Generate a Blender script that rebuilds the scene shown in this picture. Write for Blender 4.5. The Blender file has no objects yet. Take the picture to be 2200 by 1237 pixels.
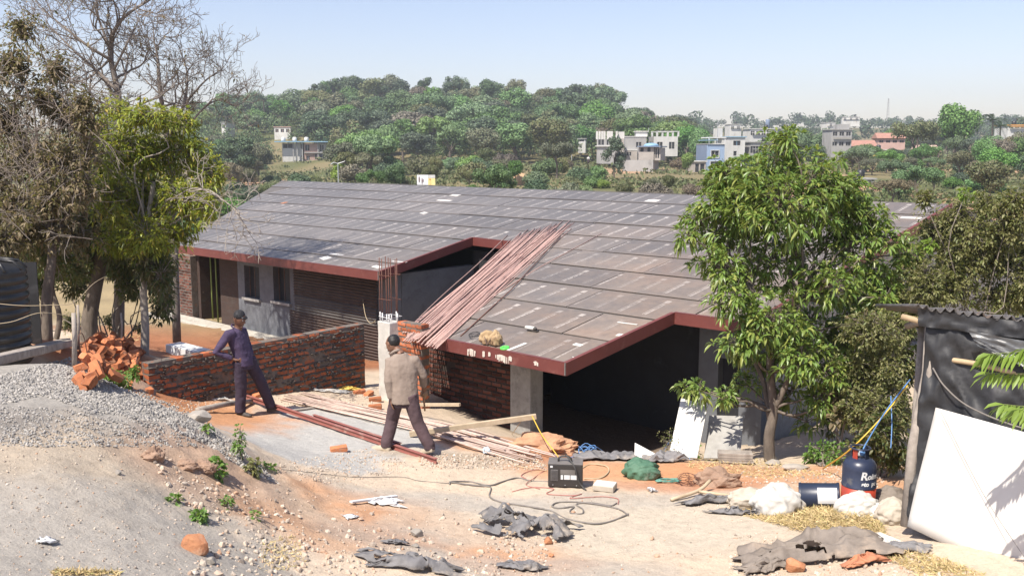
import bpy, bmesh, math, random
import numpy as np
from mathutils import Vector, Matrix, Quaternion
random.seed(7); RNG = np.random.default_rng(7)
SC = bpy.context.scene
COL = SC.collection
# ------------------------------------------------------------------ camera, sky, sun, exposure
F = 2050.0; CX, CY, HY = 1100.0, 618.5, 327.0
PITCH = math.atan((CY - HY) / F)
CAM = np.array([0.0, 0.0, 4.6])
cam = bpy.data.objects.new('camera', bpy.data.cameras.new('camera'))
COL.objects.link(cam); SC.camera = cam
cam.data.sensor_width = 36.0; cam.data.lens = 36.0 * F / 2200.0
cam.data.clip_start = 0.1; cam.data.clip_end = 6000
cam.location = CAM; cam.rotation_euler = (math.pi / 2 - PITCH, 0, 0)
SUN_H = np.array([-0.62, -0.785]); SUN_EL = math.radians(56)
w = bpy.data.worlds.new('World'); SC.world = w; w.use_nodes = True
nt = w.node_tree; bg = nt.nodes['Background']
sky = nt.nodes.new('ShaderNodeTexSky'); sky.sky_type = 'NISHITA'; sky.sun_disc = False
sky.sun_elevation = SUN_EL; sky.sun_rotation = math.atan2(SUN_H[0], SUN_H[1])
sky.air_density = 1.0; sky.dust_density = 1.0; sky.ozone_density = 1.6
wb = nt.nodes.new('ShaderNodeMix'); wb.data_type = 'RGBA'; wb.blend_type = 'MULTIPLY'; wb.inputs[0].default_value = 1.0; wb.inputs[7].default_value = (1.0, .88, .91, 1)   # the camera's white balance
nt.links.new(sky.outputs[0], wb.inputs[6]); nt.links.new(wb.outputs[2], bg.inputs[0]); bg.inputs[1].default_value = 0.122
sl = bpy.data.lights.new('sun', 'SUN'); sl.energy = 4.8; sl.angle = math.radians(0.53); sl.color = (1.0, 0.93, 0.82)
so = bpy.data.objects.new('sun', sl); COL.objects.link(so)
_sv = Vector((SUN_H[0] * math.cos(SUN_EL), SUN_H[1] * math.cos(SUN_EL), math.sin(SUN_EL)))
so.rotation_euler = _sv.to_track_quat('Z', 'Y').to_euler(); so.location = (-20, -25, 40)
SC.view_settings.view_transform = 'Standard'; SC.view_settings.look = 'None'
SC.view_settings.gamma = 1.0; SC.view_settings.exposure = 0.70; SC.view_settings.use_curve_mapping = False
SC.cycles.max_bounces = 7; SC.cycles.transparent_max_bounces = 8; SC.cycles.use_denoising = True
SC.cycles.volume_bounces = 0

# ------------------------------------------------------------------ measuring helpers (photo pixel -> place)
_c, _s = math.cos(PITCH), math.sin(PITCH)
def ray(px, py):
    x = (px - CX) / F; y = -(py - CY) / F
    return np.array([x, _c + _s * y, -_s + _c * y])
def P(px, py, d): return CAM + ray(px, py) * d
def V(p): return Vector((float(p[0]), float(p[1]), float(p[2])))
A = np.array([-0.73280874, 0.68043468, 0.0])          # along the eaves, to the left and away
NH = np.array([0.68043468, 0.73280874, 0.0])          # into the building
UP = np.array([0, 0, 1.0])
def roofd(px, py): return 10935.0 / (py - 187 + 0.124 * px)
def R(px, py): return P(px, py, roofd(px, py))
O5 = R(1216, 783)                                      # near corner of the roof
RN = np.array([-0.11865521, -0.12773282, 0.98468537])  # roof normal
VV = np.cross(A, RN); VV = VV if VV[2] > 0 else -VV    # up the slope
def B(a, n, z): return np.array([O5[0], O5[1], 0]) + A * a + NH * n + UP * z
def roofz(a, n): return O5[2] + n * VV[2] / float(VV @ NH)
def W(px, py, n):
    "where the line of sight through a pixel meets the upright plane n -> (a, z)"
    r = ray(px, py); t = (n + NH @ np.array([O5[0], O5[1], 0])) / (NH @ r)
    q = CAM + r * t
    return float(A @ (q - np.array([O5[0], O5[1], 0]))), float(q[2])

# ------------------------------------------------------------------ noise
def _h(ix, iy, s):
    n = (ix.astype(np.int64) * 374761393 + iy.astype(np.int64) * 668265263 + s * 1274126177) & 0xFFFFFFFF
    n = ((n ^ (n >> 13)) * 1274126177) & 0xFFFFFFFF
    return ((n ^ (n >> 16)) & 0xFFFF) / 65535.0
def vn(x, y, s=0):
    x = np.asarray(x, float); y = np.asarray(y, float)
    ix, iy = np.floor(x), np.floor(y); fx, fy = x - ix, y - iy
    fx = fx * fx * (3 - 2 * fx); fy = fy * fy * (3 - 2 * fy)
    a, b = _h(ix, iy, s), _h(ix + 1, iy, s); c, d = _h(ix, iy + 1, s), _h(ix + 1, iy + 1, s)
    return (a * (1 - fx) + b * fx) * (1 - fy) + (c * (1 - fx) + d * fx) * fy
def fbm(x, y, o=4, s=0):
    t = 0; a = 0.5
    for i in range(o): t = t + a * vn(x * 2 ** i, y * 2 ** i, s + i * 17); a *= 0.5
    return t
def sstep(a, b, x):
    t = np.clip((np.asarray(x, float) - a) / (b - a), 0, 1); return t * t * (3 - 2 * t)

# ------------------------------------------------------------------ ground height
CTRL = []
for q in [(0,1237,6.0),(0,1100,7.0),(0,950,8.2),(0,830,9.6),(140,775,10.6),(60,800,10),(150,900,8.9),(250,870,9.6),(420,920,10.0),
          (550,1025,9.8),(200,1050,7.6),(350,1060,8.3),(420,1190,7.3),(200,1237,6.5),(600,1237,7.9),(500,1120,8.4),(620,1090,9.6),
          (800,1170,9.0),(700,1060,10.6),(600,960,12.8),(760,1000,12.0),(530,892,15.2),(700,900,15),(850,968,13.2),(930,975,13.0),
          (1000,1040,11.9),(1213,1050,11.7),(1100,1150,9.9),(1100,1237,8.7),(1400,1150,10),(1600,1237,8.7),(1400,1040,12),(1600,1020,12.7),
          (1500,990,13.4),(1350,990,13.2),(1205,1000,13.2),(1655,995,13.6),(1780,1020,12.3),(1850,1100,10.5),(1960,1130,9.6),(2150,1237,8.0),
          (2200,1100,10),(2000,1000,12.5),(1150,962,14.4),(1125,945,15.2),(1050,935,15.0),(960,905,15.4),(800,850,17.6),(790,835,18.3),
          (620,857,16.5),(400,860,15.5),(325,850,14.7),(300,835,13.9),(240,835,13.4),(310,760,16.3),(200,735,16.0),(100,725,14),(0,765,13),
          (400,790,19),(350,765,21),(450,770,22),(230,690,30),(230,640,38),(230,600,46),(1900,900,16),(2100,800,19),(1480,560,45)]:
    CTRL.append(P(*q))
for a in (-1.2, 1.5, 4.5, 8, 12, 16):
    for n in (2.2, 5, 9, 14, 19):
        if n < 3 and a > 3: continue
        CTRL.append(B(a, n, -0.6))
for a, n, z in [(9, 1.6, -.3), (12, 1.6, -.3), (15, 1.4, -.25), (6.5, 3.5, -.4), (4.5, 2.0, -.1), (2.5, .9, -.25), (.4, 1.2, -.45), (-1.2, 2.2, -.2), (-3, 4, .1), (-4, 9, .2), (20, 6, -.5)]:
    CTRL.append(B(a, n, z))
for q in [(0, 0, 2.7), (-6, 0, 2.6), (6, 0, 2.2), (0, -20, 3), (-12, -20, 3), (12, -20, 2.6), (9, 8, 1.2), (12, 14, .6), (14, 25, .2), (-12, 8, 2.4), (-13, 16, 1.6), (-16, 28, -.2), (-25, 45, -1.3), (25, 45, -.6), (0, 50, -1.0),
          (-4.7, 12.6, 1.0), (-5.6, 12.4, 1.25), (-3.6, 12.6, .75)]:
    CTRL.append(np.array(q, float))
CTRL = np.array(CTRL)
def _rbf_fit():
    d = np.hypot(CTRL[:, None, 0] - CTRL[None, :, 0], CTRL[:, None, 1] - CTRL[None, :, 1])
    n = len(CTRL); M = np.zeros((n + 3, n + 3)); M[:n, :n] = d - 0.02 * np.eye(n)
    M[:n, n] = M[n, :n] = 1; M[:n, n + 1] = M[n + 1, :n] = CTRL[:, 0]; M[:n, n + 2] = M[n + 2, :n] = CTRL[:, 1]
    return np.linalg.solve(M, np.r_[CTRL[:, 2], 0, 0, 0])
_RW = _rbf_fit()
def _rbf(x, y):
    n = len(CTRL); out = np.full(x.shape, _RW[n]) + _RW[n + 1] * x + _RW[n + 2] * y
    for i in range(n): out += _RW[i] * np.hypot(x - CTRL[i, 0], y - CTRL[i, 1])
    return out
GX0, GY0, GR = -30.0, -24.0, 0.125
_gx = GX0 + GR * np.arange(481); _gy = GY0 + GR * np.arange(801)
_GG = _rbf(*np.meshgrid(_gx, _gy))
_k = np.array([1, 2, 1]) / 4.0
for _ in range(2):
    _GG[1:-1] = _k[0] * _GG[:-2] + _k[1] * _GG[1:-1] + _k[2] * _GG[2:]; _GG[:, 1:-1] = _k[0] * _GG[:, :-2] + _k[1] * _GG[:, 1:-1] + _k[2] * _GG[:, 2:]
RIDGE = np.array([(-400, 8), (300, 11), (460, 14), (600, 16), (690, 18), (740, 20), (860, 20.5), (1030, 19), (1200, 17.5), (1300, 16.5), (1400, 9.5), (1500, 5.5), (1650, 4), (2600, 4)], float)
def far_z(x, y):
    b = CX + x / np.maximum(y, 1) * F
    zv = -1.2 + 1.6 * sstep(60, 140, y) + 0.8 * sstep(140, 220, y)
    zl = -1.2 + 0.6 * sstep(60, 200, y)
    zv = zv + (zl - zv) * sstep(820, 640, b)
    zv = zv + 1.5 * sstep(1500, 1900, b) * sstep(120, 250, y)
    hr = np.interp(b, RIDGE[:, 0], RIDGE[:, 1])
    z = zv + sstep(215, 385, y) * (hr - zv)
    z = z + sstep(430, 800, y) * (24 - hr)
    return z + 1.2 * (fbm(x / 40, y / 40, 3, 5) - .45) * sstep(70, 150, y)
def gz(x, y, fine=True):
    x = np.atleast_1d(np.asarray(x, float)); y = np.atleast_1d(np.asarray(y, float))
    fx = np.clip((x - GX0) / GR, 0, 479.999); fy = np.clip((y - GY0) / GR, 0, 799.999)
    ix, iy = fx.astype(int), fy.astype(int); fx -= ix; fy -= iy
    zn = (_GG[iy, ix] * (1 - fx) + _GG[iy, ix + 1] * fx) * (1 - fy) + (_GG[iy + 1, ix] * (1 - fx) + _GG[iy + 1, ix + 1] * fx) * fy
    t = np.maximum(sstep(48, 70, y), sstep(22, 29, np.abs(x)))
    z = zn * (1 - t) + far_z(x, y) * t
    if fine:
        mound = np.exp(-(((x + 3.0) / 1.3) ** 2 + ((y - 9.3) / 1.6) ** 2))
        k = sstep(60, 30, y)
        z = z + k * (.09 * (fbm(x * 1.1, y * 1.1, 4, 3) - .47) + (.032 + .09 * mound) * (fbm(x * 5, y * 5, 3, 9) - .45) + .012 * (vn(x * 17, y * 17, 4) - .5))
        z = z + mound * .10 * (np.abs(fbm(x * 2.6, y * 2.6, 3, 31) - .45) * 3 - .4)
    return z
def g1(x, y): return float(gz(x, y)[0])
_DS = np.concatenate([np.arange(3, 30, .15), np.arange(30, 80, .5)])
def T(px, py, dz=0.0):
    "where the line of sight through a pixel meets the ground"
    r = ray(px, py); q = CAM[None] + r[None] * _DS[:, None]
    under = gz(q[:, 0], q[:, 1]) >= q[:, 2]
    i = int(np.argmax(under)) if under.any() else len(_DS) - 1
    t = np.linspace(_DS[max(i - 1, 0)], _DS[i], 12); q = CAM[None] + r[None] * t[:, None]; u = gz(q[:, 0], q[:, 1]) >= q[:, 2]
    p = q[int(np.argmax(u)) if u.any() else -1].copy(); p[2] = g1(p[0], p[1]) + dz
    return p
def Tm(pxs, pys):
    "the same for many pixels at once"
    x = (pxs - CX) / F; y = -(pys - CY) / F
    r = np.stack([x, _c + _s * y, -_s + _c * y], 1); t = np.full(len(pxs), 4.0); done = np.zeros(len(pxs), bool)
    for _ in range(130):
        k = np.where(~done)[0]
        if not len(k): break
        q = CAM + r[k] * t[k][:, None]; u = gz(q[:, 0], q[:, 1], False) >= q[:, 2]; done[k[u]] = True; t[k[~u]] += .16
    lo, hi = t - .25, t + .1
    for _ in range(5):
        md = (lo + hi) / 2; q = CAM + r * md[:, None]; u = gz(q[:, 0], q[:, 1]) >= q[:, 2]; hi = np.where(u, md, hi); lo = np.where(u, lo, md)
    t = hi; q = CAM + r * t[:, None]; q[:, 2] = gz(q[:, 0], q[:, 1]); return q[done]

# ------------------------------------------------------------------ materials
MATS = {}
def nodes(name):
    m = bpy.data.materials.new(name); m.use_nodes = True
    return m, m.node_tree, m.node_tree.nodes['Principled BSDF']
def N(nt, t, **kw):
    n = nt.nodes.new(t)
    for k, v in kw.items(): setattr(n, k, v)
    return n
def sock(nt, dst, v):
    if isinstance(v, bpy.types.NodeSocket): nt.links.new(v, dst)
    else: dst.default_value = v
def MA(nt, op, a, b=0.0, c=None, clamp=False):
    n = N(nt, 'ShaderNodeMath', operation=op, use_clamp=clamp); sock(nt, n.inputs[0], a); sock(nt, n.inputs[1], b)
    if c is not None: sock(nt, n.inputs[2], c)
    return n.outputs[0]
def MIX(nt, f, a, b, blend='MIX'):
    n = N(nt, 'ShaderNodeMix', data_type='RGBA', blend_type=blend); sock(nt, n.inputs[0], f)
    for i, v in ((6, a), (7, b)):
        if isinstance(v, (tuple, list)): v = (*v[:3], 1)
        sock(nt, n.inputs[i], v)
    return n.outputs[2]
def RAMP(nt, f, stops):
    n = N(nt, 'ShaderNodeValToRGB'); nt.links.new(f, n.inputs[0]); e = n.color_ramp.elements
    while len(e) < len(stops): e.new(0.5)
    for i, (p, c) in enumerate(stops): e[i].position = p; e[i].color = (*c, 1)
    return n.outputs[0]
def NOISE(nt, co, scale, detail=4.0, rough=0.6):
    n = N(nt, 'ShaderNodeTexNoise'); n.inputs['Scale'].default_value = scale; n.inputs['Detail'].default_value = detail; n.inputs['Roughness'].default_value = rough
    nt.links.new(co, n.inputs['Vector']); return n.outputs['Fac']
def BUMP(nt, bsdf, h, dist=.01, strength=.6):
    n = N(nt, 'ShaderNodeBump'); n.inputs['Distance'].default_value = dist; n.inputs['Strength'].default_value = strength
    nt.links.new(h, n.inputs['Height']); nt.links.new(n.outputs[0], bsdf.inputs['Normal'])
def GEOPOS(nt): return N(nt, 'ShaderNodeNewGeometry').outputs['Position']
def OBJCO(nt): return N(nt, 'ShaderNodeTexCoord').outputs['Object']
def ORAND(nt): return N(nt, 'ShaderNodeObjectInfo').outputs['Random']
def PM(name, c1, c2=None, rough=.8, scale=8.0, bump=.004, bscale=None, metal=0.0, orand=0.0, c3=None, s3=1.3, t3=(.55, .7), spec=.5, stretch=None):
    "a worn, two-or-three tone surface: c1-c2 by noise, blotches of c3, brightness change from object to object"
    m, nt, b = nodes(name); co = OBJCO(nt)
    if stretch:
        mp = N(nt, 'ShaderNodeMapping'); mp.inputs['Scale'].default_value = stretch; nt.links.new(co, mp.inputs[0]); co = mp.outputs[0]
    c2 = c2 or tuple(v * .7 for v in c1)
    f = NOISE(nt, co, scale, 6); col = RAMP(nt, f, [(.34, c1), (.66, c2)])
    if c3:
        f3 = NOISE(nt, co, s3, 5, .7); t = N(nt, 'ShaderNodeMapRange'); nt.links.new(f3, t.inputs[0]); t.inputs[1].default_value = t3[0]; t.inputs[2].default_value = t3[1]
        col = MIX(nt, t.outputs[0], col, c3)
    if orand:
        v = MA(nt, 'MULTIPLY_ADD', ORAND(nt), 2 * orand, 1 - orand); col = MIX(nt, 1.0, col, (1, 1, 1), 'MULTIPLY')
        hs = N(nt, 'ShaderNodeHueSaturation'); nt.links.new(col, hs.inputs['Color']); nt.links.new(v, hs.inputs['Value']); col = hs.outputs[0]
    nt.links.new(col, b.inputs['Base Color']); b.inputs['Roughness'].default_value = rough; b.inputs['Metallic'].default_value = metal
    b.inputs['Specular IOR Level'].default_value = spec
    if bump: BUMP(nt, b, NOISE(nt, co, bscale or scale * 4, 5), bump, .8)
    MATS[name] = m; return m
def LEAF(name, cols, trans=.35, rough=.45, orand=.0, hue=.0):
    m, nt, b = nodes(name); g = N(nt, 'ShaderNodeNewGeometry')
    stops = [(i / (len(cols) - 1) if len(cols) > 1 else 0, c) for i, c in enumerate(cols)]
    col = RAMP(nt, g.outputs['Random Per Island'], stops)
    if orand or hue:
        r = ORAND(nt); hs = N(nt, 'ShaderNodeHueSaturation'); nt.links.new(col, hs.inputs['Color'])
        nt.links.new(MA(nt, 'MULTIPLY_ADD', r, 2 * orand, 1 - orand), hs.inputs['Value'])
        r2 = MA(nt, 'FRACT', MA(nt, 'MULTIPLY', r, 17.3)); nt.links.new(MA(nt, 'MULTIPLY_ADD', r2, 2 * hue, .5 - hue), hs.inputs['Hue'])
        r3 = MA(nt, 'FRACT', MA(nt, 'MULTIPLY', r, 53.7)); nt.links.new(MA(nt, 'MULTIPLY_ADD', r3, .5, .62), hs.inputs['Saturation']); col = hs.outputs[0]
    nt.links.new(col, b.inputs['Base Color']); b.inputs['Roughness'].default_value = rough
    t = N(nt, 'ShaderNodeBsdfTranslucent'); nt.links.new(MIX(nt, .5, col, (.35, .42, .05)) if trans > .2 else col, t.inputs[0])
    mx = N(nt, 'ShaderNodeMixShader'); mx.inputs[0].default_value = trans
    nt.links.new(b.outputs[0], mx.inputs[1]); nt.links.new(t.outputs[0], mx.inputs[2])
    nt.links.new(mx.outputs[0], nt.nodes['Material Output'].inputs[0]); MATS[name] = m; return m

PM('concrete', (.36, .35, .33), (.27, .26, .245), .9, 5, .004, 40, c3=(.2, .19, .18), s3=2.2)
PM('concrete_pale', (.55, .53, .49), (.42, .40, .37), .9, 6, .003, 40, c3=(.3, .28, .25), s3=2)
PM('plaster_grey', (.150, .160, .178), (.115, .122, .136), .9, 3, .003, 25, c3=(.075, .078, .085), s3=1.4)
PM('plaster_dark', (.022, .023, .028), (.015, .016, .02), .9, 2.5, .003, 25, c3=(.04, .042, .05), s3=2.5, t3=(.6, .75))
PM('plinth', (.50, .47, .41), (.38, .35, .30), .9, 5, .004, 30, c3=(.20, .17, .14), s3=3, stretch=(1.6, 1.6, .5))
PM('soil_floor', (.07, .05, .04), (.045, .034, .028), .95, 4, .01, 20)
PM('brick', (.39, .125, .055), (.28, .085, .042), .95, 14, .005, 60, orand=.45, c3=(.16, .13, .11), s3=7, t3=(.52, .66), spec=.2)
PM('brick_shade', (.15, .05, .032), (.10, .036, .026), .95, 14, .005, 60, orand=.6, c3=(.08, .065, .058), s3=7, t3=(.45, .6), spec=.2)  # darker copy of brick, shade of porch and pier put into its colour
PM('brick_loose', (.47, .185, .085), (.36, .125, .06), .95, 14, .006, 50, orand=.35, c3=(.40, .30, .22), s3=8, t3=(.55, .75), spec=.2)
PM('mortar', (.165, .14, .12), (.105, .09, .078), .95, 12, .012, 22, c3=(.26, .13, .075), s3=5)
PM('fascia', (.155, .042, .035), (.125, .034, .029), .55, 2.2, .001, 30, c3=(.20, .085, .07), s3=3.5, t3=(.58, .8))
PM('paint_drip', (.62, .55, .48), (.5, .44, .38), .8, 20, .001)
PM('steel_red', (.30, .115, .095), (.25, .09, .075), .6, 9, .001, 60, c3=(.40, .27, .22), s3=4)
PM('rebar', (.45, .31, .27), (.36, .22, .19), .75, 14, .0015, 120, orand=.28, c3=(.20, .10, .085), s3=3, t3=(.58, .7))
PM('rebar_dusty', (.52, .41, .35), (.42, .31, .265), .8, 14, .0015, 120, orand=.3, c3=(.26, .16, .135), s3=3, t3=(.6, .72), spec=.2)
PM('rebar_rust', (.15, .065, .045), (.10, .045, .035), .8, 20, .001, 120)
PM('timber', (.50, .40, .28), (.38, .30, .20), .85, 7, .003, 30, stretch=(1, 1, 1), orand=.1)
PM('timber_grey', (.34, .30, .26), (.22, .19, .165), .9, 9, .005, 30, orand=.12, c3=(.42, .38, .33), s3=3)
PM('bamboo', (.46, .35, .22), (.36, .26, .15), .6, 6, .002, 30)
PM('rust_sheet', (.075, .048, .038), (.048, .031, .026), .7, 4, .001, 40, c3=(.10, .085, .075), s3=1.8, metal=.1)
PM('grey_sheet', (.10, .09, .084), (.07, .062, .058), .7, 3, .001, 40, c3=(.06, .05, .048), s3=1.2, metal=.1)
PM('white_board', (.62, .605, .575), (.55, .535, .505), .6, 2.2, .0015, 9, c3=(.55, .50, .44), s3=1.6, t3=(.5, .8))
PM('white_paint', (.64, .645, .65), (.54, .545, .55), .7, 6, .001, 40)
PM('whitewash', (.66, .67, .68), (.52, .52, .52), .9, 5, .003, 30, c3=(.35, .30, .26), s3=4)
PM('tarp_black', (.022, .023, .026), (.015, .015, .017), .58, 4, .004, 14, c3=(.05, .05, .055), s3=3)
PM('tarp_grey', (.19, .185, .19), (.125, .12, .12), .7, 7, .014, 16, c3=(.36, .31, .26), s3=3, orand=.12)
PM('tarp_brown', (.23, .195, .165), (.15, .125, .105), .8, 5, .014, 14, c3=(.33, .26, .2), s3=2)
PM('sack_white', (.54, .525, .49), (.45, .435, .405), .8, 7, .006, 22, c3=(.46, .41, .35), s3=3, t3=(.52, .75))
PM('sack_tan', (.46, .41, .34), (.36, .31, .25), .85, 5, .004, 40)
PM('sack_green', (.075, .165, .105), (.05, .12, .075), .7, 5, .004, 40, c3=(.2, .26, .2), s3=4)
PM('rag_orange', (.44, .19, .10), (.34, .14, .08), .9, 6, .004, 30)
PM('drum_blue', (.022, .032, .062), (.018, .026, .05), .4, 5, .0005, 30)
PM('cyl_blue', (.020, .028, .060), (.03, .038, .065), .35, 5, .0008, 60, c3=(.11, .105, .10), s3=5)
PM('cyl_red', (.40, .05, .025), (.32, .04, .022), .45, 5, .0008, 60, c3=(.22, .06, .04), s3=5)
PM('machine', (.036, .032, .030), (.028, .025, .024), .5, 6, .0005, 60, c3=(.09, .08, .07), s3=3)
PM('machine_top', (.17, .155, .145), (.12, .11, .10), .6, 6, .0005, 60)
PM('grille', (.26, .245, .235), (.2, .19, .185), .6, 40, .002, 200)
PM('black_rubber', (.035, .034, .034), (.05, .048, .046), .6, 10, .0005)
PM('cable_grey', (.14, .125, .115), (.20, .18, .16), .7, 10, .0005)
PM('cable_red', (.42, .16, .13), (.36, .14, .12), .6, 10, .0005)
PM('cable_blue', (.12, .26, .52), (.10, .22, .45), .5, 10, .0005)
PM('cable_yellow', (.72, .46, .05), (.62, .40, .06), .5, 10, .0005)
PM('cable_tan', (.50, .40, .26), (.42, .34, .22), .7, 10, .0005)
PM('net_green', (.12, .30, .24), (.08, .22, .18), .7, 10, .001)
PM('tank_black', (.016, .016, .017), (.022, .022, .022), .42, 4, .0008, 40, c3=(.05, .047, .042), s3=2)
PM('tape_green', (.10, .65, .09), (.08, .55, .08), .5, 10, .0005)
PM('bag_tan', (.42, .30, .17), (.32, .22, .12), .85, 8, .004, 50, c3=(.12, .07, .045), s3=6)
PM('bark', (.16, .13, .105), (.09, .072, .058), .95, 12, .012, 30, stretch=(1, 1, .35), c3=(.25, .22, .19), s3=4)
PM('bark_pale', (.36, .32, .275), (.24, .21, .18), .9, 10, .006, 30)
PM('twig', (.21, .18, .155), (.15, .125, .105), .9, 10, .003, 30)
PM('rock', (.33, .30, .265), (.22, .20, .175), .95, 5, .012, 14, orand=.2, c3=(.40, .30, .22), s3=2)
PM('rock_orange', (.46, .22, .115), (.33, .14, .075), .95, 9, .015, 22, orand=.15, c3=(.50, .36, .25), s3=4, t3=(.5, .75), spec=.15)
PM('clod', (.33, .22, .155), (.24, .155, .11), .95, 6, .02, 12)
PM('soil_heap', (.50, .29, .17), (.40, .21, .12), .95, 6, .02, 16)
PM('gravel', (.36, .345, .32), (.25, .24, .225), .9, 3, .004, 30, orand=0)
PM('straw', (.58, .45, .24), (.44, .33, .16), .85, 6, 0)
PM('rust_steel', (.14, .09, .07), (.09, .06, .05), .7, 8, .001)
PM('skin', (.16, .078, .048), (.13, .062, .038), .5, 20, .0008, 90)
PM('skin2', (.22, .11, .068), (.17, .085, .052), .5, 20, .0008, 90)
PM('hair', (.010, .009, .009), (.016, .014, .013), .55, 60, .004, 120)
PM('cap', (.018, .018, .022), (.012, .012, .014), .75, 25, .002, 80, c3=(.16, .16, .18), s3=14, t3=(.6, .66))
PM('shirt_purple', (.066, .045, .095), (.050, .034, .075), .9, 5, .014, 13)
PM('trouser_purple', (.042, .029, .052), (.031, .022, .040), .9, 5, .014, 12, c3=(.11, .085, .11), s3=2.4)
PM('jacket_tan', (.275, .220, .182), (.235, .186, .153), .9, 3, .008, 16, c3=(.19, .148, .122), s3=1.1, t3=(.5, .75), spec=.2)
PM('trouser_brown', (.085, .052, .058), (.065, .040, .045), .9, 5, .014, 12)
PM('shoe_tan', (.45, .38, .29), (.36, .30, .22), .8, 9, .002)
PM('shoe_dark', (.035, .03, .028), (.06, .05, .045), .7, 9, .002)
PM('glove', (.36, .22, .12), (.26, .15, .08), .8, 10, .003)
PM('far_white', (.60, .595, .57), (.48, .475, .455), .8, .8, .01, 4, c3=(.34, .32, .29), s3=.5, t3=(.55, .72), stretch=(1, 1, .4))
PM('far_cement', (.36, .355, .345), (.28, .275, .265), .9, .5, .02, 3, c3=(.20, .19, .18), s3=.5, t3=(.55, .7), stretch=(1, 1, .4))
PM('far_block', (.40, .365, .33), (.32, .29, .26), .9, .6, .02, 3)
PM('far_brick', (.42, .30, .25), (.34, .23, .19), .9, .7, .02, 3)
PM('far_blue', (.30, .40, .55), (.27, .36, .50), .8, .5, .01, 3)
PM('far_blue_dark', (.17, .22, .31), (.15, .19, .27), .8, .5, .01, 3)
PM('far_bluesheet', (.25, .42, .55), (.2, .34, .46), .5, .6, .01, 3)
PM('far_yellow', (.62, .47, .13), (.55, .41, .12), .8, .5, .01, 3)
PM('far_pink', (.52, .35, .30), (.44, .29, .25), .85, .7, .01, 3)
PM('far_tile', (.38, .20, .15), (.30, .16, .12), .9, 1.4, .02, 3)
PM('far_orange', (.66, .36, .10), (.6, .32, .09), .8, .7, .01, 3)
PM('dark_opening', (.03, .032, .036), (.022, .024, .028), .6, 1, 0)
PM('galv', (.45, .47, .48), (.38, .39, .40), .5, 1, 0, metal=.3)
PM('poster_white', (.78, .78, .80), (.70, .68, .74), .7, 1.2, 0, c3=(.55, .35, .33), s3=1.0, t3=(.6, .64))
PM('poster_yellow', (.82, .62, .22), (.80, .70, .35), .7, .9, 0, c3=(.80, .42, .12), s3=1.2, t3=(.6, .64))
PM('haystack', (.52, .34, .20), (.40, .26, .15), .95, 1.5, .04, 5)
LEAF('leaf_mango', [(0.088, 0.157, 0.034), (0.147, 0.242, 0.055), (0.216, 0.313, 0.068), (0.118, 0.204, 0.044), (0.314, 0.344, 0.088), (0.099, 0.173, 0.039), (0.192, 0.218, 0.059)], .32, .38)
LEAF('leaf_yellowgreen', [(0.162, 0.227, 0.032), (0.308, 0.365, 0.041), (0.406, 0.406, 0.049), (0.227, 0.276, 0.041), (0.130, 0.179, 0.032), (0.486, 0.356, 0.065)], .38, .45)
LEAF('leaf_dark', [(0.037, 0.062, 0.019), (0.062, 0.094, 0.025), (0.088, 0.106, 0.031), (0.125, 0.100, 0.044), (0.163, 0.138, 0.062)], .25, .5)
LEAF('leaf_dry', [(0.145, 0.104, 0.059), (0.205, 0.153, 0.090), (0.094, 0.068, 0.041), (0.257, 0.198, 0.117), (0.103, 0.099, 0.041), (0.171, 0.117, 0.063)], .25, .6)
LEAF('leaf_weed', [(.08, .17, .03), (.12, .24, .045), (.18, .28, .07)], .35, .5)
LEAF('leaf_dryolive', [(0.147, 0.142, 0.054), (0.212, 0.200, 0.081), (0.110, 0.126, 0.041), (0.276, 0.263, 0.117), (0.092, 0.126, 0.032), (0.175, 0.158, 0.072)], .28, .55)
LEAF('leaf_bright', [(0.150, 0.247, 0.038), (0.210, 0.315, 0.060), (0.180, 0.270, 0.045)], .4, .45)
LEAF('fol_green', [(0.075, 0.163, 0.040), (0.108, 0.213, 0.049), (0.142, 0.256, 0.063), (0.083, 0.171, 0.042)], .18, .6, .28, .015)
LEAF('fol_dark', [(0.044, 0.089, 0.039), (0.067, 0.116, 0.049), (0.089, 0.135, 0.055)], .12, .6, .22, .012)
LEAF('fol_olive', [(0.108, 0.139, 0.048), (0.148, 0.176, 0.066), (0.125, 0.126, 0.054), (0.182, 0.183, 0.078)], .18, .6, .28, .03)
LEAF('fol_brown', [(0.149, 0.121, 0.075), (0.196, 0.161, 0.103), (0.115, 0.103, 0.063)], .12, .7, .2, .02)
LEAF('fol_lime', [(0.132, 0.220, 0.033), (0.176, 0.286, 0.044), (0.209, 0.308, 0.055)], .25, .5, .2, .03)

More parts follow.
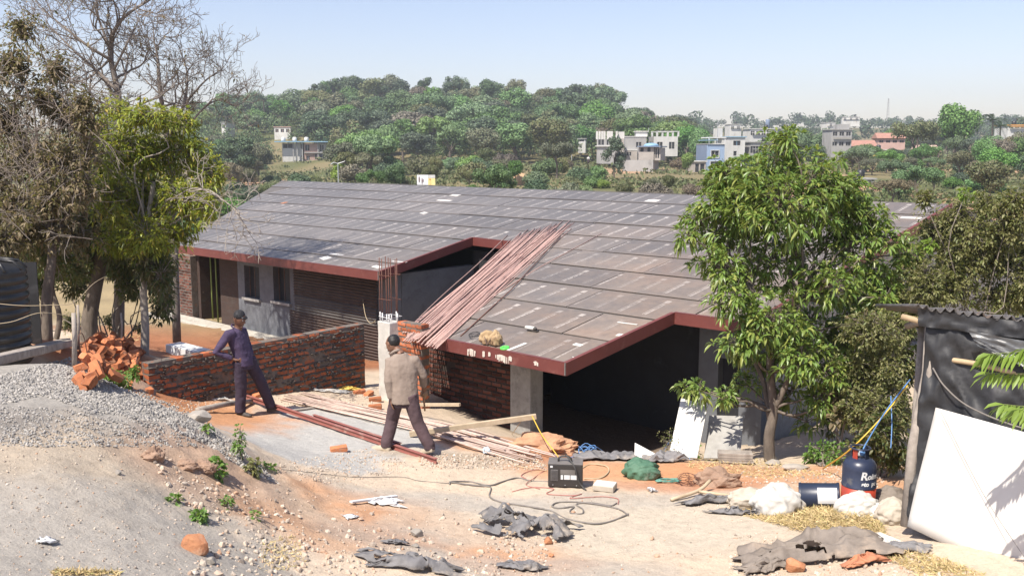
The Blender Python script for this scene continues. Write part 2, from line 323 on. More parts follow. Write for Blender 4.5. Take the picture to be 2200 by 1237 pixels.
# ------------------------------------------------------------------ mesh building
def basis(z, up=(0, 0, 1)):
    z = np.asarray(z, float); z = z / (np.linalg.norm(z) + 1e-12); u = np.asarray(up, float)
    if abs(z @ u) > .98: u = np.array([1.0, 0, 0])
    x = np.cross(u, z); x /= np.linalg.norm(x); return x, np.cross(z, x), z
class MB:
    def __init__(s): s.v = []; s.f = []; s.uv = None
    def add(s, vs, fs):
        k = len(s.v); s.v += [tuple(map(float, p)) for p in vs]; s.f += [tuple(i + k for i in f) for f in fs]; return s
    def obox(s, c, ax, ay, az):
        "box round c with half-axis vectors"
        c, ax, ay, az = (np.asarray(t, float) for t in (c, ax, ay, az))
        vs = [c + ax * i + ay * j + az * k for k in (-1, 1) for j in (-1, 1) for i in (-1, 1)]
        return s.add(vs, [(0, 2, 3, 1), (4, 5, 7, 6), (0, 1, 5, 4), (2, 6, 7, 3), (0, 4, 6, 2), (1, 3, 7, 5)])
    def beam(s, p, q, wd, ht, up=(0, 0, 1)):
        p, q = np.asarray(p, float), np.asarray(q, float); x, y, z = basis(q - p, up)
        return s.obox((p + q) / 2, x * wd / 2, y * ht / 2, (q - p) / 2)
    def tube(s, pts, r, n=6, cap=True):
        pts = [np.asarray(p, float) for p in pts]; k = len(s.v); m = len(pts)
        rs = [r] * m if np.isscalar(r) else r
        x = None
        for i, p in enumerate(pts):
            t = pts[min(i + 1, m - 1)] - pts[max(i - 1, 0)]
            if x is None: x, y, z = basis(t)
            else:
                z = t / (np.linalg.norm(t) + 1e-12); x = x - z * (x @ z); x /= np.linalg.norm(x) + 1e-12; y = np.cross(z, x)
            rx, ry = rs[i] if isinstance(rs[i], tuple) else (rs[i], rs[i])
            for j in range(n):
                a = 2 * math.pi * j / n; s.v.append(tuple(p + x * rx * math.cos(a) + y * ry * math.sin(a)))
        for i in range(m - 1):
            for j in range(n): s.f.append((k + i * n + j, k + i * n + (j + 1) % n, k + (i + 1) * n + (j + 1) % n, k + (i + 1) * n + j))
        if cap: s.f.append(tuple(k + j for j in reversed(range(n)))); s.f.append(tuple(k + (m - 1) * n + j for j in range(n)))
        return s
    def lathe(s, c, prof, n=24, axis=(0, 0, 1)):
        x, y, z = basis(axis, (0, 1, 0)) if abs(axis[2]) > .9 else basis(axis); k = len(s.v); c = np.asarray(c, float)
        for r, h in prof:
            for j in range(n):
                a = 2 * math.pi * j / n; s.v.append(tuple(c + z * h + (x * math.cos(a) + y * math.sin(a)) * r))
        for i in range(len(prof) - 1):
            for j in range(n): s.f.append((k + i * n + j, k + i * n + (j + 1) % n, k + (i + 1) * n + (j + 1) % n, k + (i + 1) * n + j))
        s.f.append(tuple(k + j for j in reversed(range(n)))); s.f.append(tuple(k + (len(prof) - 1) * n + j for j in range(n)))
        return s
    def prism(s, top, dv):
        "closed polygon extruded by dv"
        n = len(top); top = [np.asarray(p, float) for p in top]; dv = np.asarray(dv, float)
        return s.add(top + [p + dv for p in top], [tuple(range(n)), tuple(reversed(range(n, 2 * n)))] + [(i, n + i, n + (i + 1) % n, (i + 1) % n) for i in range(n)])
    def blob(s, c, rad, sub=2, amp=.25, freq=1.6, seed=0, flat=None):
        bm = bmesh.new(); bmesh.ops.create_icosphere(bm, subdivisions=sub, radius=1); c = np.asarray(c, float)
        rad = np.asarray(rad if not np.isscalar(rad) else (rad,) * 3, float)
        co = np.array([v.co[:] for v in bm.verts]); o = seed * 7.13
        nz = fbm(co[:, 0] * freq + o, co[:, 1] * freq + co[:, 2] * freq * .7 + o, 4, seed) + fbm(co[:, 2] * freq + o, co[:, 0] * freq * .6 - co[:, 1] * freq + o, 4, seed + 3)
        co = co * (1 + amp * (nz - .93))[:, None]
        if flat is not None: co[:, 2] = np.maximum(co[:, 2], flat)
        s.add(co * rad + c, [tuple(v.index for v in f.verts) for f in bm.faces]); bm.free(); return s
    def facet(s, c, rad, seed=0, cuts=16, sub=3, rough=.05):
        "a broken stone: a ball cut by many planes"
        bm = bmesh.new(); bmesh.ops.create_icosphere(bm, subdivisions=sub, radius=1); r = np.random.default_rng(seed)
        co = np.array([v.co[:] for v in bm.verts])
        for _ in range(cuts):
            n = r.normal(0, 1, 3); n /= np.linalg.norm(n); h = r.uniform(.52, .9); dd = co @ n - h; co = co - np.outer(np.maximum(dd, 0), n)
        co = co * (1 + rough * (fbm(co[:, 0] * 4 + seed, co[:, 1] * 4 + co[:, 2] * 3, 3, seed) - .45))[:, None]
        s.add(co * np.asarray(rad) + np.asarray(c, float), [tuple(v.index for v in f.verts) for f in bm.faces]); bm.free(); return s
    def build(s, name, mat, parent=None, smooth=False, loc=None, bevel=0, angle=None):
        vs = np.array(s.v, float)
        if parent is not None: o0 = np.array(world_loc(parent))
        else:
            o0 = np.array(loc if loc is not None else [vs[:, 0].mean(), vs[:, 1].mean(), vs[:, 2].min()], float)
        me = bpy.data.meshes.new(name); me.from_pydata((vs - o0).tolist(), [], s.f); me.update()
        if s.uv is not None:
            l = me.uv_layers.new(name='UVMap'); l.data.foreach_set('uv', np.array(s.uv, float).ravel())
        me.materials.append(MATS[mat] if isinstance(mat, str) else mat)
        if smooth: me.polygons.foreach_set('use_smooth', [True] * len(me.polygons))
        o = bpy.data.objects.new(name, me); COL.objects.link(o)
        if parent is not None: o.parent = parent
        else: o.location = o0
        if bevel:
            b = o.modifiers.new('bevel', 'BEVEL'); b.width = bevel; b.segments = 2; b.limit_method = 'ANGLE'
        return o
_WL = {}
def world_loc(o):
    p = Vector((0, 0, 0))
    while o is not None: p = p + o.location; o = o.parent
    return p
def tag(o, label, cat=None, group=None, kind=None):
    if label: o['label'] = label
    if cat: o['category'] = cat
    if group: o['group'] = group
    if kind: o['kind'] = kind
    return o
def thing(name, label, cat, loc, group=None):
    o = bpy.data.objects.new(name, None); COL.objects.link(o); o.location = V(loc); o.empty_display_size = .1
    return tag(o, label, cat, group)
def inst(name, me, parent, loc, rot=None, scale=None):
    o = bpy.data.objects.new(name, me); COL.objects.link(o); o.parent = parent; o.location = loc
    if rot is not None: o.rotation_euler = rot
    if scale is not None: o.scale = scale
    return o
def cr(pts, k=6):
    "smooth line through points"
    P_ = [np.asarray(p, float) for p in pts]; P_ = [2 * P_[0] - P_[1]] + P_ + [2 * P_[-1] - P_[-2]]; out = []
    for i in range(1, len(P_) - 2):
        a, b, c, d = P_[i - 1:i + 3]
        for j in range(k):
            t = j / k; out.append(.5 * (2 * b + (c - a) * t + (2 * a - 5 * b + 4 * c - d) * t * t + (3 * b - a - 3 * c + d) * t ** 3))
    out.append(P_[-2]); return out
# ================================================================== THE GROUND
def build_ground():
    ys = [-24, -18, -12, -6, -2, 0, 1, 2]
    y = 3.0
    while y < 1010: ys.append(y); y *= 1.0105 if y < 40 else (1.02 if y < 150 else 1.03)
    ys = np.array(ys); bs = np.concatenate([np.linspace(-1.5, -.72, 40), np.linspace(-.7, .7, 300), np.linspace(.72, 1.5, 40)])
    X = bs[None, :] * np.maximum(ys[:, None], 12.0); Y = np.repeat(ys[:, None], len(bs), 1)
    Z = gz(X.ravel(), Y.ravel()).reshape(X.shape)
    # keep the soil below the floor inside the building
    a = A[0] * (X - O5[0]) + A[1] * (Y - O5[1]); n = NH[0] * (X - O5[0]) + NH[1] * (Y - O5[1])
    ins = (a > -1.5) & (a < 17.5) & (n > 3.6) & (n < 20); Z = np.where(ins, np.minimum(Z, -.62), Z)
    nr, nc = X.shape; co = np.stack([X, Y, Z], -1).reshape(-1, 3)
    i = (np.arange(nr - 1)[:, None] * nc + np.arange(nc - 1)[None]).ravel()
    fs = np.stack([i, i + 1, i + nc + 1, i + nc], 1)
    me = bpy.data.meshes.new('ground'); me.from_pydata(co.tolist(), [], fs.tolist()); me.update()
    me.polygons.foreach_set('use_smooth', [True] * len(me.polygons))
    x, y = co[:, 0], co[:, 1]
    TAN = np.array([.52, .425, .325]); GREY = np.array([.325, .305, .275]); PALE = np.array([.41, .40, .378]); ORG = np.array([.50, .255, .13])
    RED = np.array([.38, .165, .085]); LIT = np.array([.39, .32, .24]); FIELD = np.array([.30, .235, .135]); GRN = np.array([.10, .11, .045]); DRYG = np.array([.19, .16, .085])
    c = np.repeat(TAN[None], len(x), 0) * (1 + .25 * (fbm(x * .9, y * .9, 4, 71) - .47))[:, None]
    def patch(px, py, rx, ry, colr, st=1.0, seed=0, soft=.35, ang=0.0):
        nonlocal c
        p = T(px, py); dx, dy = x - p[0], y - p[1]; ca, sa = math.cos(ang), math.sin(ang)
        u, v = (dx * ca + dy * sa) / rx, (-dx * sa + dy * ca) / ry
        q = np.hypot(u, v) + .75 * (fbm(x * 1.3 + seed, y * 1.3, 4, seed) - .47) + .5 * (fbm(x * 6, y * 6, 2, seed + 5) - .37)
        m = (st * (1 - sstep(1 - soft, 1 + soft, q)))[:, None]; c = c * (1 - m) + colr * m
    patch(100, 1120, 2.2, 1.5, GREY, .9, 1); patch(60, 900, 1.6, 1.4, LIT, .7, 2); patch(0, 885, .55, .7, np.array([.20, .185, .17]), .9, 40, .3)
    patch(120, 820, 1.4, 1.0, GREY * .95, 1, 3); patch(330, 870, 1.6, .8, GREY, 1, 4, .3, -.7); patch(470, 950, 1.1, .45, GREY, .9, 5, .3, -.9)
    patch(680, 920, 2.0, 1.7, PALE, 1, 6, .15); patch(600, 965, 1.2, .9, PALE, 1, 7, .15)
    patch(450, 1020, .8, .8, np.array([.34, .22, .155]), .6, 8); patch(650, 1090, 1.1, .8, np.array([.45, .30, .20]), .55, 9); patch(930, 1140, 1.2, .7, ORG, .9, 10, .3, -.3); patch(840, 1085, .9, .4, ORG, .8, 11)
    patch(1130, 1215, .7, .4, ORG, .7, 12); patch(700, 1150, .8, .5, ORG * .9, .5, 13)
    patch(1100, 960, 1.1, .8, ORG * .9, .75, 14); patch(1170, 975, .7, .9, RED, .7, 15); patch(1000, 985, 1.1, .35, LIT * .85, .8, 16)
    patch(420, 880, 1.4, 1.4, ORG, .95, 17); patch(330, 850, .9, 1.5, ORG * .95, .9, 18); patch(430, 775, 1.6, 3.0, RED * 1.15, .9, 19)
    patch(250, 790, 1.4, 1.6, RED, .9, 20); patch(1330, 1010, 1.4, .6, ORG, .8, 21); patch(1600, 1020, 1.8, .7, ORG, .75, 22); patch(1880, 1060, .8, .8, ORG * .9, .8, 23)
    patch(1500, 1045, 1.2, .35, RED * 1.1, .7, 24); patch(760, 845, 1.6, .6, TAN, .7, 25); patch(1300, 1130, 2.4, .9, np.array([.46, .41, .335]), .7, 26)
    patch(820, 1150, .7, .5, GREY, .5, 27); patch(1180, 1225, 1.2, .4, GREY * 1.1, .6, 28); patch(1350, 1075, 1.5, .3, GREY * 1.1, .5, 29); patch(950, 1075, 1.5, .35, GREY * 1.15, .6, 30)
    av_ = A[0] * (x - O5[0]) + A[1] * (y - O5[1]); nv_ = NH[0] * (x - O5[0]) + NH[1] * (y - O5[1])
    m_ = (sstep(-.6, .2, av_) * sstep(9.5, 8.0, av_) * sstep(.5, 1.1, nv_) * (1 - sstep(5.5, 3.5, av_) * 0))[:, None] * sstep(4.2, 3.2, av_)[:, None]; c = c * (1 - m_) + np.array([.10, .07, .052]) * m_      # shade under the porch, painted into the soil colour
    m_ = (sstep(7.2, 8.4, av_) * sstep(18.5, 17, av_) * sstep(-1.6, -.6, nv_) * sstep(4.0, 3.4, nv_))[:, None]; c = c * (1 - m_) + RED * .8 * (1 + .5 * (fbm(x * 2, y * 2, 3, 55) - .45))[:, None] * m_      # red earth yard before the left wing
    t = (sstep(17, 24, y) * (1 - sstep(10, 16, np.abs(x + 6))))[:, None] * 0
    c = c * (1 - t)
    f = (sstep(23, 30, y) )[:, None]; c = c * (1 - f) + (FIELD * (1 + .5 * (fbm(x / 3, y / 3, 4, 90) - .47))[:, None]) * f
    f = sstep(60, 80, y)[:, None]; g = sstep(.40, .52, fbm(x / 22, y / 22, 4, 91))[:, None]
    far = (GRN * g + DRYG * (1 - g)); bare = sstep(.56, .62, fbm(x / 15 + 9, y / 30, 3, 92))[:, None] * sstep(230, 150, y)[:, None]; far = far * (1 - bare) + np.array([.44, .27, .17]) * bare
    c = c * (1 - f) + far * f
    at = me.color_attributes.new('Col', 'FLOAT_COLOR', 'POINT')
    at.data.foreach_set('color', np.c_[np.clip(c, 0, 1), np.ones(len(c))].astype(np.float32).ravel())
    m, nt, b = nodes('ground'); ca = N(nt, 'ShaderNodeVertexColor', layer_name='Col').outputs[0]; co_ = GEOPOS(nt)
    n1 = NOISE(nt, co_, 9, 8, .65); n2 = NOISE(nt, co_, 45, 4, .7); n3 = NOISE(nt, co_, 150, 3, .7)
    col = MIX(nt, 1, ca, RAMP(nt, n1, [(.25, (.80, .79, .78)), (.5, (1, 1, 1)), (.75, (1.14, 1.13, 1.11))]), 'MULTIPLY')
    col = MIX(nt, 1, col, RAMP(nt, n2, [(.3, (.84, .835, .83)), (.5, (1, 1, 1)), (.72, (1.10, 1.10, 1.10))]), 'MULTIPLY')
    vo = N(nt, 'ShaderNodeTexVoronoi'); vo.inputs['Scale'].default_value = 42; nt.links.new(co_, vo.inputs['Vector'])
    peb = MA(nt, 'LESS_THAN', vo.outputs['Distance'], .22); sep = N(nt, 'ShaderNodeSeparateColor'); nt.links.new(vo.outputs['Color'], sep.inputs[0])
    peb = MA(nt, 'MULTIPLY', peb, MA(nt, 'GREATER_THAN', sep.outputs[0], .62))
    col = MIX(nt, MA(nt, 'MULTIPLY', peb, .30), col, RAMP(nt, sep.outputs[1], [(0, (.20, .17, .15)), (.6, (.50, .45, .40)), (1, (.40, .22, .13))]))
    nt.links.new(col, b.inputs['Base Color']); b.inputs['Roughness'].default_value = .97; b.inputs['Specular IOR Level'].default_value = .15
    h = MA(nt, 'ADD', MA(nt, 'MULTIPLY', n1, .9), MA(nt, 'ADD', MA(nt, 'MULTIPLY', n2, .35), MA(nt, 'ADD', MA(nt, 'MULTIPLY', n3, .12), MA(nt, 'MULTIPLY', peb, .15))))
    BUMP(nt, b, h, .04, .7)
    me.materials.append(m); o = bpy.data.objects.new('ground', me); COL.objects.link(o)
    tag(o, 'dusty tan and orange soil of the building site and valley beyond', None, None, 'structure'); return o
build_ground()

# ================================================================== THE UNFINISHED BUILDING
ROOF_PX = [(376, 529), (814, 586), (1016, 512), (1118, 524), (892, 719), (1216, 783), (1449, 674), (1616, 696), (2050, 438.5), (605, 388)]
def av(px, py):
    q = R(px, py) - O5; return float(q @ A), float(q @ VV)
RP = [av(*p) for p in ROOF_PX]
def RV(a, v, h=0.0): return O5 + A * a + VV * v + RN * h
bld = thing('unfinished_building', 'long low unfinished building with sheeted hip roof and red steel edge', 'building', B(4, 6, -.6))
# roof deck under the sheets
mb = MB(); mb.prism([RV(a, v, -.004) for a, v in RP], -RN * .16); deck = mb.build('roof_deck', PM('deck', (.125, .114, .108), (.095, .086, .082), .8, 5, .002), bld)
# hip slope on the left and the far slope behind the ridge
RIDGE_V = RP[9][1]; rl = RV(*RP[9], -.004); rr = RV(*RP[8], -.004)
eL = RV(*RP[0], -.004); farl = eL + NH * 18.2; farl[2] = eL[2]
farr = rr + NH * 9.0; farr[2] = eL[2]
PM('roof_dull', (.14, .135, .135), (.11, .105, .105), .6, 2, .002)
mb = MB(); mb.prism([eL, rl, farl], (0, 0, -.12)); mb.prism([rl + NH * .02, rr + NH * .02, farr, farl + NH * .02], (0, 0, -.12)); mb.build('far_roof_slope', 'roof_dull', bld)
# sheets
def sheet_mat():
    m, nt, b = nodes('roof_sheet'); uv = N(nt, 'ShaderNodeUVMap'); sp = N(nt, 'ShaderNodeSeparateXYZ'); nt.links.new(uv.outputs[0], sp.inputs[0])
    u, v = sp.outputs[0], sp.outputs[1]; pos = GEOPOS(nt); rnd = ORAND(nt)
    big = NOISE(nt, pos, .55, 4, .6); fine = NOISE(nt, pos, 9, 6, .7)
    yy = N(nt, 'ShaderNodeSeparateXYZ'); nt.links.new(pos, yy.inputs[0]); trod = N(nt, 'ShaderNodeMapRange'); nt.links.new(MA(nt, 'ADD', yy.outputs[1], MA(nt, 'MULTIPLY', NOISE(nt, pos, .35, 4, .6), 8)), trod.inputs[0]); trod.inputs[1].default_value = 30; trod.inputs[2].default_value = 18
    base = RAMP(nt, big, [(.3, (.155, .136, .124)), (.5, (.195, .158, .130)), (.66, (.235, .168, .125)), (.8, (.18, .152, .134))])
    base = MIX(nt, trod.outputs[0], RAMP(nt, big, [(.3, (.122, .115, .112)), (.7, (.156, .145, .139))]), base)   # clean grey film far up, trodden brown dust by the porch
    base = MIX(nt, 1, base, RAMP(nt, fine, [(.3, (.84, .84, .84)), (.7, (1.14, 1.13, 1.12))]), 'MULTIPLY')
    dust = N(nt, 'ShaderNodeMapRange'); nt.links.new(NOISE(nt, pos, 1.7, 7, .75), dust.inputs[0]); dust.inputs[1].default_value = .47; dust.inputs[2].default_value = .72
    base = MIX(nt, MA(nt, 'MULTIPLY', MA(nt, 'MULTIPLY', dust.outputs[0], .55), trod.outputs[0]), base, (.30, .235, .185))
    lo = N(nt, 'ShaderNodeMapRange'); nt.links.new(v, lo.inputs[0]); lo.inputs[1].default_value = .22; lo.inputs[2].default_value = .0
    base = MIX(nt, MA(nt, 'MULTIPLY', lo.outputs[0], .25), base, (.26, .22, .19))
    base = MIX(nt, 1, base, RAMP(nt, MA(nt, 'FRACT', MA(nt, 'MULTIPLY', rnd, 31.7)), [(0, (.84, .84, .85)), (.5, (1, 1, 1)), (1, (1.13, 1.11, 1.09))]), 'MULTIPLY')
    # printed lettering: one line of word-marks up each 0.61 m strip, emblem at its head
    s = MA(nt, 'MULTIPLY', MA(nt, 'FRACT', MA(nt, 'DIVIDE', u, .525)), .525)
    cell = MA(nt, 'FLOOR', MA(nt, 'DIVIDE', u, .525))
    def band(x, a, c): return MA(nt, 'MULTIPLY', MA(nt, 'GREATER_THAN', x, a), MA(nt, 'LESS_THAN', x, c))
    cv = N(nt, 'ShaderNodeCombineXYZ'); nt.links.new(MA(nt, 'MULTIPLY', v, 34), cv.inputs[0]); nt.links.new(MA(nt, 'MULTIPLY', s, 30), cv.inputs[1]); nt.links.new(MA(nt, 'MULTIPLY', rnd, 40), cv.inputs[2])
    gl = MA(nt, 'GREATER_THAN', NOISE(nt, cv.outputs[0], 1.0, 1, .5), .42)
    word = MA(nt, 'MULTIPLY', MA(nt, 'MULTIPLY', band(s, .255, .298), band(v, .20, .84)), gl)
    rule = MA(nt, 'MULTIPLY', band(s, .325, .341), band(v, .20, .88))
    emb = MA(nt, 'MULTIPLY', MA(nt, 'MULTIPLY', band(s, .255, .36), band(v, .90, 1.03)), MA(nt, 'GREATER_THAN', NOISE(nt, cv.outputs[0], .55, 1, .5), .36))
    pr = MA(nt, 'MAXIMUM', MA(nt, 'MAXIMUM', word, rule), emb)
    wear = N(nt, 'ShaderNodeMapRange'); nt.links.new(NOISE(nt, pos, 2.3, 5, .7), wear.inputs[0]); wear.inputs[1].default_value = .28; wear.inputs[2].default_value = .56
    cr_ = MA(nt, 'FRACT', MA(nt, 'MULTIPLY', MA(nt, 'SINE', MA(nt, 'ADD', MA(nt, 'MULTIPLY', cell, 12.9), MA(nt, 'MULTIPLY', rnd, 78.2))), 437.5))
    keep = MA(nt, 'MULTIPLY_ADD', cr_, .45, MA(nt, 'MULTIPLY_ADD', rnd, .4, .12))
    pr = MA(nt, 'MULTIPLY', MA(nt, 'MULTIPLY', pr, keep), wear.outputs[0], clamp=True)
    col = MIX(nt, MA(nt, 'MULTIPLY', pr, .72), base, (.66, .61, .56))
    nt.links.new(col, b.inputs['Base Color']); nt.links.new(MA(nt, 'MULTIPLY_ADD', fine, .25, .36), b.inputs['Roughness']); b.inputs['Specular IOR Level'].default_value = .35
    BUMP(nt, b, NOISE(nt, pos, 1.1, 4), .02, .5); MATS['roof_sheet'] = m
sheet_mat()
def clip(poly, x0, x1, y0, y1):
    for ax, lim, sgn in ((0, x0, 1), (0, x1, -1), (1, y0, 1), (1, y1, -1)):
        out = []
        for i in range(len(poly)):
            p, q = poly[i], poly[(i + 1) % len(poly)]; dp, dq = (p[ax] - lim) * sgn, (q[ax] - lim) * sgn
            if dp >= 0: out.append(p)
            if (dp >= 0) != (dq >= 0): t = dp / (dp - dq); out.append((p[0] + (q[0] - p[0]) * t, p[1] + (q[1] - p[1]) * t))
        poly = out
        if len(poly) < 3: return []
    return poly
ROWH = 1.187; V0 = av(1350, 682)[1]; k0 = -math.ceil((V0 - 0) / ROWH) - 1
# the outline in convex pieces (a, v)
p = RP; amax = p[0][0] + .01
def hipa(v): return p[0][0] + (p[9][0] - p[0][0]) * (v - p[0][1]) / (p[9][1] - p[0][1])
PIECES = [[p[4], p[5], (p[6][0], p[5][1]) if False else p[6], (p[4][0] + (p[3][0] - p[4][0]) * (p[6][1] - p[4][1]) / (p[3][1] - p[4][1]), p[6][1])],
          [(p[4][0] + (p[3][0] - p[4][0]) * (p[6][1] - p[4][1]) / (p[3][1] - p[4][1]), p[6][1]), p[6], p[7], (p[7][0], p[2][1]), (p[3][0], p[2][1])],
          [p[0], p[1], p[2], (hipa(p[2][1]), p[2][1])],
          [(hipa(p[2][1]), p[2][1]), p[2], (p[7][0], p[2][1]), p[8], p[9]]]
srng = random.Random(3)
for k in range(k0, 14):
    v0 = V0 + k * ROWH; off = srng.uniform(0, 2.44)
    for j in range(-3, 10):
        a0 = j * 2.44 - off
        mb = MB(); uvs = []; h = .008 + srng.uniform(0, .004); tilt = srng.uniform(-.006, .008); ja, jb, jv = srng.uniform(0, .012), srng.uniform(-.012, 0), srng.uniform(-.022, .025)
        for pc in PIECES:
            q = clip(pc, a0 + .004 + ja, a0 + 2.432 + jb, v0 + .05 + jv, v0 + ROWH)
            ar = sum(q[i][0] * q[(i + 1) % len(q)][1] - q[(i + 1) % len(q)][0] * q[i][1] for i in range(len(q))) if q else 0
            if abs(ar) < .02: continue
            if ar > 0: q = q[::-1]
            top = [RV(a, v, h + tilt * (a - a0) / 2.44 + .010 * (1 - (v - v0) / ROWH)) for a, v in q]; n = len(q)
            flip = np.cross(top[1] - top[0], top[2] - top[0]) @ RN < 0
            if flip: top = top[::-1]; q = q[::-1]
            mb.prism(top, -RN * .012)
            tuv = [(a - a0, v - v0) for a, v in q]; uvs += tuv + tuv[::-1]
            for i in range(n): uvs += [tuv[i], tuv[i], tuv[(i + 1) % n], tuv[(i + 1) % n]]
        if mb.v:
            mb.uv = uvs; mb.build('roof_sheet', 'roof_sheet', bld)
# red steel edge beams
def fascia(i, j, drop=.2, e0=0, e1=0):
    p_, q_ = RV(*RP[i]), RV(*RP[j]); d = (q_ - p_) / np.linalg.norm(q_ - p_); side = np.cross(d, UP); side /= np.linalg.norm(side)
    if side @ (np.array([0, 0, 0]) - p_) < 0: side = -side
    p2, q2 = p_ - d * e0, q_ + d * e1
    mb = MB(); o = side * .012 - UP * (drop / 2 - .028)
    ht = UP * drop / 2; L = (q2 - p2) / 2
    mb.obox((p2 + q2) / 2 + o, L, side * .006, ht)
    mb.obox((p2 + q2) / 2 + o + UP * (drop / 2) - side * .03, L, side * .036, UP * .004)
    mb.obox((p2 + q2) / 2 + o - UP * (drop / 2) - side * .03, L, side * .036, UP * .004)
    return mb.build('edge_beam', 'fascia', bld)
for i, j, e0, e1 in ((0, 1, .02, .0), (1, 2, 0, -.02), (2, 3, .0, 0), (4, 5, .1, .0), (5, 6, 0, -.02), (6, 7, 0, .0), (7, 8, 0, 0), (3, 4, .0, 0)): fascia(i, j, .205 if i < 3 else .2, e0, e1)
for i in (1, 2, 5):      # bare weld strips at the corners
    c = RV(*RP[i]); mb = MB(); mb.obox(c + (-A * 0 - NH * .02) - UP * .07 , A * .011, NH * .009, UP * .098); mb.build('weld_strip', 'machine_top', bld)
# spilt plaster on the edge beam near the bag
for s0, wd, ht in ((2.05, .16, .14), (1.36, .22, .13), (1.75, .03, .1), (1.62, .02, .07), (1.15, .03, .08), (.6, .05, .07)):
    c = O5 + A * s0 - NH * .021 - UP * (.03 + ht / 2); mb = MB()
    for _ in range(16):
        x = random.gauss(0, .32) * wd; zt = ht * .45 - abs(x) / wd * ht * .3; hh = random.uniform(.25, .95) * ht; ww = random.uniform(.006, .02)
        mb.obox(c + A * x + UP * (zt - hh / 2), A * ww, NH * random.uniform(.001, .0018), UP * hh / 2)
    mb.build('plaster_splash', 'paint_drip', bld)

def wall_grid(name, a0, a1, z0, z1, n, th, ops, mat, ax=A, nx=NH, org=None, parent=bld):
    "an upright wall with real openings; ops = (a0, a1, z0, z1)"
    org = np.array([O5[0], O5[1], 0]) if org is None else org
    xs = sorted({a0, a1, *[v for o in ops for v in o[:2]]}); zs = sorted({z0, z1, *[v for o in ops for v in o[2:]]})
    mb = MB(); flag = {}
    for i in range(len(xs) - 1):
        run = None
        for k in range(len(zs) - 1):
            cx, cz = (xs[i] + xs[i + 1]) / 2, (zs[k] + zs[k + 1]) / 2
            if xs[i] < a0 - 1e-6 or xs[i + 1] > a1 + 1e-6 or zs[k] < z0 - 1e-6 or zs[k + 1] > z1 + 1e-6: continue
            if any(o[0] < cx < o[1] and o[2] < cz < o[3] for o in ops): continue
            mb.obox(org + ax * cx + nx * (n + th / 2) + UP * cz, ax * (xs[i + 1] - xs[i]) / 2, nx * th / 2, UP * (zs[k + 1] - zs[k]) / 2)
    return mb.build(name, mat, parent)
NW = 3.55       # main front wall
def aw(px, py, n=NW): return W(px, py, n)
def rect(px0, px1, py0, py1, n=NW):
    (aa, z1_), (ab, _) = aw(px0, (py0), n), aw(px1, py0, n); xm = (px0 + px1) / 2
    return (min(aa, ab), max(aa, ab), aw(xm, py1, n)[1], aw(xm, py0, n)[1])
ZE = roofz(0, NW) - .17
door = rect(408, 470, 545, 690); win1 = rect(524, 556, 572, 640); win2 = rect(586, 622, 575, 648)
ZF = door[2]
zw0 = ZF - .06
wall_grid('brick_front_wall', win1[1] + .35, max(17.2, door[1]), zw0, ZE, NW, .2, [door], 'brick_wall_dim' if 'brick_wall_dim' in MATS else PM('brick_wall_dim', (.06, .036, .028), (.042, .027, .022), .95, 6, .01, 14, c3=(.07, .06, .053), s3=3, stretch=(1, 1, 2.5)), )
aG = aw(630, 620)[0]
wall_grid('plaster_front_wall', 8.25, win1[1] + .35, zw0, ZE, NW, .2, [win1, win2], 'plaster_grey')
for wn in (win1, win2):
    mb = MB(); c = B((wn[0] + wn[1]) / 2, NW + .19, (wn[2] + wn[3]) / 2); mb.obox(c, A * (wn[1] - wn[0]) / 2 * .999, NH * .004, UP * (wn[3] - wn[2]) / 2 * .999); wv = mb.build('window', 'dark_opening', bld)
    for t in (-.33, 0, .33): mb = MB(); mb.obox(B((wn[0] + wn[1]) / 2 + t * (wn[1] - wn[0]), NW + .10, (wn[2] + wn[3]) / 2), A * .01, NH * .01, UP * (wn[3] - wn[2]) / 2 * .99); mb.build('bar', 'rust_steel', wv)
    mb = MB(); mb.obox(B((wn[0] + wn[1]) / 2, NW - .03, wn[2] - .035), A * ((wn[1] - wn[0]) / 2 + .05), NH * .05, UP * .032); mb.build('sill', 'concrete', wv)
pa0, pa1 = door[1], aw(384, 600)[0]; zpt = aw(395, 549)[1]
mb = MB(); mb.obox(B((pa0 + pa1) / 2, NW + .1, (zpt + zw0) / 2), A * (pa1 - pa0) / 2, NH * .1, UP * (zpt - zw0) / 2); pier = mb.build('brick_pier', 'mortar', bld)
lay_later = (pier, pa0, pa1, zpt)
# back and end walls that keep the inside dark
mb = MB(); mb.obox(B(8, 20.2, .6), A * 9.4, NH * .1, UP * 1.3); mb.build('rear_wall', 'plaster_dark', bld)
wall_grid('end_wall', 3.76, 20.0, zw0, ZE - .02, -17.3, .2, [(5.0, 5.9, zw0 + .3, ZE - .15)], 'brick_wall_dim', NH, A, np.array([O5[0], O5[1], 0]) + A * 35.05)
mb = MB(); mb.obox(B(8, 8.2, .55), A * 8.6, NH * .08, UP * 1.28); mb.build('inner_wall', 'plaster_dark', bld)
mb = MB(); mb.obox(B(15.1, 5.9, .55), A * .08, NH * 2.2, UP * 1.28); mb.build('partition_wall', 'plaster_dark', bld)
mb = MB(); mb.obox(B(12, 12, -.58), A * 5, NH * 8, UP * .03); mb.obox(B(3, 12.5, -.585), A * 4.4, NH * 7, UP * .03); mb.build('floor_slab', 'soil_floor', bld)
# plinth beam along the left wing
pl0, pl1 = aw(318, 672, 3.0)[0], aw(716, 740, 3.0)[0]
ztop = aw(440, 700, 3.0)[1]; 
mb = MB(); mb.obox(B((pl0 + pl1) / 2, 3.28, ztop - .27), A * (pl0 - pl1) / 2, NH * .3, UP * .27); mb.build('plinth_beam', 'plinth', bld, bevel=.02)
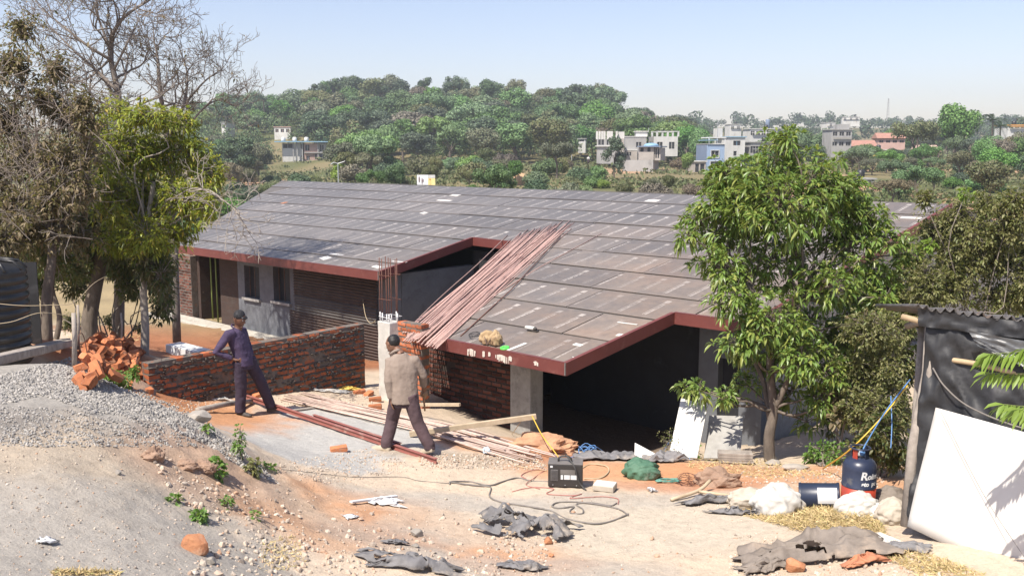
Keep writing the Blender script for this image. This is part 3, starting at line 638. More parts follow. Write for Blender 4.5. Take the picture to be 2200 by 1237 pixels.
# patch of bare brick courses standing on the plinth
BR = MB(); BR.obox((0, 0, 0), (.112, 0, 0), (0, .052, 0), (0, 0, .036)); 
def brick_mesh(seed, mat, L=.225, D=.105, H=.072):
    bm = bmesh.new(); bmesh.ops.create_cube(bm, size=1); r = random.Random(seed)
    bmesh.ops.subdivide_edges(bm, edges=bm.edges[:], cuts=1, use_grid_fill=True)
    for v in bm.verts:
        k = sum(abs(c) > .4 for c in v.co); f = {3: .955, 2: .985, 1: 1.0}.get(k, 1)
        v.co = Vector((v.co.x * L * f + r.uniform(-.004, .004), v.co.y * D * f + r.uniform(-.004, .004), v.co.z * H * f + r.uniform(-.003, .003)))
    me = bpy.data.meshes.new('brick'); bm.to_mesh(me); bm.free(); me.materials.append(MATS[mat]); return me
BRICKS = [brick_mesh(i, 'brick', D=.20, H=.066) for i in range(8)]; SHADEB = [brick_mesh(i, 'brick_shade', D=.20, H=.066) for i in range(8)]; LOOSE = [brick_mesh(20 + i, 'brick_loose') for i in range(8)]
def lay_bricks(parent, p0, p1, zb, ztop, th, out, course=.092, blen=.242, jit=.006, half=False, skip=.0, seed=1, proud=0.0, pool=None):
    "courses of single bricks from p0 to p1; zb(t) is the ground line; every brick is its own object"
    r = random.Random(seed); p0, p1 = np.asarray(p0, float), np.asarray(p1, float); L = np.hypot(*(p1 - p0)[:2]); d = (p1 - p0) / L; d[2] = 0
    ang = math.atan2(d[1], d[0]); wl = np.array(world_loc(parent)); nrow = 0; z = ztop - course / 2 + .008
    k = 0
    while z > zb(0.0) - .3 or z > zb(1.0) - .3:
        s = -blen / 2 * (k % 2) ; first = True
        while s < L - .02:
            e = min(s + blen, L); b = max(s, 0); ln = e - b
            if ln > .05:
                t = (b + e) / 2 / L
                if z > zb(t) - .09 and r.random() > skip:
                    c = p0 + d * (b + e) / 2; c[2] = z + r.uniform(-.005, .005)
                    c = c + np.asarray(out) * (proud + r.uniform(-.004, .007))
                    o = inst('brick', r.choice(pool or BRICKS), parent, V(c - wl), (r.uniform(-.03, .03), r.uniform(-.035, .035), ang + r.uniform(-.025, .025)), ((ln - .013) / .225 * r.uniform(.97, 1.0), th / .20, r.uniform(.92, 1.04)))
            s += blen
        z -= course; k += 1
        if k > 30: break
lay_bricks(lay_later[0], B(lay_later[1], NW + .1, 0), B(lay_later[2], NW + .1, 0), lambda t: zw0, lay_later[3], .21, -NH, seed=8, pool=SHADEB)
# shaded brick wall under the porch, its column, its planks
NB_ = 1.1
abL, abR = aw(909, 800, NB_)[0], aw(1097, 800, NB_)[0]
zt = roofz(0, NB_) - .18
bw = MB(); bw.obox(B((abL + abR) / 2, NB_ + .115, (zt - .7) / 2 - .0), A * (abL - abR) / 2, NH * .085, UP * (zt + .7) / 2); pw = bw.build('porch_brick_wall', 'soil_floor', bld)
lay_bricks(pw, B(abR, NB_ + .115, 0), B(abL, NB_ + .115, 0), lambda t: -.25 + .1 * t, zt, .2, -NH, seed=4, skip=.02, pool=SHADEB)
ac0, ac1 = aw(1096, 850, .9)[0], aw(1139, 850, .9)[0]
mb = MB(); mb.obox(B((ac0 + ac1) / 2 - .0, .9 + .17, (zt - .7) / 2 + .005), A * (ac0 - ac1) / 2, NH * .17, UP * (zt + .7) / 2 - UP * .01); mb.build('porch_column', 'concrete', bld, bevel=.012)
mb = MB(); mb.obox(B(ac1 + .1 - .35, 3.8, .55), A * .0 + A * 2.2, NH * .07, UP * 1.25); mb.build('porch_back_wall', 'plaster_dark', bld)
# wall right of the porch and the flank wall beyond it
aR0 = -1.42
wall_grid('right_front_wall', aR0, -.15, -.7, ZE, NW + .02, .2, [(-.98, -.55, -.3, 1.0)], 'plaster_grey')
mb = MB(); mb.obox(B(-.77, NW + .215, .35), A * .26, NH * .003, UP * .7); mb.build('window', 'dark_opening', bld)
fl = wall_grid('flank_wall', NW + .23, 19.0, -.7, ZE, -aR0 - .2, .2, [(7.0, 8.0, .3, 1.3), (10, 11, .3, 1.3)], 'concrete', NH, -A)
mb = MB(); mb.add([B(aR0 + .1, NW + .25, ZE), B(aR0 + .1, 11.6, ZE), B(aR0 + .1, 11.6, roofz(0, 11.6) - .18), B(aR0 - .02, NW + .25, ZE), B(aR0 - .02, 11.6, ZE), B(aR0 - .02, 11.6, roofz(0, 11.6) - .18)], [(0, 1, 2), (5, 4, 3), (0, 3, 4, 1), (1, 4, 5, 2), (2, 5, 3, 0)]); mb.build('gable', 'concrete', bld)
# recess walls of the notch
zt2 = roofz(0, 6.3) - .18
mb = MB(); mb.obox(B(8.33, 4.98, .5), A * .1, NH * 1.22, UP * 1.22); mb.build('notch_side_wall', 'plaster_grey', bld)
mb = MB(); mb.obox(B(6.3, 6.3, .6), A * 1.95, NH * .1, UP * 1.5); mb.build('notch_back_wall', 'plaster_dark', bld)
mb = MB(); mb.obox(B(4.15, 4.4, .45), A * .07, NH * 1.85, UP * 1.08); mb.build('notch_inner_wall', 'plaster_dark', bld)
# rusty corrugated sheets closing the bay of the left wing
def corrugated(name, p0, p1, z0, z1, mat, parent, pitch=.075, depth=.018, vertical=False, out=-NH, th=.0015):
    p0, p1 = np.asarray(p0, float), np.asarray(p1, float); m = int((z1 - z0) / pitch * 6); vs = []; fs = []
    for i in range(m + 1):
        z = z0 + (z1 - z0) * i / m; o = depth * math.sin(2 * math.pi * (z - z0) / pitch)
        for q in (p0, p1): vs.append([q[0] + out[0] * o, q[1] + out[1] * o, z])
    k = len(vs)
    for v in list(vs): vs.append([v[0] - out[0] * .004, v[1] - out[1] * .004, v[2]])
    for i in range(m):
        a = 2 * i; fs.append((a, a + 1, a + 3, a + 2)); fs.append((k + a, k + a + 2, k + a + 3, k + a + 1))
    mb = MB(); mb.add(vs, fs); return mb.build(name, mat, parent, smooth=True)
r1 = rect(633, 812, 596, 650); r2 = rect(618, 812, 652, 730)
aa0 = aw(634, 640)[0]; aa1 = aw(812, 640)[0]
corrugated('corrugated_sheet', B(aa1, NW - .03, 0), B(aa0, NW - .03, 0), .78, ZE + .02, 'rust_sheet', bld)
corrugated('corrugated_sheet', B(aa1, NW - .06, 0), B(aa0 - .05, NW - .06, 0), .38, .80, 'grey_sheet', bld)
corrugated('corrugated_sheet', B(aa1 - .1, NW - .05, 0), B(aa0 + .2, NW - .05, 0), -.75, .40, 'rust_sheet', bld)
# poles added in place of the bright green gap in the doorway; brace rod
for px in (452, 463):
    a_, z_ = aw(px, 560, NW + .5); mb = MB(); mb.tube([B(a_, NW + .5, zw0 - .2), B(a_, NW + .5, ZE)], .025, 8); mb.build('green_gap_strip', 'gap_stem_green' if 'gap_stem_green' in MATS else PM('gap_stem_green', (.24, .29, .08), (.18, .23, .06), .6, 3, .001), bld, True)
a_, z_ = aw(425, 600, NW + .3); mb = MB(); mb.tube([B(a_ + .5, NW + .3, .9), B(a_ - .3, NW + .3, .3)], .015, 6); mb.build('brace_rod', 'rust_steel', bld)
# dangling wire by the shutter
pts = [P(779, 636, 24), P(781, 655, 23), P(786, 680, 21.5), P(795, 694, 19.5), P(806, 690, 18.2)]
mb = MB(); mb.tube(cr(pts), .008, 5); tag(mb.build('hanging_cable', 'cable_tan', smooth=True), 'thin pale cable hanging between the corrugated sheets and the pillar', 'cable')
# ================================================================== BRICK WALLS, PILLAR, RODS, BEAMS
pr_, pl_ = P(787, 832, 18.4), P(322, 850, 14.85); zt = P(785, 692, 18.4)[2]
dw = (pr_ - pl_); dw[2] = 0; Lw = np.hypot(dw[0], dw[1]); dw /= Lw; outw = np.array([dw[1], -dw[0], 0])
gw = thing('brick_wall', 'low unplastered brick boundary wall behind the worker in purple', 'wall', pl_)
mb = MB(); c = (pr_ + pl_) / 2 - outw * .115; mb.obox([c[0], c[1], (zt - .5) / 2 - .004], dw * (Lw / 2 - .012), outw * .098, UP * (zt + .5) / 2); core = mb.build('mortar_core', 'mortar', gw)
def zb_(t):
    q = pl_ + (pr_ - pl_) * t; return g1(q[0], q[1])
lay_bricks(gw, pl_ - outw * .115, pr_ - outw * .115, zb_, zt, .2, outw, seed=9, course=.094)
# squeezed mortar ridges on the face
mb = MB(); r = random.Random(5)
for k in range(14):
    z = zt - .094 * (k + 1) + .004
    s = 0.0
    while s < Lw - .2:
        ln = r.uniform(.08, .3); q = pl_ + dw * s
        if z > zb_(s / Lw) - .05 and r.random() < .8:
            pts = [pl_ + dw * (s + ln * t) + outw * (r.uniform(.0, .012) - .017) + UP * (z + r.uniform(-.012, .012) - pl_[2]) for t in (0, .3, .6, 1)]
            mb.tube(pts, [(.010, .014), (r.uniform(.014, .028), r.uniform(.012, .022)), (r.uniform(.012, .026), .016), (.008, .010)], 6)
        s += ln * r.uniform(.9, 1.3)
for k in range(230):
    s = r.uniform(.1, Lw - .1); z = r.uniform(zb_(s / Lw), zt - .06); q = pl_ + dw * s + outw * -.004; q[2] = z
    mb.blob(q, (r.uniform(.02, .07), .012, r.uniform(.012, .035)), 1, .5, 2, k)
tag(mb.build('mortar_squeeze', PM('mortar_dark', (.12, .10, .088), (.08, .066, .058), .95, 12, .006, 30, spec=.1), gw, True), None, None, None, 'stuff')
# pillar with starter bars
pp = P(832, 878, 17.45); zp = P(832, 688, 17.45)[2]
pil = thing('concrete_pillar', 'short rough concrete pillar with bare steel bars on top', 'pillar', pp)
mb = MB(); zs = np.linspace(pp[2] - .3, zp, 9)
for i, z in enumerate(zs):
    for sx, sy in ((-1, -1), (1, -1), (1, 1), (-1, 1)):
        q = pp + A * sx * -.165 + NH * (sy * .15 + .1); mb.v.append((q[0] + random.uniform(-.008, .008), q[1] + random.uniform(-.008, .008), z + (random.uniform(-.02, .02) if i == 8 else 0)))
for i in range(8):
    for j in range(4): mb.f.append((i * 4 + j, i * 4 + (j + 1) % 4, i * 4 + 4 + (j + 1) % 4, i * 4 + 4 + j))
mb.f.append((32, 33, 34, 35)); mb.build('shaft', 'concrete_pale', pil, bevel=.012)
tops = {}
for i, (sx, sy, pyt) in enumerate([(-.15, -.03, 549), (-.075, -.04, 551), (-.06, .16, 552), (.0, .0, 545), (.03, .2, 553), (.10, -.03, 547), (.155, .12, 549)]):
    q = pp - A * -sx * 1.0 * -1 + NH * sy; q = pp + A * (-sx) + NH * (sy + .03); zt_ = P(832, pyt, 17.5)[2]
    mb = MB(); mb.tube([[q[0], q[1], zp - .05], [q[0], q[1], zp + .5], [q[0] + random.uniform(-.01, .01), q[1], zt_]], .009, 6); mb.build('starter_bar', 'rebar_rust', pil, True)
    mb = MB(); mb.tube([[q[0], q[1], zp - .01], [q[0], q[1], zp + .13 + random.uniform(0, .06)]], .0125, 6); mb.build('bar_splash', 'white_paint', pil, True)
for zz, m_ in ((zp + .10, 'white_paint'), (zp + .42, 'rebar_rust'), (zp + .86, 'rebar_rust')):
    ring = [pp + A * -sx + NH * (sy + .03) for sx, sy in ((-.16, -.05), (.165, -.05), (.165, .21), (-.16, .21), (-.16, -.05))]
    mb = MB(); mb.tube([[q[0], q[1], zz + random.uniform(-.012, .012)] for q in ring], .006, 5); mb.build('tie_ring', m_, pil)
# sunlit brick stub between pillar and rods
q0, q1 = P(853, 870, 17.45), P(907, 880, 17.05); zt3 = P(880, 691, 17.2)[2]; g2 = thing('brick_wall', 'narrow sunlit brick wall stub beside the concrete pillar', 'wall', (q0 + q1) / 2)
dq = q1 - q0; dq[2] = 0; Lq = np.hypot(dq[0], dq[1]); dq /= Lq; oq = np.array([dq[1], -dq[0], 0])
mb = MB(); c = (q0 + q1) / 2 - oq * .115; mb.obox([c[0], c[1], (zt3 - .6) / 2 - .004], dq * (Lq / 2 - .01), oq * .09, UP * (zt3 + .6) / 2); mb.build('mortar_core', 'mortar', g2)
lay_bricks(g2, q0 - oq * .115, q1 - oq * .115, lambda t: -.1, zt3, .2, oq, seed=12)
# rods leaning in a bundle over the notch and the eave
def unit_(v): return v / np.linalg.norm(v)
def rod(name, label, group, pts, r, mat='rebar'):
    mb = MB(); mb.tube(pts, r, 6); return tag(mb.build(name, mat, smooth=True), label, 'steel rod', group)
r = random.Random(21)
for i in range(84):
    t = (i + r.uniform(0, 1)) / 84; u = min(1, max(0, t + r.gauss(0, .10)))
    lo = (866 + 76 * t + r.uniform(-4, 4), 722 + 20 * t + r.uniform(-10, 14)); hi = (1098 + 124 * u + r.uniform(-14, 14), 517 - 34 * u + r.uniform(-10, 12))
    h = .012 + .02 * r.random() + .055 * math.sin(math.pi * t) * r.random()
    p0, p1 = R(*lo) + RN * h, R(*hi) + RN * (h * .9)
    mid = [(p0 * (1 - s) + p1 * s) + A * r.uniform(-.03, .03) + RN * r.uniform(-.004, .012) for s in (.3, .62)]
    rod('steel_rod', 'dusty reddish steel rod in the thick bundle lying across the roof edge', 'rods bundled on the roof edge', cr([p0, mid[0], mid[1], p1], 3), .0115)
rod('steel_rod', 'single dark steel rod lying on the roof beside the tool bag', None, [R(990, 724) + RN * .02, R(1100, 626) + RN * .05, R(1205, 512) + RN * .06], .011, 'rebar_rust')
rod('steel_rod', 'single pale rod lying apart on the roof, right of the bundle', None, [R(1050, 644) + RN * .022, R(1160, 576) + RN * .024, R(1292, 504) + RN * .022], .010, 'rebar')
# rods on the ground
for i in range(34):
    t = (i + r.uniform(-.4, .4)) / 33
    if i == 0: l0, l1 = T(628, 853), T(1112, 977); ld = unit_(l1 - l0); ls = np.array([ld[1], -ld[0], 0])
    a0_, a1_ = r.uniform(-.1, .9) * r.random(), r.uniform(-.7, .5); pts = []
    for s_ in (0, .33, .66, 1):
        q = (l0 + ld * a0_) * (1 - s_) + (l1 + ld * a1_) * s_ + ls * ((t - .5) * (.55 + .35 * s_) + r.uniform(-.03, .03) - .10 * math.sin(math.pi * s_)); q[2] = g1(q[0], q[1]) + .015 + .045 * r.random(); pts.append(q)
    rod('steel_rod', 'dusty steel rod in the long bundle lying on the ground', 'rods bundled on the ground', cr(pts, 4), .0115, 'rebar_dusty')
def ibeam(name, label, p0, p1, h=.06, wd=.05, mat='steel_red'):
    p0, p1 = np.asarray(p0, float), np.asarray(p1, float); x, y, z = basis(p1 - p0); mb = MB(); c = (p0 + p1) / 2; L = (p1 - p0) / 2
    mb.obox(c, x * .004, y * h / 2 * .97, L); mb.obox(c + y * h / 2, x * wd / 2, y * .004, L); mb.obox(c - y * h / 2, x * wd / 2, y * .004, L)
    return tag(mb.build(name, mat), label, 'steel beam')
b0, b1 = T(530, 858, .045), T(938, 996, .04)
ibeam('steel_beam', 'long red oxide steel beam underfoot between the two workers', b0, b1)
ibeam('steel_beam', 'shorter red steel beam pressed alongside the long one near its middle', b0 * .62 + b1 * .38 + np.array([.07, .07, .0]), b0 * .18 + b1 * .82 + np.array([.07, .07, 0]))
mb = MB(); a_, b_ = T(425, 886, .04), T(540, 868, .05); mb.tube([a_, (a_ + b_) / 2 + UP * .02, b_], [.045, .042, .038], 8); tag(mb.build('timber_pole', 'timber_grey', smooth=True), 'weathered round timber pole lying left of the worker in purple', 'pole')
# timbers
def plank(label, p0, p1, wd, ht, mat='timber', name='timber_plank', cat='plank', bev=.004):
    mb = MB(); mb.beam(p0, p1, wd, ht); return tag(mb.build(name, mat, bevel=bev), label, cat)
plank('pale timber batten sticking out behind the worker in the tan jacket', P(880, 869, 15.9), P(988, 869, 15.3), .05, .05)
plank('long pale timber propped against the concrete column, tied with yellow rope', T(880, 938, .04), P(1152, 894, 14.2), .06, .075)
plank('grey plank lying flat on the pale concrete slab by the beam', T(610, 886, .02), T(690, 876, .02), .06, .02, 'timber_grey')
def cable(label, pts, rad, mat, cat='cable', name='cable', group=None, k=8):
    mb = MB(); mb.tube(cr(pts, k), rad, 6); return tag(mb.build(name, mat, smooth=True), label, cat, group)
cable('yellow rope running from the propped timber down to the ground', [P(1143, 893, 14.15), P(1165, 935, 13.8), P(1190, 968, 13.4), T(1206, 992, .01)], .008, 'cable_yellow', 'rope', 'rope')
cable('thin pale rope tied under the propped timber by the column', [P(1122, 901, 14.25), P(1112, 915, 14.4), T(1100, 934, .01)], .006, 'cable_tan', 'rope', 'rope')
# brick heap
pc_ = T(240, 800); r = random.Random(33)
for i in range(84):
    while True:
        px, py = r.uniform(172, 330), r.uniform(742, 838)
        if ((px - 240) / 78) ** 2 + ((py - 800) / 60) ** 2 < 1: break
    p_ = T(px, py); hh = .30 * max(0, 1 - ((px - 236) / 70) ** 2 - ((py - 790) / 75) ** 2); p_[2] += hh * r.uniform(.55, 1.05) + .04
    o = bpy.data.objects.new('loose_brick', r.choice(LOOSE)); COL.objects.link(o); o.location = V(p_); o.rotation_euler = (r.uniform(-.9, .9), r.uniform(-.9, .9), r.uniform(0, 6.3)); o.scale = (r.uniform(.6, 1.05), 1, 1)
    tag(o, 'loose orange brick in the heap under the thin tree', 'brick', 'bricks in the tumbled heap')
mb = MB(); c = T(238, 812); mb.blob(c + UP * -.34, (.62, .55, .34), 3, .3, 2, 5); tag(mb.build('soil_heap', 'clod', smooth=True), 'red earth showing beneath the heap of loose bricks', 'earth heap')
for lab, px, py, rz in (('orange half brick lying against the foot of the boundary wall', 428, 857, .4), ('orange brick lying just behind the worker in purple', 556, 853, .9), ('orange brick at the foot of the concrete pillar', 806, 862, .2),
                        ('orange brick lying nearest the pillar corner', 792, 850, 1.2), ('orange brick standing in front of the pillar base', 806, 878, .1), ('pale orange brick beside yellow cloth near the wall', 772, 846, .6), ('brick lying on the pale slab in front of the red beam', 728, 970, .3), ('brick fallen below the heap by the wall end', 318, 842, 2.2)):
    p_ = T(px, py, .035); o = bpy.data.objects.new('loose_brick', LOOSE[int(px) % 8]); COL.objects.link(o); o.location = V(p_); o.rotation_euler = (.1, -.08, rz); tag(o, lab, 'brick')

# ================================================================== CLOTH, SACKS, STONES
def cloth(name, label, cat, px, py, L, Wd, yaw, h, mat, seed, fold=3.0, n=64, holes=0.0, drape=1.0):
    h = h * 1.7; c = T(px, py); m = max(14, int(n * Wd / L)); u, v = np.meshgrid(np.linspace(-1, 1, n), np.linspace(-1, 1, m))
    th = np.arctan2(v, u); k = 1 + .9 * (fbm(np.cos(th) * 1.9 + seed, np.sin(th) * 1.6 + seed, 3, seed) - .47) + .25 * (fbm(u * 4 + seed, v * 4, 2, seed + 1) - .37)
    x, y = u * L / 2 * k, v * Wd / 2 * k; ca, sa = math.cos(yaw), math.sin(yaw)
    wx = .16 * (fbm(u * 2 + seed, v * 2, 3, seed + 9) - .45); wy = .16 * (fbm(u * 2, v * 2 + seed, 3, seed + 19) - .45)
    X, Y = c[0] + (x + wx) * ca - (y + wy) * sa, c[1] + (x + wx) * sa + (y + wy) * ca
    f = fold; q1 = 1 - np.abs(2 * fbm(x * f + seed * 3.1, y * f * 1.9, 3, seed + 2) / .875 - 1); q2 = 1 - np.abs(2 * fbm(x * f * 2.4, y * f * 1.3 + seed, 2, seed + 4) / .75 - 1)
    e = 1 - np.maximum(np.abs(u), np.abs(v)) ** 3
    rc = np.random.default_rng(seed); cs = 0
    for _ in range(26):
        an = rc.normal(0, .9) + 1.2; cs = cs + rc.uniform(.4, 1) * np.minimum(np.abs((x * math.cos(an) + y * math.sin(an)) / max(L, .3) * 2.2 - rc.uniform(-1, 1)), rc.uniform(.08, .25))
    cs = cs / 26 / .12
    Z = gz(X.ravel(), Y.ravel()).reshape(X.shape) + .012 + h * (.25 + .75 * e) * (q1 ** 2 * .55 + q2 ** 2 * .3 + .9 * np.abs(cs - .95)) * (.35 + 1.1 * fbm(u * 1.4 + seed, v * 1.4, 2, seed + 6))
    vs = np.stack([X, Y, Z], -1).reshape(-1, 3); fs = []
    hole = fbm(u * 3 + seed, v * 3, 3, seed + 40)
    for i in range(m - 1):
        for j in range(n - 1):
            if holes and hole[i, j] < holes: continue
            a = i * n + j; fs.append((a, a + 1, a + n + 1, a + n))
    mb = MB(); mb.add(vs, fs); o = mb.build(name, mat, smooth=True); s = o.modifiers.new('s', 'SOLIDIFY'); s.thickness = .004
    return tag(o, label, cat)
cloth('plastic_sheet', 'crumpled grey plastic sheet with earth on it, lying on the bare path', 'plastic sheet', 1128, 1142, 1.05, .55, -.25, .19, 'tarp_grey', 3, 4.5, holes=.33)
cloth('plastic_sheet', 'dark grey plastic sheet lying flat at the lower edge beside small stones', 'plastic sheet', 890, 1216, .95, .30, .03, .10, 'tarp_grey', 5, 4, holes=.30)
cloth('plastic_sheet', 'torn grey plastic scrap at the lower edge by the orange soil', 'plastic sheet', 1125, 1222, .42, .2, -.3, .07, 'tarp_grey', 7, 5)
cloth('tarpaulin', 'big crumpled brown tarpaulin lying before the dry grass', 'tarpaulin', 1745, 1192, 1.35, .68, -.1, .20, 'tarp_brown', 11, 2.2, holes=.28)
cloth('tarpaulin', 'small brown tarpaulin corner pinned under an orange rock', 'tarpaulin', 1640, 1224, .45, .24, .3, .10, 'tarp_brown', 12, 4)
cloth('plastic_sheet', 'long dark plastic strip trailing beside the white sack', 'plastic sheet', 1530, 1080, .75, .16, .12, .10, 'tarp_grey', 13, 5)
cloth('plastic_sheet', 'thin dark plastic strip along the edge of the dry grass', 'plastic sheet', 1580, 1104, .6, .09, -.35, .06, 'tarp_grey', 14, 5)
cloth('plastic_sheet', 'grey plastic sheet crumpled along the pit edge behind the green sack', 'plastic sheet', 1320, 987, 1.1, .4, .0, .14, 'tarp_grey', 15, 4)
cloth('plastic_sheet', 'grey cloth heaped right of the green sack', 'cloth', 1435, 990, .55, .25, .1, .13, 'tarp_grey', 16, 5)
cloth('rag', 'orange rag at the right end of the brown tarpaulin', 'rag', 1862, 1212, .4, .14, .1, .07, 'rag_orange', 17, 6)
cloth('cloth', 'grey cloth strip lying below the white panel of the shack', 'cloth', 1925, 1185, .5, .2, -.4, .08, 'tarp_grey', 18, 5)
cloth('cloth', 'yellow cloth lying at the foot of the boundary wall', 'cloth', 752, 838, .5, .18, .1, .05, PM('cloth_yellow', (.70, .52, .12), (.6, .45, .12), .8, 5, .002), 19, 5)
cloth('cloth', 'pale cloth strip along the foot of the boundary wall', 'cloth', 690, 840, 1.1, .12, .25, .04, 'sack_white', 20, 5)
cloth('cloth', 'cream cloth strip at the wall foot left of the worker', 'cloth', 462, 858, .5, .10, .25, .04, 'sack_white', 21, 5)
cloth('plastic_bag', 'thin white plastic bag lying beside the white plank on orange soil', 'plastic bag', 825, 1082, .36, .14, .1, .05, 'white_paint', 22, 6)
cloth('plastic_scrap', 'small dark plastic flake beside the grey stones', 'plastic scrap', 850, 1167, .2, .07, .4, .03, 'tarp_grey', 23, 6)
cloth('paper_scrap', 'tiny white and red scrap on the grey gravel near the corner', 'litter', 102, 1167, .08, .05, .2, .03, 'white_paint', 24, 8, n=16)
cloth('paper_scrap', 'pale blue plastic scrap on the rods near the pit', 'litter', 1048, 975, .12, .12, .4, .09, PM('scrap_blue', (.6, .72, .78), (.7, .75, .8), .6, 5, 0), 25, 8, n=18)
cloth('paper_scrap', 'small white paper scrap right of the orange earth patch', 'litter', 1400, 1055, .07, .06, .4, .05, 'white_paint', 26, 8, n=14)
cloth('paper_scrap', 'white paper scrap on the orange soil left of the white plank', 'litter', 752, 1112, .12, .05, .1, .02, 'white_paint', 27, 8, n=14)
def sack(name, label, px, py, rad, mat, seed, cat='sack', amp=.75, dz=.6, freq=1.9):
    p_ = T(px, py); mb = MB(); mb.blob(p_ + UP * rad[2] * dz, rad, 5, amp, freq, seed, -.75)
    o = mb.build(name, mat, smooth=True); return tag(o, label, cat)
def csack(name, label, px, py, rad, mat, seed, cat='sack', yaw=0.0, dz=.55):
    "a soft bag with sharp folds"
    p_ = T(px, py); bm = bmesh.new(); bmesh.ops.create_icosphere(bm, subdivisions=5, radius=1); co = np.array([v.co[:] for v in bm.verts]); fs = [tuple(v.index for v in f.verts) for f in bm.faces]; bm.free()
    o = seed * 3.7; q = lambda f, s: 1 - np.abs(2 * (fbm(co[:, 0] * f + o, co[:, 1] * f + co[:, 2] * f * .8 + o, 2, s) / .75) - 1)
    k = 1 + .20 * (q(1.6, seed) ** 2 - .5) + .10 * (q(3.6, seed + 7) - .6)
    rc = np.random.default_rng(seed)
    for _ in range(22):
        nv = rc.normal(0, 1, 3); nv /= np.linalg.norm(nv); k = k + rc.uniform(.15, .42) * (np.minimum(np.abs(co @ nv - rc.uniform(-.75, .75)), rc.uniform(.08, .22)) - .12)
    k = k + .35 * (fbm(co[:, 0] * 1.1 + o, co[:, 2] * 1.1 + co[:, 1] + o, 2, seed + 2) - .37)
    co = co * k[:, None]; co[:, 2] = np.maximum(co[:, 2], -.62); ca, sa = math.cos(yaw), math.sin(yaw); co = co * np.array(rad)
    co = np.stack([co[:, 0] * ca - co[:, 1] * sa, co[:, 0] * sa + co[:, 1] * ca, co[:, 2]], 1)
    mb = MB(); mb.add(co + p_ + UP * rad[2] * dz, fs); return tag(mb.build(name, mat, smooth=True), label, cat)
csack('white_sack', 'crumpled white sack left of the blue drum', 1668, 1100, (.25, .2, .19), 'sack_white', 3)
csack('white_sack', 'white sack standing in front of the gas cylinder', 1842, 1110, (.21, .16, .155), 'sack_white', 8)
csack('white_sack', 'small folded white sack at the right of the dry grass', 1888, 1112, (.13, .10, .09), 'sack_white', 10)
csack('tan_sack', 'flattened beige sack left of the crumpled white sack', 1606, 1086, (.2, .13, .12), 'sack_tan', 9)
csack('tan_sack', 'beige cloth bundle against the shack post', 1916, 1120, (.17, .14, .14), 'sack_tan', 14)
csack('grey_sack', 'rounded grey sack between the gas cylinder and the shack post', 1905, 1092, (.2, .16, .14), 'tarp_brown', 15)
csack('green_sack', 'slumped green woven sack with open mouth beside the pit', 1378, 1024, (.24, .17, .15), 'sack_green', 21)
def rock(label, px, py, rad, mat='rock', seed=1, name='rock', cat='rock', amp=.55):
    p_ = T(px, py); mb = MB()
    if 'heap' in name or 'clump' in name or 'clod' in name: mb.blob(p_ + UP * rad[2] * .25, np.array(rad) * 1.05, 4, amp * .9, 2.2, seed)
    else: mb.facet(p_ + UP * rad[2] * .45, rad, seed)
    return tag(mb.build(name, mat), label, cat)
rock('broken orange brick lump lying on grey gravel near the lower edge', 422, 1184, (.115, .1, .105), 'rock_orange', 3, amp=.9)
rock('large grey boulder at the end of the gravel slope', 424, 905, (.17, .13, .11), 'rock', 4)
rock('orange rock weighing down the brown tarpaulin', 1705, 1228, (.12, .1, .09), 'rock_orange', 5)
rock('brown earth clod on the mound edge above the weeds', 330, 985, (.10, .08, .08), 'clod', 6, 'earth_clod', 'earth clod', .9)
rock('round reddish stone beside the crumpled grey plastic sheet', 1176, 1168, (.055, .05, .055), 'rock_orange', 7)
rock('small reddish stone on the path below the grey sheet', 1184, 1196, (.03, .03, .03), 'rock_orange', 8)
rock('pale round stone above the dark plastic sheet', 895, 1152, (.07, .06, .055), 'rock', 9)
rock('flat grey stone below the pale round stone', 892, 1175, (.045, .035, .02), 'rock', 10)
rock('grey stone by the foot of the leafy tree', 1660, 998, (.13, .1, .07), 'rock', 11)
rock('long pale stone lying right of the leafy tree', 1712, 1010, (.22, .12, .07), 'rock', 12)
rock('clump of red earth pulled up beside the fallen branch', 1540, 1042, (.3, .18, .16), 'clod', 13, 'earth_clump', 'earth clump', .9)
rock('earth clod on the slope right of the brown clod', 400, 1005, (.09, .07, .06), 'clod', 14, 'earth_clod', 'earth clod', .9)
rock('orange soil heap at the foot of the concrete column', 1170, 966, (.46, .40, .15), 'soil_heap', 15, 'soil_heap', 'soil heap', 1.1)
rock('stone half buried below the dark clod, on the mound slope', 440, 1010, (.1, .08, .07), 'clod', 16, 'earth_clod', 'earth clod', .9)
rock('grey brown stone left of the broken orange lump', 455, 1212, (.05, .045, .04), 'rock', 17)
rock('dark stone sticking out of the grey ground near the gravel', 255, 1020, (.03, .03, .035), 'rock', 18)

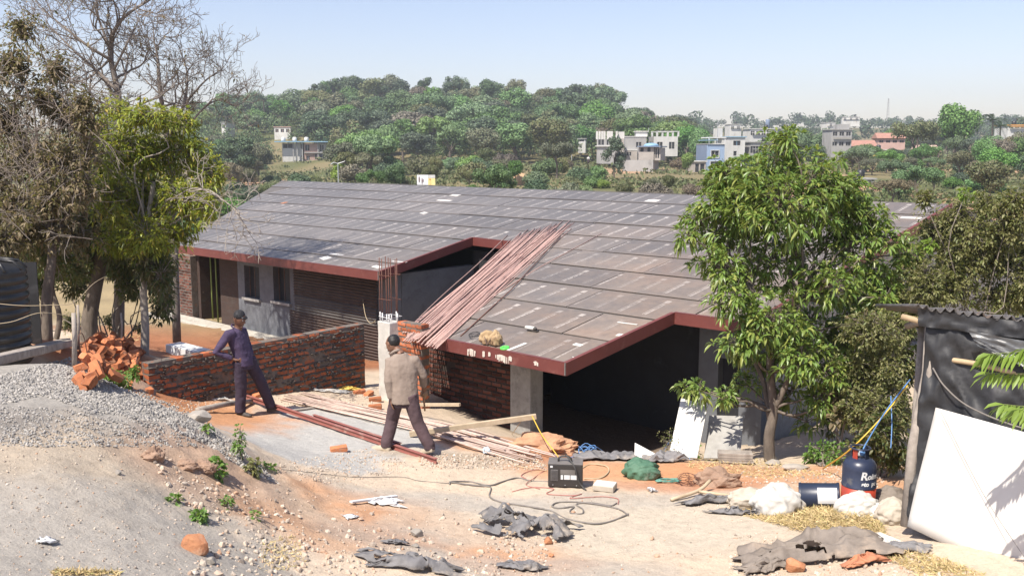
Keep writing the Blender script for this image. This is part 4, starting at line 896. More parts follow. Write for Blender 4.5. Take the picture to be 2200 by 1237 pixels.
# loose stones: crushed aggregate on the mound and scattered chips (uncountable)
def scatter(name, label, polys, sizes, mat, seed, cols=None):
    r = np.random.default_rng(seed); ico = bmesh.new(); bmesh.ops.create_icosphere(ico, subdivisions=1, radius=1); base = np.array([v.co[:] for v in ico.verts]); fc = np.array([[v.index for v in f.verts] for f in ico.faces]); ico.free()
    base = base[:12]; import itertools
    t = (1 + 5 ** .5) / 2; base = np.array([(-1, t, 0), (1, t, 0), (-1, -t, 0), (1, -t, 0), (0, -1, t), (0, 1, t), (0, -1, -t), (0, 1, -t), (t, 0, -1), (t, 0, 1), (-t, 0, -1), (-t, 0, 1)]) / 1.9
    fc = np.array([(0, 11, 5), (0, 5, 1), (0, 1, 7), (0, 7, 10), (0, 10, 11), (1, 5, 9), (5, 11, 4), (11, 10, 2), (10, 7, 6), (7, 1, 8), (3, 9, 4), (3, 4, 2), (3, 2, 6), (3, 6, 8), (3, 8, 9), (4, 9, 5), (2, 4, 11), (6, 2, 10), (8, 6, 7), (9, 8, 1)])
    VS, FS, k = [], [], 0
    for poly, cnt, (s0, s1) in polys:
        poly = np.array(poly, float); lo, hi = poly.min(0), poly.max(0); q = r.uniform(lo, hi, (cnt * 3, 2)); ins = np.zeros(len(q), bool); j = len(poly) - 1
        for i in range(len(poly)):
            xi, yi = poly[i]; xj, yj = poly[j]; ins ^= ((yi > q[:, 1]) != (yj > q[:, 1])) & (q[:, 0] < (xj - xi) * (q[:, 1] - yi) / (yj - yi + 1e-9) + xi); j = i
        q = q[ins][:cnt]; w_ = Tm(q[:, 0], q[:, 1])
        for p_ in w_:
            s = s0 + (s1 - s0) * r.random() ** 2.2; vs = base * (1 + r.uniform(-.3, .3, (12, 1))) * s * r.uniform(.6, 1.15, 3)
            a = r.uniform(0, 6.28); vs = np.stack([vs[:, 0] * math.cos(a) - vs[:, 1] * math.sin(a), vs[:, 0] * math.sin(a) + vs[:, 1] * math.cos(a), vs[:, 2]], 1)
            VS.append(vs + p_ + UP * s * .2); FS.append(fc + k); k += 12
    VS, FS = np.concatenate(VS), np.concatenate(FS); me = bpy.data.meshes.new(name); me.from_pydata(VS.tolist(), [], FS.tolist()); me.update(); me.materials.append(MATS[mat]); o = bpy.data.objects.new(name, me); COL.objects.link(o)
    return tag(o, label, None, None, 'stuff')
def stone_mat(name, stops):
    m, nt, b = nodes(name); g = N(nt, 'ShaderNodeNewGeometry'); nt.links.new(RAMP(nt, g.outputs['Random Per Island'], stops), b.inputs['Base Color']); b.inputs['Roughness'].default_value = .9; b.inputs['Specular IOR Level'].default_value = .2; MATS[name] = m
stone_mat('gravel_mix', [(0, (.20, .19, .178)), (.4, (.31, .295, .275)), (.75, (.42, .395, .36)), (1, (.28, .26, .235))])
stone_mat('chip_mix', [(0, (.24, .20, .17)), (.3, (.44, .37, .30)), (.6, (.52, .45, .37)), (.8, (.42, .26, .17)), (1, (.58, .53, .46))])
G = [(0, 808), (60, 792), (150, 768), (240, 808), (330, 852), (440, 902), (560, 1000), (600, 1040), (540, 1020), (440, 955), (330, 905), (200, 885), (90, 850), (0, 870)]
scatter('gravel', 'crushed grey stone aggregate spread over the crest of the mound', [(G, 9500, (.009, .021)), ([(0, 870), (200, 885), (330, 905), (440, 960), (300, 960), (0, 960)], 2200, (.006, .016))], None, 'gravel_mix', 3)
scatter('stone_chips', 'small stone chips littering the bare ground', [([(0, 960), (300, 930), (560, 1050), (760, 980), (1250, 1050), (1850, 1080), (2000, 1237), (0, 1237)], 2000, (.004, .013)),
        ([(900, 975), (1160, 975), (1180, 1010), (900, 1005)], 1000, (.008, .022)), ([(560, 1000), (820, 960), (900, 1010), (700, 1040)], 900, (.006, .016)),
        ([(480, 1140), (860, 1120), (1000, 1200), (760, 1237), (400, 1237)], 420, (.008, .034)), ([(300, 960), (560, 1060), (700, 1120), (420, 1130)], 260, (.008, .03)), ([(560, 1040), (1200, 1080), (1700, 1237), (600, 1237)], 90, (.012, .035)), ([(1080, 1130), (1200, 1150), (1160, 1237), (980, 1237)], 300, (.008, .026)), ([(1640, 1000), (1900, 1000), (1900, 1050), (1500, 1040)], 500, (.008, .022)),
        ([(540, 860), (800, 840), (800, 870), (560, 880)], 300, (.008, .02)), ([(380, 860), (470, 860), (470, 890), (340, 870)], 120, (.008, .02)), ([(1580, 1150), (2000, 1180), (2050, 1237), (1560, 1237)], 500, (.008, .026))], None, 'chip_mix', 5)
# dry grass heap, dead leaf litter
def straw(name, label, polys, mat, seed, hfun=None):
    r = np.random.default_rng(seed); VS, FS = [], []; k = 0
    for poly, cnt, ln, hh in polys:
        poly = np.array(poly, float); c = poly.mean(0); lo, hi = poly.min(0), poly.max(0); q = r.uniform(lo, hi, (cnt * 3, 2)); ins = np.zeros(len(q), bool); j = len(poly) - 1
        for i in range(len(poly)):
            xi, yi = poly[i]; xj, yj = poly[j]; ins ^= ((yi > q[:, 1]) != (yj > q[:, 1])) & (q[:, 0] < (xj - xi) * (q[:, 1] - yi) / (yj - yi + 1e-9) + xi); j = i
        q = q[ins][:cnt]; e = np.clip(1 - np.hypot((q[:, 0] - c[0]) / (hi[0] - lo[0]) * 2, (q[:, 1] - c[1]) / (hi[1] - lo[1]) * 2), 0, 1)
        x = (q[:, 0] - CX) / F; w_ = Tm(q[:, 0], q[:, 1])
        for p_, ee in zip(w_, e):
            d = r.normal(0, 1, 3); d[2] = abs(d[2]) * .5; d /= np.linalg.norm(d); d *= ln * r.uniform(.4, 1); s = np.cross(d, r.normal(0, 1, 3)); s *= r.uniform(.0022, .005) / (np.linalg.norm(s) + 1e-9)
            b_ = p_ + UP * hh * ee * r.random()
            VS += [b_ - s, b_ + s, b_ + d * .6 + s - UP * .0, b_ + d]; FS.append((k, k + 1, k + 2, k + 3)); k += 4
    me = bpy.data.meshes.new(name); me.from_pydata([tuple(v) for v in VS], [], FS); me.update(); me.materials.append(MATS[mat]); o = bpy.data.objects.new(name, me); COL.objects.link(o); return tag(o, label, None, None, 'stuff')
stone_mat('straw_mix', [(0, (.50, .38, .19)), (.4, (.62, .49, .27)), (.75, (.44, .33, .16)), (1, (.34, .33, .13))])
straw('dry_grass', 'straw coloured cut grass heaped around the sacks and drum', [([(1600, 1108), (1690, 1108), (1780, 1090), (1880, 1110), (1905, 1150), (1870, 1175), (1740, 1150)], 6500, .09, .16), ([(1860, 1140), (1960, 1180), (2060, 1225), (1960, 1230), (1880, 1190)], 1300, .08, .04),
      ([(2000, 1190), (2120, 1237), (1960, 1237)], 700, .08, .03)], 'straw_mix', 4)
straw('leaf_litter', 'brown dead leaves and stalks along the pit edge and tree foot', [([(1480, 985), (1560, 975), (1700, 1000), (1800, 1020), (1650, 1030), (1480, 1005)], 1600, .07, .06), ([(1560, 1060), (1640, 1060), (1660, 1110), (1580, 1110)], 500, .06, .03), ([(560, 1160), (640, 1150), (660, 1220), (560, 1230)], 450, .05, .02), ([(110, 1225), (250, 1228), (260, 1237), (110, 1237)], 500, .06, .02), ([(140, 640), (300, 640), (310, 735), (150, 730)], 1500, .25, .1)], 'straw_mix', 6)
# ================================================================== SITE OBJECTS
def local(origin, yaw):
    "x to the right, y away, z up, turned by yaw"
    ca, sa = math.cos(yaw), math.sin(yaw); o = np.asarray(origin, float)
    return lambda x, y, z: o + np.array([x * ca - y * sa, x * sa + y * ca, z])
# welding machine
wp = T(1214, 1050); wl = thing('welding_machine', 'black box shaped welding machine with a top handle on the bare path', 'welding machine', wp); L = local(wp, -.10)
X3 = lambda v: L(*v) - L(0, 0, 0)
mb = MB(); mb.obox(L(0, .14, .16), X3((.212, 0, 0)), X3((0, .13, 0)), X3((0, 0, .145))); mb.build('body', 'machine', wl, bevel=.012)
mb = MB(); mb.obox(L(0, .14, .308), X3((.214, 0, 0)), X3((0, .132, 0)), X3((0, 0, .004))); mb.build('lid', 'machine_top', wl, bevel=.003)
mb = MB(); mb.tube([L(-.09, .12, .31), L(-.085, .12, .355), L(-.05, .12, .378), L(.03, .12, .378), L(.065, .12, .355), L(.07, .12, .31)], .013, 8); mb.build('handle', 'black_rubber', wl, True)
gp = MB(); gp.obox(L(-.135, .008, .165), X3((.043, 0, 0)), X3((0, .003, 0)), X3((0, 0, .072))); gr = gp.build('grille', 'grille', wl)
for i in range(9):
    mb = MB(); mb.obox(L(-.135, .003, .10 + i * .016), X3((.041, 0, 0)), X3((0, .0025, 0)), X3((0, 0, .003))); mb.build('louvre', 'machine', gr)
for x0, x1 in ((-.055, -.026), (-.014, .058), (.066, .14)):
    mb = MB(); mb.obox(L((x0 + x1) / 2, .0075, .145), X3(((x1 - x0) / 2, 0, 0)), X3((0, .002, 0)), X3((0, 0, .028))); mb.build('label_plate', 'white_paint', wl)
mb = MB(); mb.obox(L(-.17, .0075, .275), X3((.016, 0, 0)), X3((0, .002, 0)), X3((0, 0, .012))); mb.build('label_plate', 'white_paint', wl)
mb = MB(); mb.obox(L(.03, .0085, .21), X3((.09, 0, 0)), X3((0, .001, 0)), X3((0, 0, .03))); mb.build('name_panel', 'machine_top', wl)
for x in (-.15, -.0, .14):
    mb = MB(); mb.lathe(L(x, .006, .045), [(.006, 0), (.006, .004)], 8, X3((0, -1, 0))); mb.build('screw', 'galv', wl)
for x in (-.17, .17):
    for y in (.04, .24): mb = MB(); mb.lathe(L(x, y, -.012), [(.02, 0), (.018, .028)], 10); mb.build('foot', 'black_rubber', wl, True)
cable('thick dark cable draped over the face of the welding machine', [L(.0, .10, .40), L(.06, .05, .35), L(.12, -.012, .27), L(.15, -.014, .17), L(.19, -.015, .07), L(.26, -.06, .012)], .010, 'black_rubber')
# slab beside it
sp_ = T(1295, 1056); L = local(sp_, -.35); X3 = lambda v: L(*v) - L(0, 0, 0)
sb = thing('foam_block', 'small white topped slab lying right of the welding machine', 'slab', sp_)
mb = MB(); mb.obox(L(0, .1, .035), X3((.13, 0, 0)), X3((0, .1, 0)), X3((0, 0, .034))); mb.build('slab_body', 'sack_tan', sb, bevel=.006)
mb = MB(); mb.obox(L(0, .1, .072), X3((.124, 0, 0)), X3((0, .095, 0)), X3((0, 0, .003))); mb.build('slab_top', 'white_board', sb)
# white plank on orange soil
plank('thin white plank lying on the orange soil', T(754, 1084, .03), T(852, 1072, .04), .05, .02, 'white_paint', bev=.002)
# boards leaning at the pit edge
def board(label, corners, mat, th=.016, name='board'):
    c = [np.asarray(q, float) for q in corners]; n = np.cross(c[1] - c[0], c[2] - c[0]); n /= np.linalg.norm(n); mb = MB(); mb.prism(c, n * th); return tag(mb.build(name, mat, bevel=.002), label, 'board')
g_ = lambda px, py, d: P(px, py, d)
board('tall white board leaning in the dark opening beside the tree', [g_(1437, 980, 13.75), g_(1498, 985, 13.5), g_(1521, 872, 14.3), g_(1464, 856, 14.55)], 'white_board')
board('grey board leaning right of the tall white board', [g_(1512, 985, 13.8), g_(1590, 985, 13.7), g_(1598, 895, 14.45), g_(1524, 893, 14.55)], 'concrete')
board('low triangular white offcut standing behind the green sack', [g_(1363, 984, 13.45), g_(1424, 984, 13.4), g_(1364, 952, 13.7)], 'white_board')
# stack of short planks by the tree
bp = T(1583, 998)
for i in range(4):
    c = bp + UP * (.025 + i * .036) + np.array([random.uniform(-.012, .012), .12, 0]); mb = MB(); mb.obox(c, (.235, -.03, 0), (.012, .09, 0), (0, 0, .016))
    tag(mb.build('timber_plank', 'timber_grey', bevel=.003), ['lowest', 'second lowest', 'third lowest', 'topmost'][i] + ' grey plank in the short stack at the tree foot', 'plank')
# fallen branch
mb = MB(); pts = [T(1442, 1078, .03), T(1500, 1064, .06), T(1525, 1052, .12)]; mb.tube(cr(pts, 4), .022, 7); pts = [T(1500, 1064, .05), T(1560, 1070, .04), T(1610, 1066, .03)]; mb.tube(cr(pts, 4), [.02] * 9, 7)
tag(mb.build('fallen_branch', 'timber', smooth=True), 'peeled pale branch lying before the red earth clump', 'branch')
# drum
dp = T(1756, 1094); dr = thing('blue_drum', 'dark blue drum lying on its side in the dry grass', 'drum', dp); ax = np.array([.93, -.30, .10]); ax /= np.linalg.norm(ax); c0 = dp + UP * .155 - ax * .2
mb = MB(); mb.lathe(c0, [(.135, 0), (.15, .0), (.15, .02), (.146, .03), (.146, .40), (.152, .41), (.152, .43), (.142, .435)], 32, ax); mb.build('drum_shell', 'drum_blue', dr, True)
x_, y_, z_ = basis(ax)
mb = MB(); vs = []; fs = []
for i in range(9):
    an = -.35 + i * .13; d_ = (y_ * math.sin(an) - x_ * math.cos(an)) if False else None
fr = np.array([0, -1, .25]); fr = fr - ax * (fr @ ax); fr /= np.linalg.norm(fr); sd = np.cross(ax, fr)
for i in range(11):
    an = -.75 + i * .12
    for t in (.20, .405): vs.append(c0 + ax * t + (fr * math.cos(an) + sd * math.sin(an)) * .1535)
for i in range(10): fs.append((2 * i, 2 * i + 1, 2 * i + 3, 2 * i + 2))
mb.add(vs, fs); mb.build('paper_label', 'white_paint', dr)
# gas cylinder
cp = T(1842, 1098); cp[2] += .0; sc = .32 / .32; gy = thing('gas_cylinder', 'dark blue and red gas cylinder with white handwriting near the shack', 'gas cylinder', cp)
Rr = .18; H0 = .64
mb = MB(); mb.lathe(cp, [(.125, 0), (.128, .02), (.15, .025), (Rr, .05), (Rr, .30)], 32); mb.build('lower_body', 'cyl_red', gy, True)
mb = MB(); mb.lathe(cp, [(Rr, .302), (Rr + .004, .306), (Rr + .004, .318), (Rr, .322), (Rr, .50), (Rr - .008, .545), (Rr - .03, .585), (Rr - .07, .612), (.05, .622)], 32); mb.build('upper_body', 'cyl_blue', gy, True)
mb = MB(); mb.lathe(cp, [(.03, .61), (.03, .66), (.018, .67), (.018, .70)], 14); mb.build('valve', 'galv', gy, True)
for an in (.6, 2.2, 3.7, 5.3):
    c_ = np.array([math.cos(an), math.sin(an), 0]); t_ = np.array([-c_[1], c_[0], 0]); mb = MB(); mb.obox(cp + c_ * .085 + UP * .66, c_ * .003, t_ * .03, UP * .055); mb.build('collar_strut', 'cyl_red' if an == 3.7 else 'drum_blue', gy)
mb = MB(); n = 28; mb.tube([cp + np.array([math.cos(i / n * 6.2832) * .1, math.sin(i / n * 6.2832) * .1, .725]) for i in range(n + 1)], .011, 8, False); mb.build('handle_ring', 'cyl_blue', gy, True)
mb = MB(); mb.lathe(cp + np.array([.0, -.03, .675]), [(.022, -.0), (.03, .01), (.03, .03), (.014, .035)], 12, np.array([.2, -1, .1]) / 1.02); mb.build('regulator', 'cable_blue', gy, True)
# handwriting bent round the shell
def bent_text(body, size, z0, a0, parent, mat, shear=0.0):
    cu = bpy.data.curves.new('lettering', 'FONT'); cu.body = body; cu.size = size; cu.shear = shear; cu.offset = .004
    to = bpy.data.objects.new('lettering_tmp', cu); COL.objects.link(to); dg = bpy.context.evaluated_depsgraph_get(); me = bpy.data.meshes.new_from_object(to.evaluated_get(dg)); bpy.data.objects.remove(to)
    bm = bmesh.new(); bm.from_mesh(me); bmesh.ops.subdivide_edges(bm, edges=bm.edges[:], cuts=1); wl_ = world_loc(parent)
    for v in bm.verts:
        a = a0 + v.co.x / Rr; v.co = Vector((cp[0] + math.cos(a) * (Rr + .0015), cp[1] + math.sin(a) * (Rr + .0015), cp[2] + z0 + v.co.y)) - wl_
    bm.to_mesh(me); bm.free(); me.materials.clear(); me.materials.append(MATS[mat]); o = bpy.data.objects.new('lettering', me); COL.objects.link(o); o.parent = parent
bent_text('R', .12, .42, -1.86, gy, 'white_paint', .15); bent_text('oint', .085, .425, -1.46, gy, 'white_paint', .2); bent_text('sto  pu', .062, .35, -1.78, gy, 'white_paint', .1)
cable('blue gas hose rising from the cylinder to the shack', [cp + np.array([.0, -.06, .70]), P(1862, 950, 10.4), P(1905, 880, 11.2), P(1955, 815, 11.8)], .008, 'cable_blue', 'hose', 'gas_hose')
cable('yellow rope stretched behind the gas cylinder up to the shack', [T(1768, 1010, .02), P(1830, 962, 11.4), P(1900, 890, 11.4), P(1950, 828, 11.6)], .009, 'cable_yellow', 'rope', 'rope')
cable('pale blue string hanging in the bush behind the cylinder', [P(1914, 850, 11.6), P(1916, 910, 11.4), P(1914, 962, 11.2)], .006, 'cable_blue', 'string', 'string')
# cables on the ground
def gcable(label, pix, rad, mat, dz=.01, cat='cable', name='cable'): return cable(label, [T(x, y, dz) for x, y in pix], rad, mat, cat, name, k=7)
gcable('long grey cable snaking across the path to the lower right', [(965, 1037), (1000, 1042), (1045, 1046), (1055, 1050), (1052, 1068), (1075, 1080), (1120, 1087), (1180, 1098), (1215, 1115), (1270, 1126), (1310, 1122), (1350, 1106)], .010, 'cable_grey')
gcable('grey cable looped before the welding machine', [(1350, 1108), (1330, 1096), (1290, 1086), (1240, 1080), (1200, 1080), (1186, 1088), (1200, 1093), (1232, 1090), (1225, 1098), (1228, 1104), (1250, 1105), (1252, 1095), (1238, 1085), (1270, 1082), (1310, 1088), (1325, 1082)], .009, 'cable_grey')
gcable('grey cable running left from the welding machine', [(1180, 1036), (1140, 1034), (1110, 1028), (1080, 1036), (1050, 1044), (1010, 1036), (970, 1036), (966, 1042)], .010, 'cable_grey')
gcable('thin dark wire crossing the path behind the mound weeds', [(580, 1008), (660, 1016), (760, 1026), (860, 1026), (900, 1034), (965, 1040)], .004, 'cable_grey')
gcable('pale hose curling right of the welding machine', [(1255, 1030), (1290, 1028), (1308, 1014), (1300, 1002), (1270, 998), (1252, 1006)], .009, 'cable_tan', cat='hose', name='hose')
gcable('red wire coiled in front of the welding machine', [(1100, 1058), (1130, 1050), (1160, 1048), (1190, 1052), (1175, 1062), (1230, 1066), (1250, 1062), (1225, 1072), (1290, 1068), (1326, 1072), (1328, 1084)], .005, 'cable_red')
gcable('red wire tangled left of the welding machine', [(1130, 1030), (1120, 1022), (1140, 1012), (1170, 1010), (1150, 1026), (1130, 1042), (1160, 1052)], .005, 'cable_red')
gcable('pale rope loop lying behind the welding machine', [(1170, 1000), (1130, 985), (1100, 990), (1110, 1002), (1150, 1008), (1175, 1012)], .006, 'cable_tan', cat='rope', name='rope')
cable('coil of bright blue cable heaped at the pit edge', [T(1225, 985, .02)] + [T(1262, 984, .0) + np.array([math.cos(t) * (.12 + .02 * math.sin(3 * t)), math.sin(t) * .07, .08 + .07 * math.sin(t * 1.7) + .002 * t]) for t in np.arange(0, 31, .9)] + [T(1310, 980, .02), T(1340, 984, .02)], .005, 'cable_blue', k=3)
cable('blue cable lying along the grey sheet left of the leaning board', [T(1420, 985, .05), T(1438, 970, .18), T(1455, 962, .2), T(1470, 975, .1), T(1482, 990, .03)], .006, 'cable_blue')
cable('teal net rope coiled beside the green sack', [T(1436, 1036, .0) + np.array([math.cos(t) * (.13 + .04 * math.sin(2.3 * t)), math.sin(t) * .05, .02 + .02 * math.sin(t * 2.1) ** 2]) for t in np.arange(0, 26, .8)], .008, 'net_green', 'rope', 'rope', k=3)
cable('tangle of dark wire beside the red earth clump', [T(1478, 1040, .0) + np.array([math.cos(t * 1.1) * .15 * math.sin(t * .37), math.sin(t * 1.3) * .1, .06 + .06 * math.sin(t * .9)]) for t in np.arange(0, 40, .9)], .003, 'rebar_rust', 'wire', 'wire', k=3)
# things on the roof
tb = R(1054, 742) + RN * .02; bag = thing('tool_bag', 'slumped tan canvas bag on the roof edge', 'bag', tb)
mb = MB(); mb.blob(tb + UP * .08 + A * .06, (.13, .09, .12), 4, .8, 1.7, 3, -.65); mb.build('bag_body', 'bag_tan', bag, True)
mb = MB(); mb.blob(tb + UP * .10 - A * .13, (.11, .09, .14), 4, .9, 1.8, 9, -.65); mb.build('bag_flap', 'bag_tan', bag, True)
mb = MB(); mb.tube(cr([tb + UP * .16 + A * .1 - NH * .06, tb + UP * .10 + A * .02 - NH * .1, tb + UP * .02 - A * .03 - NH * .11, tb + UP * .14 - A * .1 - NH * .08]), .009, 6); mb.build('strap', 'rust_steel', bag, True)
cable('coil of dark wire on the roof left of the tan bag', [R(1020, 727) + RN * .02 + A * math.cos(t) * .09 + VV * math.sin(t) * .10 + RN * (.02 + .05 * abs(math.sin(t * .7))) for t in np.arange(0, 24, .7)], .004, 'black_rubber', k=3)
tp = R(1085, 751); mb = MB(); n = 24; mb.tube([tp + RN * .03 + A * math.cos(i / n * 6.2832) * .055 + VV * math.sin(i / n * 6.2832) * .055 for i in range(n + 1)], [(.026, .024)] * (n + 1), 8, False); tag(mb.build('tape_roll', 'tape_green', smooth=True), 'bright green tape roll on the roof edge beside the bag', 'tape roll')
def flat(name, label, cat, px, py, L_, W_, mat, ang=0.0, th=.004, dz=.014):
    c = R(px, py) + RN * (dz + .006); u = A * math.cos(ang) + VV * math.sin(ang); v = -A * math.sin(ang) + VV * math.cos(ang); mb = MB(); mb.obox(c, u * L_ / 2, v * W_ / 2, RN * th); return tag(mb.build(name, mat), label, cat)
flat('white_strip', 'white strip pointing off the roof edge beside the green tape', 'strip', 1111, 747, .07, .4, 'white_board', .12)
dv = R(1142, 712); dvt = thing('power_tool', 'white handled power tool lying on the roof sheets', 'power tool', dv)
mb = MB(); mb.tube([dv + RN * .06 + A * .12, dv + RN * .065 - A * .07], .034, 10); mb.build('motor', 'white_board', dvt, True)
mb = MB(); mb.lathe(dv + RN * .06 - A * .075, [(.034, 0), (.03, .03), (.012, .05)], 10, -A); mb.build('gear_head', 'machine', dvt, True)
mb = MB(); mb.obox(dv + RN * .022 - A * .04 , A * .11, VV * .03, RN * .012); mb.build('base_plate', 'machine', dvt)
for lab, px, py, l_, w_, an in (('white card lying on the porch roof above the near corner', 1242, 743, .22, .13, .1), ('small white card near the side edge of the porch roof', 1333, 722, .16, .14, .0), ('long white strip on the porch roof near the side edge', 1348, 697, .5, .045, -.05), ('little white scrap just above the near roof corner', 1231, 771, .1, .08, .3),
                             ('white sheet on the roof near the ridge centre', 1402, 433, .5, .35, 0), ('white scrap on the upper roof left of centre', 911, 459, .3, .25, .2), ('white sheet near the ridge above the boundary wall', 978, 421, .5, .25, 0), ('pale strip on the roof below the ridge', 955, 432, .8, .2, 0), ('white paper on the left wing roof near the eave', 700, 556, .45, .35, .3), ('white strip on the left wing roof', 723, 548, .7, .12, 0),
                             ('white paper near the corner of the left wing roof', 810, 575, .4, .2, .2), ('white streak along the corner of the left wing roof', 858, 564, .6, .08, -.1), ('orange box shaped scrap on the far left roof', 611, 437, .25, .3, 0), ('pale scrap at the hip edge of the roof', 459, 442, .5, .2, .7), ('white sheet on the roof far right of the tree', 1958, 470, .55, .22, 0), ('small white sheet on the roof behind the dry bush', 1985, 440, .3, .25, .1), ('white strip on the roof seen through the tree', 1790, 578, .35, .12, .4)):
    flat('paper_sheet', lab, 'paper', px, py, l_ * .8, w_ * .7, 'rag_orange' if 'orange' in lab else 'white_board', an)
# water tank
wt = P(-28, 768, 12.6); wt[2] = g1(wt[0], wt[1]) - .05; tk = thing('water_tank', 'black ribbed plastic water tank at the left edge', 'water tank', wt); prof = [(.53, 0)]; ht_ = P(0, 590, 12.6)[2] - wt[2]
k = 11
for i in range(k):
    z0 = ht_ * i / k; dz_ = ht_ / k; prof += [(.525, z0 + dz_ * .12), (.553, z0 + dz_ * .3), (.553, z0 + dz_ * .72), (.525, z0 + dz_ * .92)]
prof += [(.55, ht_ + .02), (.53, ht_ + .10), (.46, ht_ + .17), (.22, ht_ + .20), (.22, ht_ + .24), (.2, ht_ + .25)]
mb = MB(); mb.lathe(wt, prof, 40); mb.build('tank_shell', 'tank_black', tk, True)
mb = MB(); n = 12
for i in range(n): a = i / n * 6.283; mb.tube([wt + np.array([math.cos(a) * .54, math.sin(a) * .54, ht_ + .08]), wt + np.array([math.cos(a) * .44, math.sin(a) * .44, ht_ + .19]), wt + np.array([math.cos(a) * .24, math.sin(a) * .24, ht_ + .215])], .022, 6)
mb.build('top_ribs', 'tank_black', tk, True)
# the dark sheet standing behind the tank
mb = MB(); mb.obox(P(12, 582, 13.6) - UP * .5, (.42, .05, 0), (0, .01, 0), (0, 0, .62)); tag(mb.build('dark_sheet', 'tarp_black'), 'black plastic sheet standing behind the water tank', 'plastic sheet')
# planks on the gravel crest, posts and wires by the tank
plank('weathered grey squared log lying on the gravel crest', T(-60, 806, .09), T(148, 752, .10), .13, .11, 'timber_grey', 'timber_log', 'log', .02)
plank('second weathered plank behind the log on the gravel crest', T(-60, 790, .05), T(130, 745, .06) + np.array([0, .2, 0]), .12, .06, 'timber_grey', 'timber_plank', 'plank', .01)
for lab, px, y0, y1, d, rad in (('split wooden post beside the brick heap', 158, 672, 772, 12.2, .032), ('thin wooden post behind the split post', 167, 655, 730, 14.5, .022), ('thin iron stake behind the brick heap', 260, 672, 730, 15.5, .018)):
    mb = MB(); q = P(px, y1, d); mb.tube([q - UP * .15, q * .5 + P(px + 1, y0, d) * .5 + np.array([.01, 0, 0]), P(px, y0, d)], [rad, rad * .95, rad * .85], 7); tag(mb.build('fence_post', 'timber_grey', smooth=True), lab, 'post')
cable('slack wire running past the water tank to the post', [P(-60, 646, 11.6), P(40, 656, 11.7), P(110, 655, 11.9), P(158, 650, 12.2), P(200, 610, 13.5), P(230, 592, 15)], .004, 'cable_tan', 'wire', 'wire')
cable('lower slack wire across the front of the water tank', [P(-60, 698, 11.6), P(20, 692, 11.7), P(85, 672, 11.8), P(150, 678, 12.2)], .004, 'cable_tan', 'wire', 'wire')
cable('bent thin iron rod arching over the brick heap', [T(172, 822), P(176, 770, 12.9), P(168, 728, 13.0), P(176, 716, 13.1), P(184, 740, 13.2), P(190, 790, 13.2)], .006, 'rebar_rust', 'rod', 'bent_rod')
# whitewashed plinth block
q0, q1 = P(357, 780, 22.0), P(432, 790, 21.0); zt_ = P(360, 738, 22.0)[2]; mb = MB(); d_ = (q1 - q0); d_[2] = 0; Lq = np.linalg.norm(d_); d_ /= Lq; o_ = np.array([d_[1], -d_[0], 0]); c = (q0 + q1) / 2 - o_ * .2
mb.obox([c[0], c[1], (zt_ - .5) / 2], d_ * Lq / 2, o_ * .2, UP * (zt_ + .5) / 2); tag(mb.build('whitewashed_block', 'whitewash', bevel=.02), 'low whitewashed masonry block before the left wing', 'block')

# ================================================================== THE SHACK
SD = 9.4
def S(px, py, d=SD): return P(px, py, d)
sg = S(1945, 1100); sg[2] = g1(sg[0], sg[1]); sh = thing('shack', 'shack of black tarpaulin on timber posts with corrugated iron roof', 'shack', sg)
mb = MB(); mb.tube([S(1948, 1130), S(1962, 960), S(1992, 800), S(1998, 690)], [.062, .055, .05, .045], 9); mb.build('corner_post', 'timber_grey', sh, True)
mb = MB(); mb.tube([S(1984, 900, SD - .06), S(2000, 790, SD - .05), S(2006, 690, SD - .05)], [.035, .038, .035], 8); mb.build('inner_post', 'timber_grey', sh, True)
mb = MB(); mb.tube([S(1952, 1120, SD + 1.1), S(1984, 690, SD + 1.1)], .05, 8); mb.build('rear_post', 'timber_grey', sh, True)
def sheet_grid(pts00, pts10, pts11, pts01, n, m, amp, fr, seed):
    u, v = np.meshgrid(np.linspace(0, 1, n), np.linspace(0, 1, m)); a, b, c, d = (np.asarray(t, float) for t in (pts00, pts10, pts11, pts01))
    q = (a[None, None] * ((1 - u) * (1 - v))[..., None] + b * (u * (1 - v))[..., None] + c * (u * v)[..., None] + d * ((1 - u) * v)[..., None])
    nn = np.cross(b - a, d - a); nn /= np.linalg.norm(nn)
    w_ = amp * ((1 - np.abs(2 * fbm((u * .8 + v * .9) * fr + seed, (u - v) * fr * .35, 3, seed) / .875 - 1)) ** 2 + .4 * fbm(u * fr * 2, v * fr * 2, 2, seed + 3))
    q = q + nn * w_[..., None]; fs = [(i * n + j, i * n + j + 1, i * n + n + j + 1, i * n + n + j) for i in range(m - 1) for j in range(n - 1)]
    mb = MB(); mb.add(q.reshape(-1, 3), fs); return mb
o = sheet_grid(S(1950, 1128, SD), S(2330, 1260, SD - .9), S(2330, 690, SD - .9), S(1998, 672, SD), 60, 50, .10, 7, 4).build('tarp_wall', 'tarp_black', sh, True); o.modifiers.new('s', 'SOLIDIFY').thickness = .004
o = sheet_grid(S(1950, 1128, SD), S(1955, 1090, SD + 1.6), S(1985, 690, SD + 1.6), S(1998, 672, SD), 30, 40, .06, 6, 9).build('tarp_side', 'tarp_black', sh, True); o.modifiers.new('s', 'SOLIDIFY').thickness = .004
mb = MB(); mb.tube(cr([S(2006, 768, SD - .10), S(2090, 780, SD - .35), S(2180, 800, SD - .6), S(2300, 822, SD - .9)], 4), .026, 9); mb.build('bamboo_rail', 'bamboo', sh, True)
mb = MB(); mb.tube([S(1938, 680, SD + .1), S(1985, 692, SD - .05), S(2010, 694, SD - .1)], .03, 9); mb.build('eave_pole', 'bamboo', sh, True)
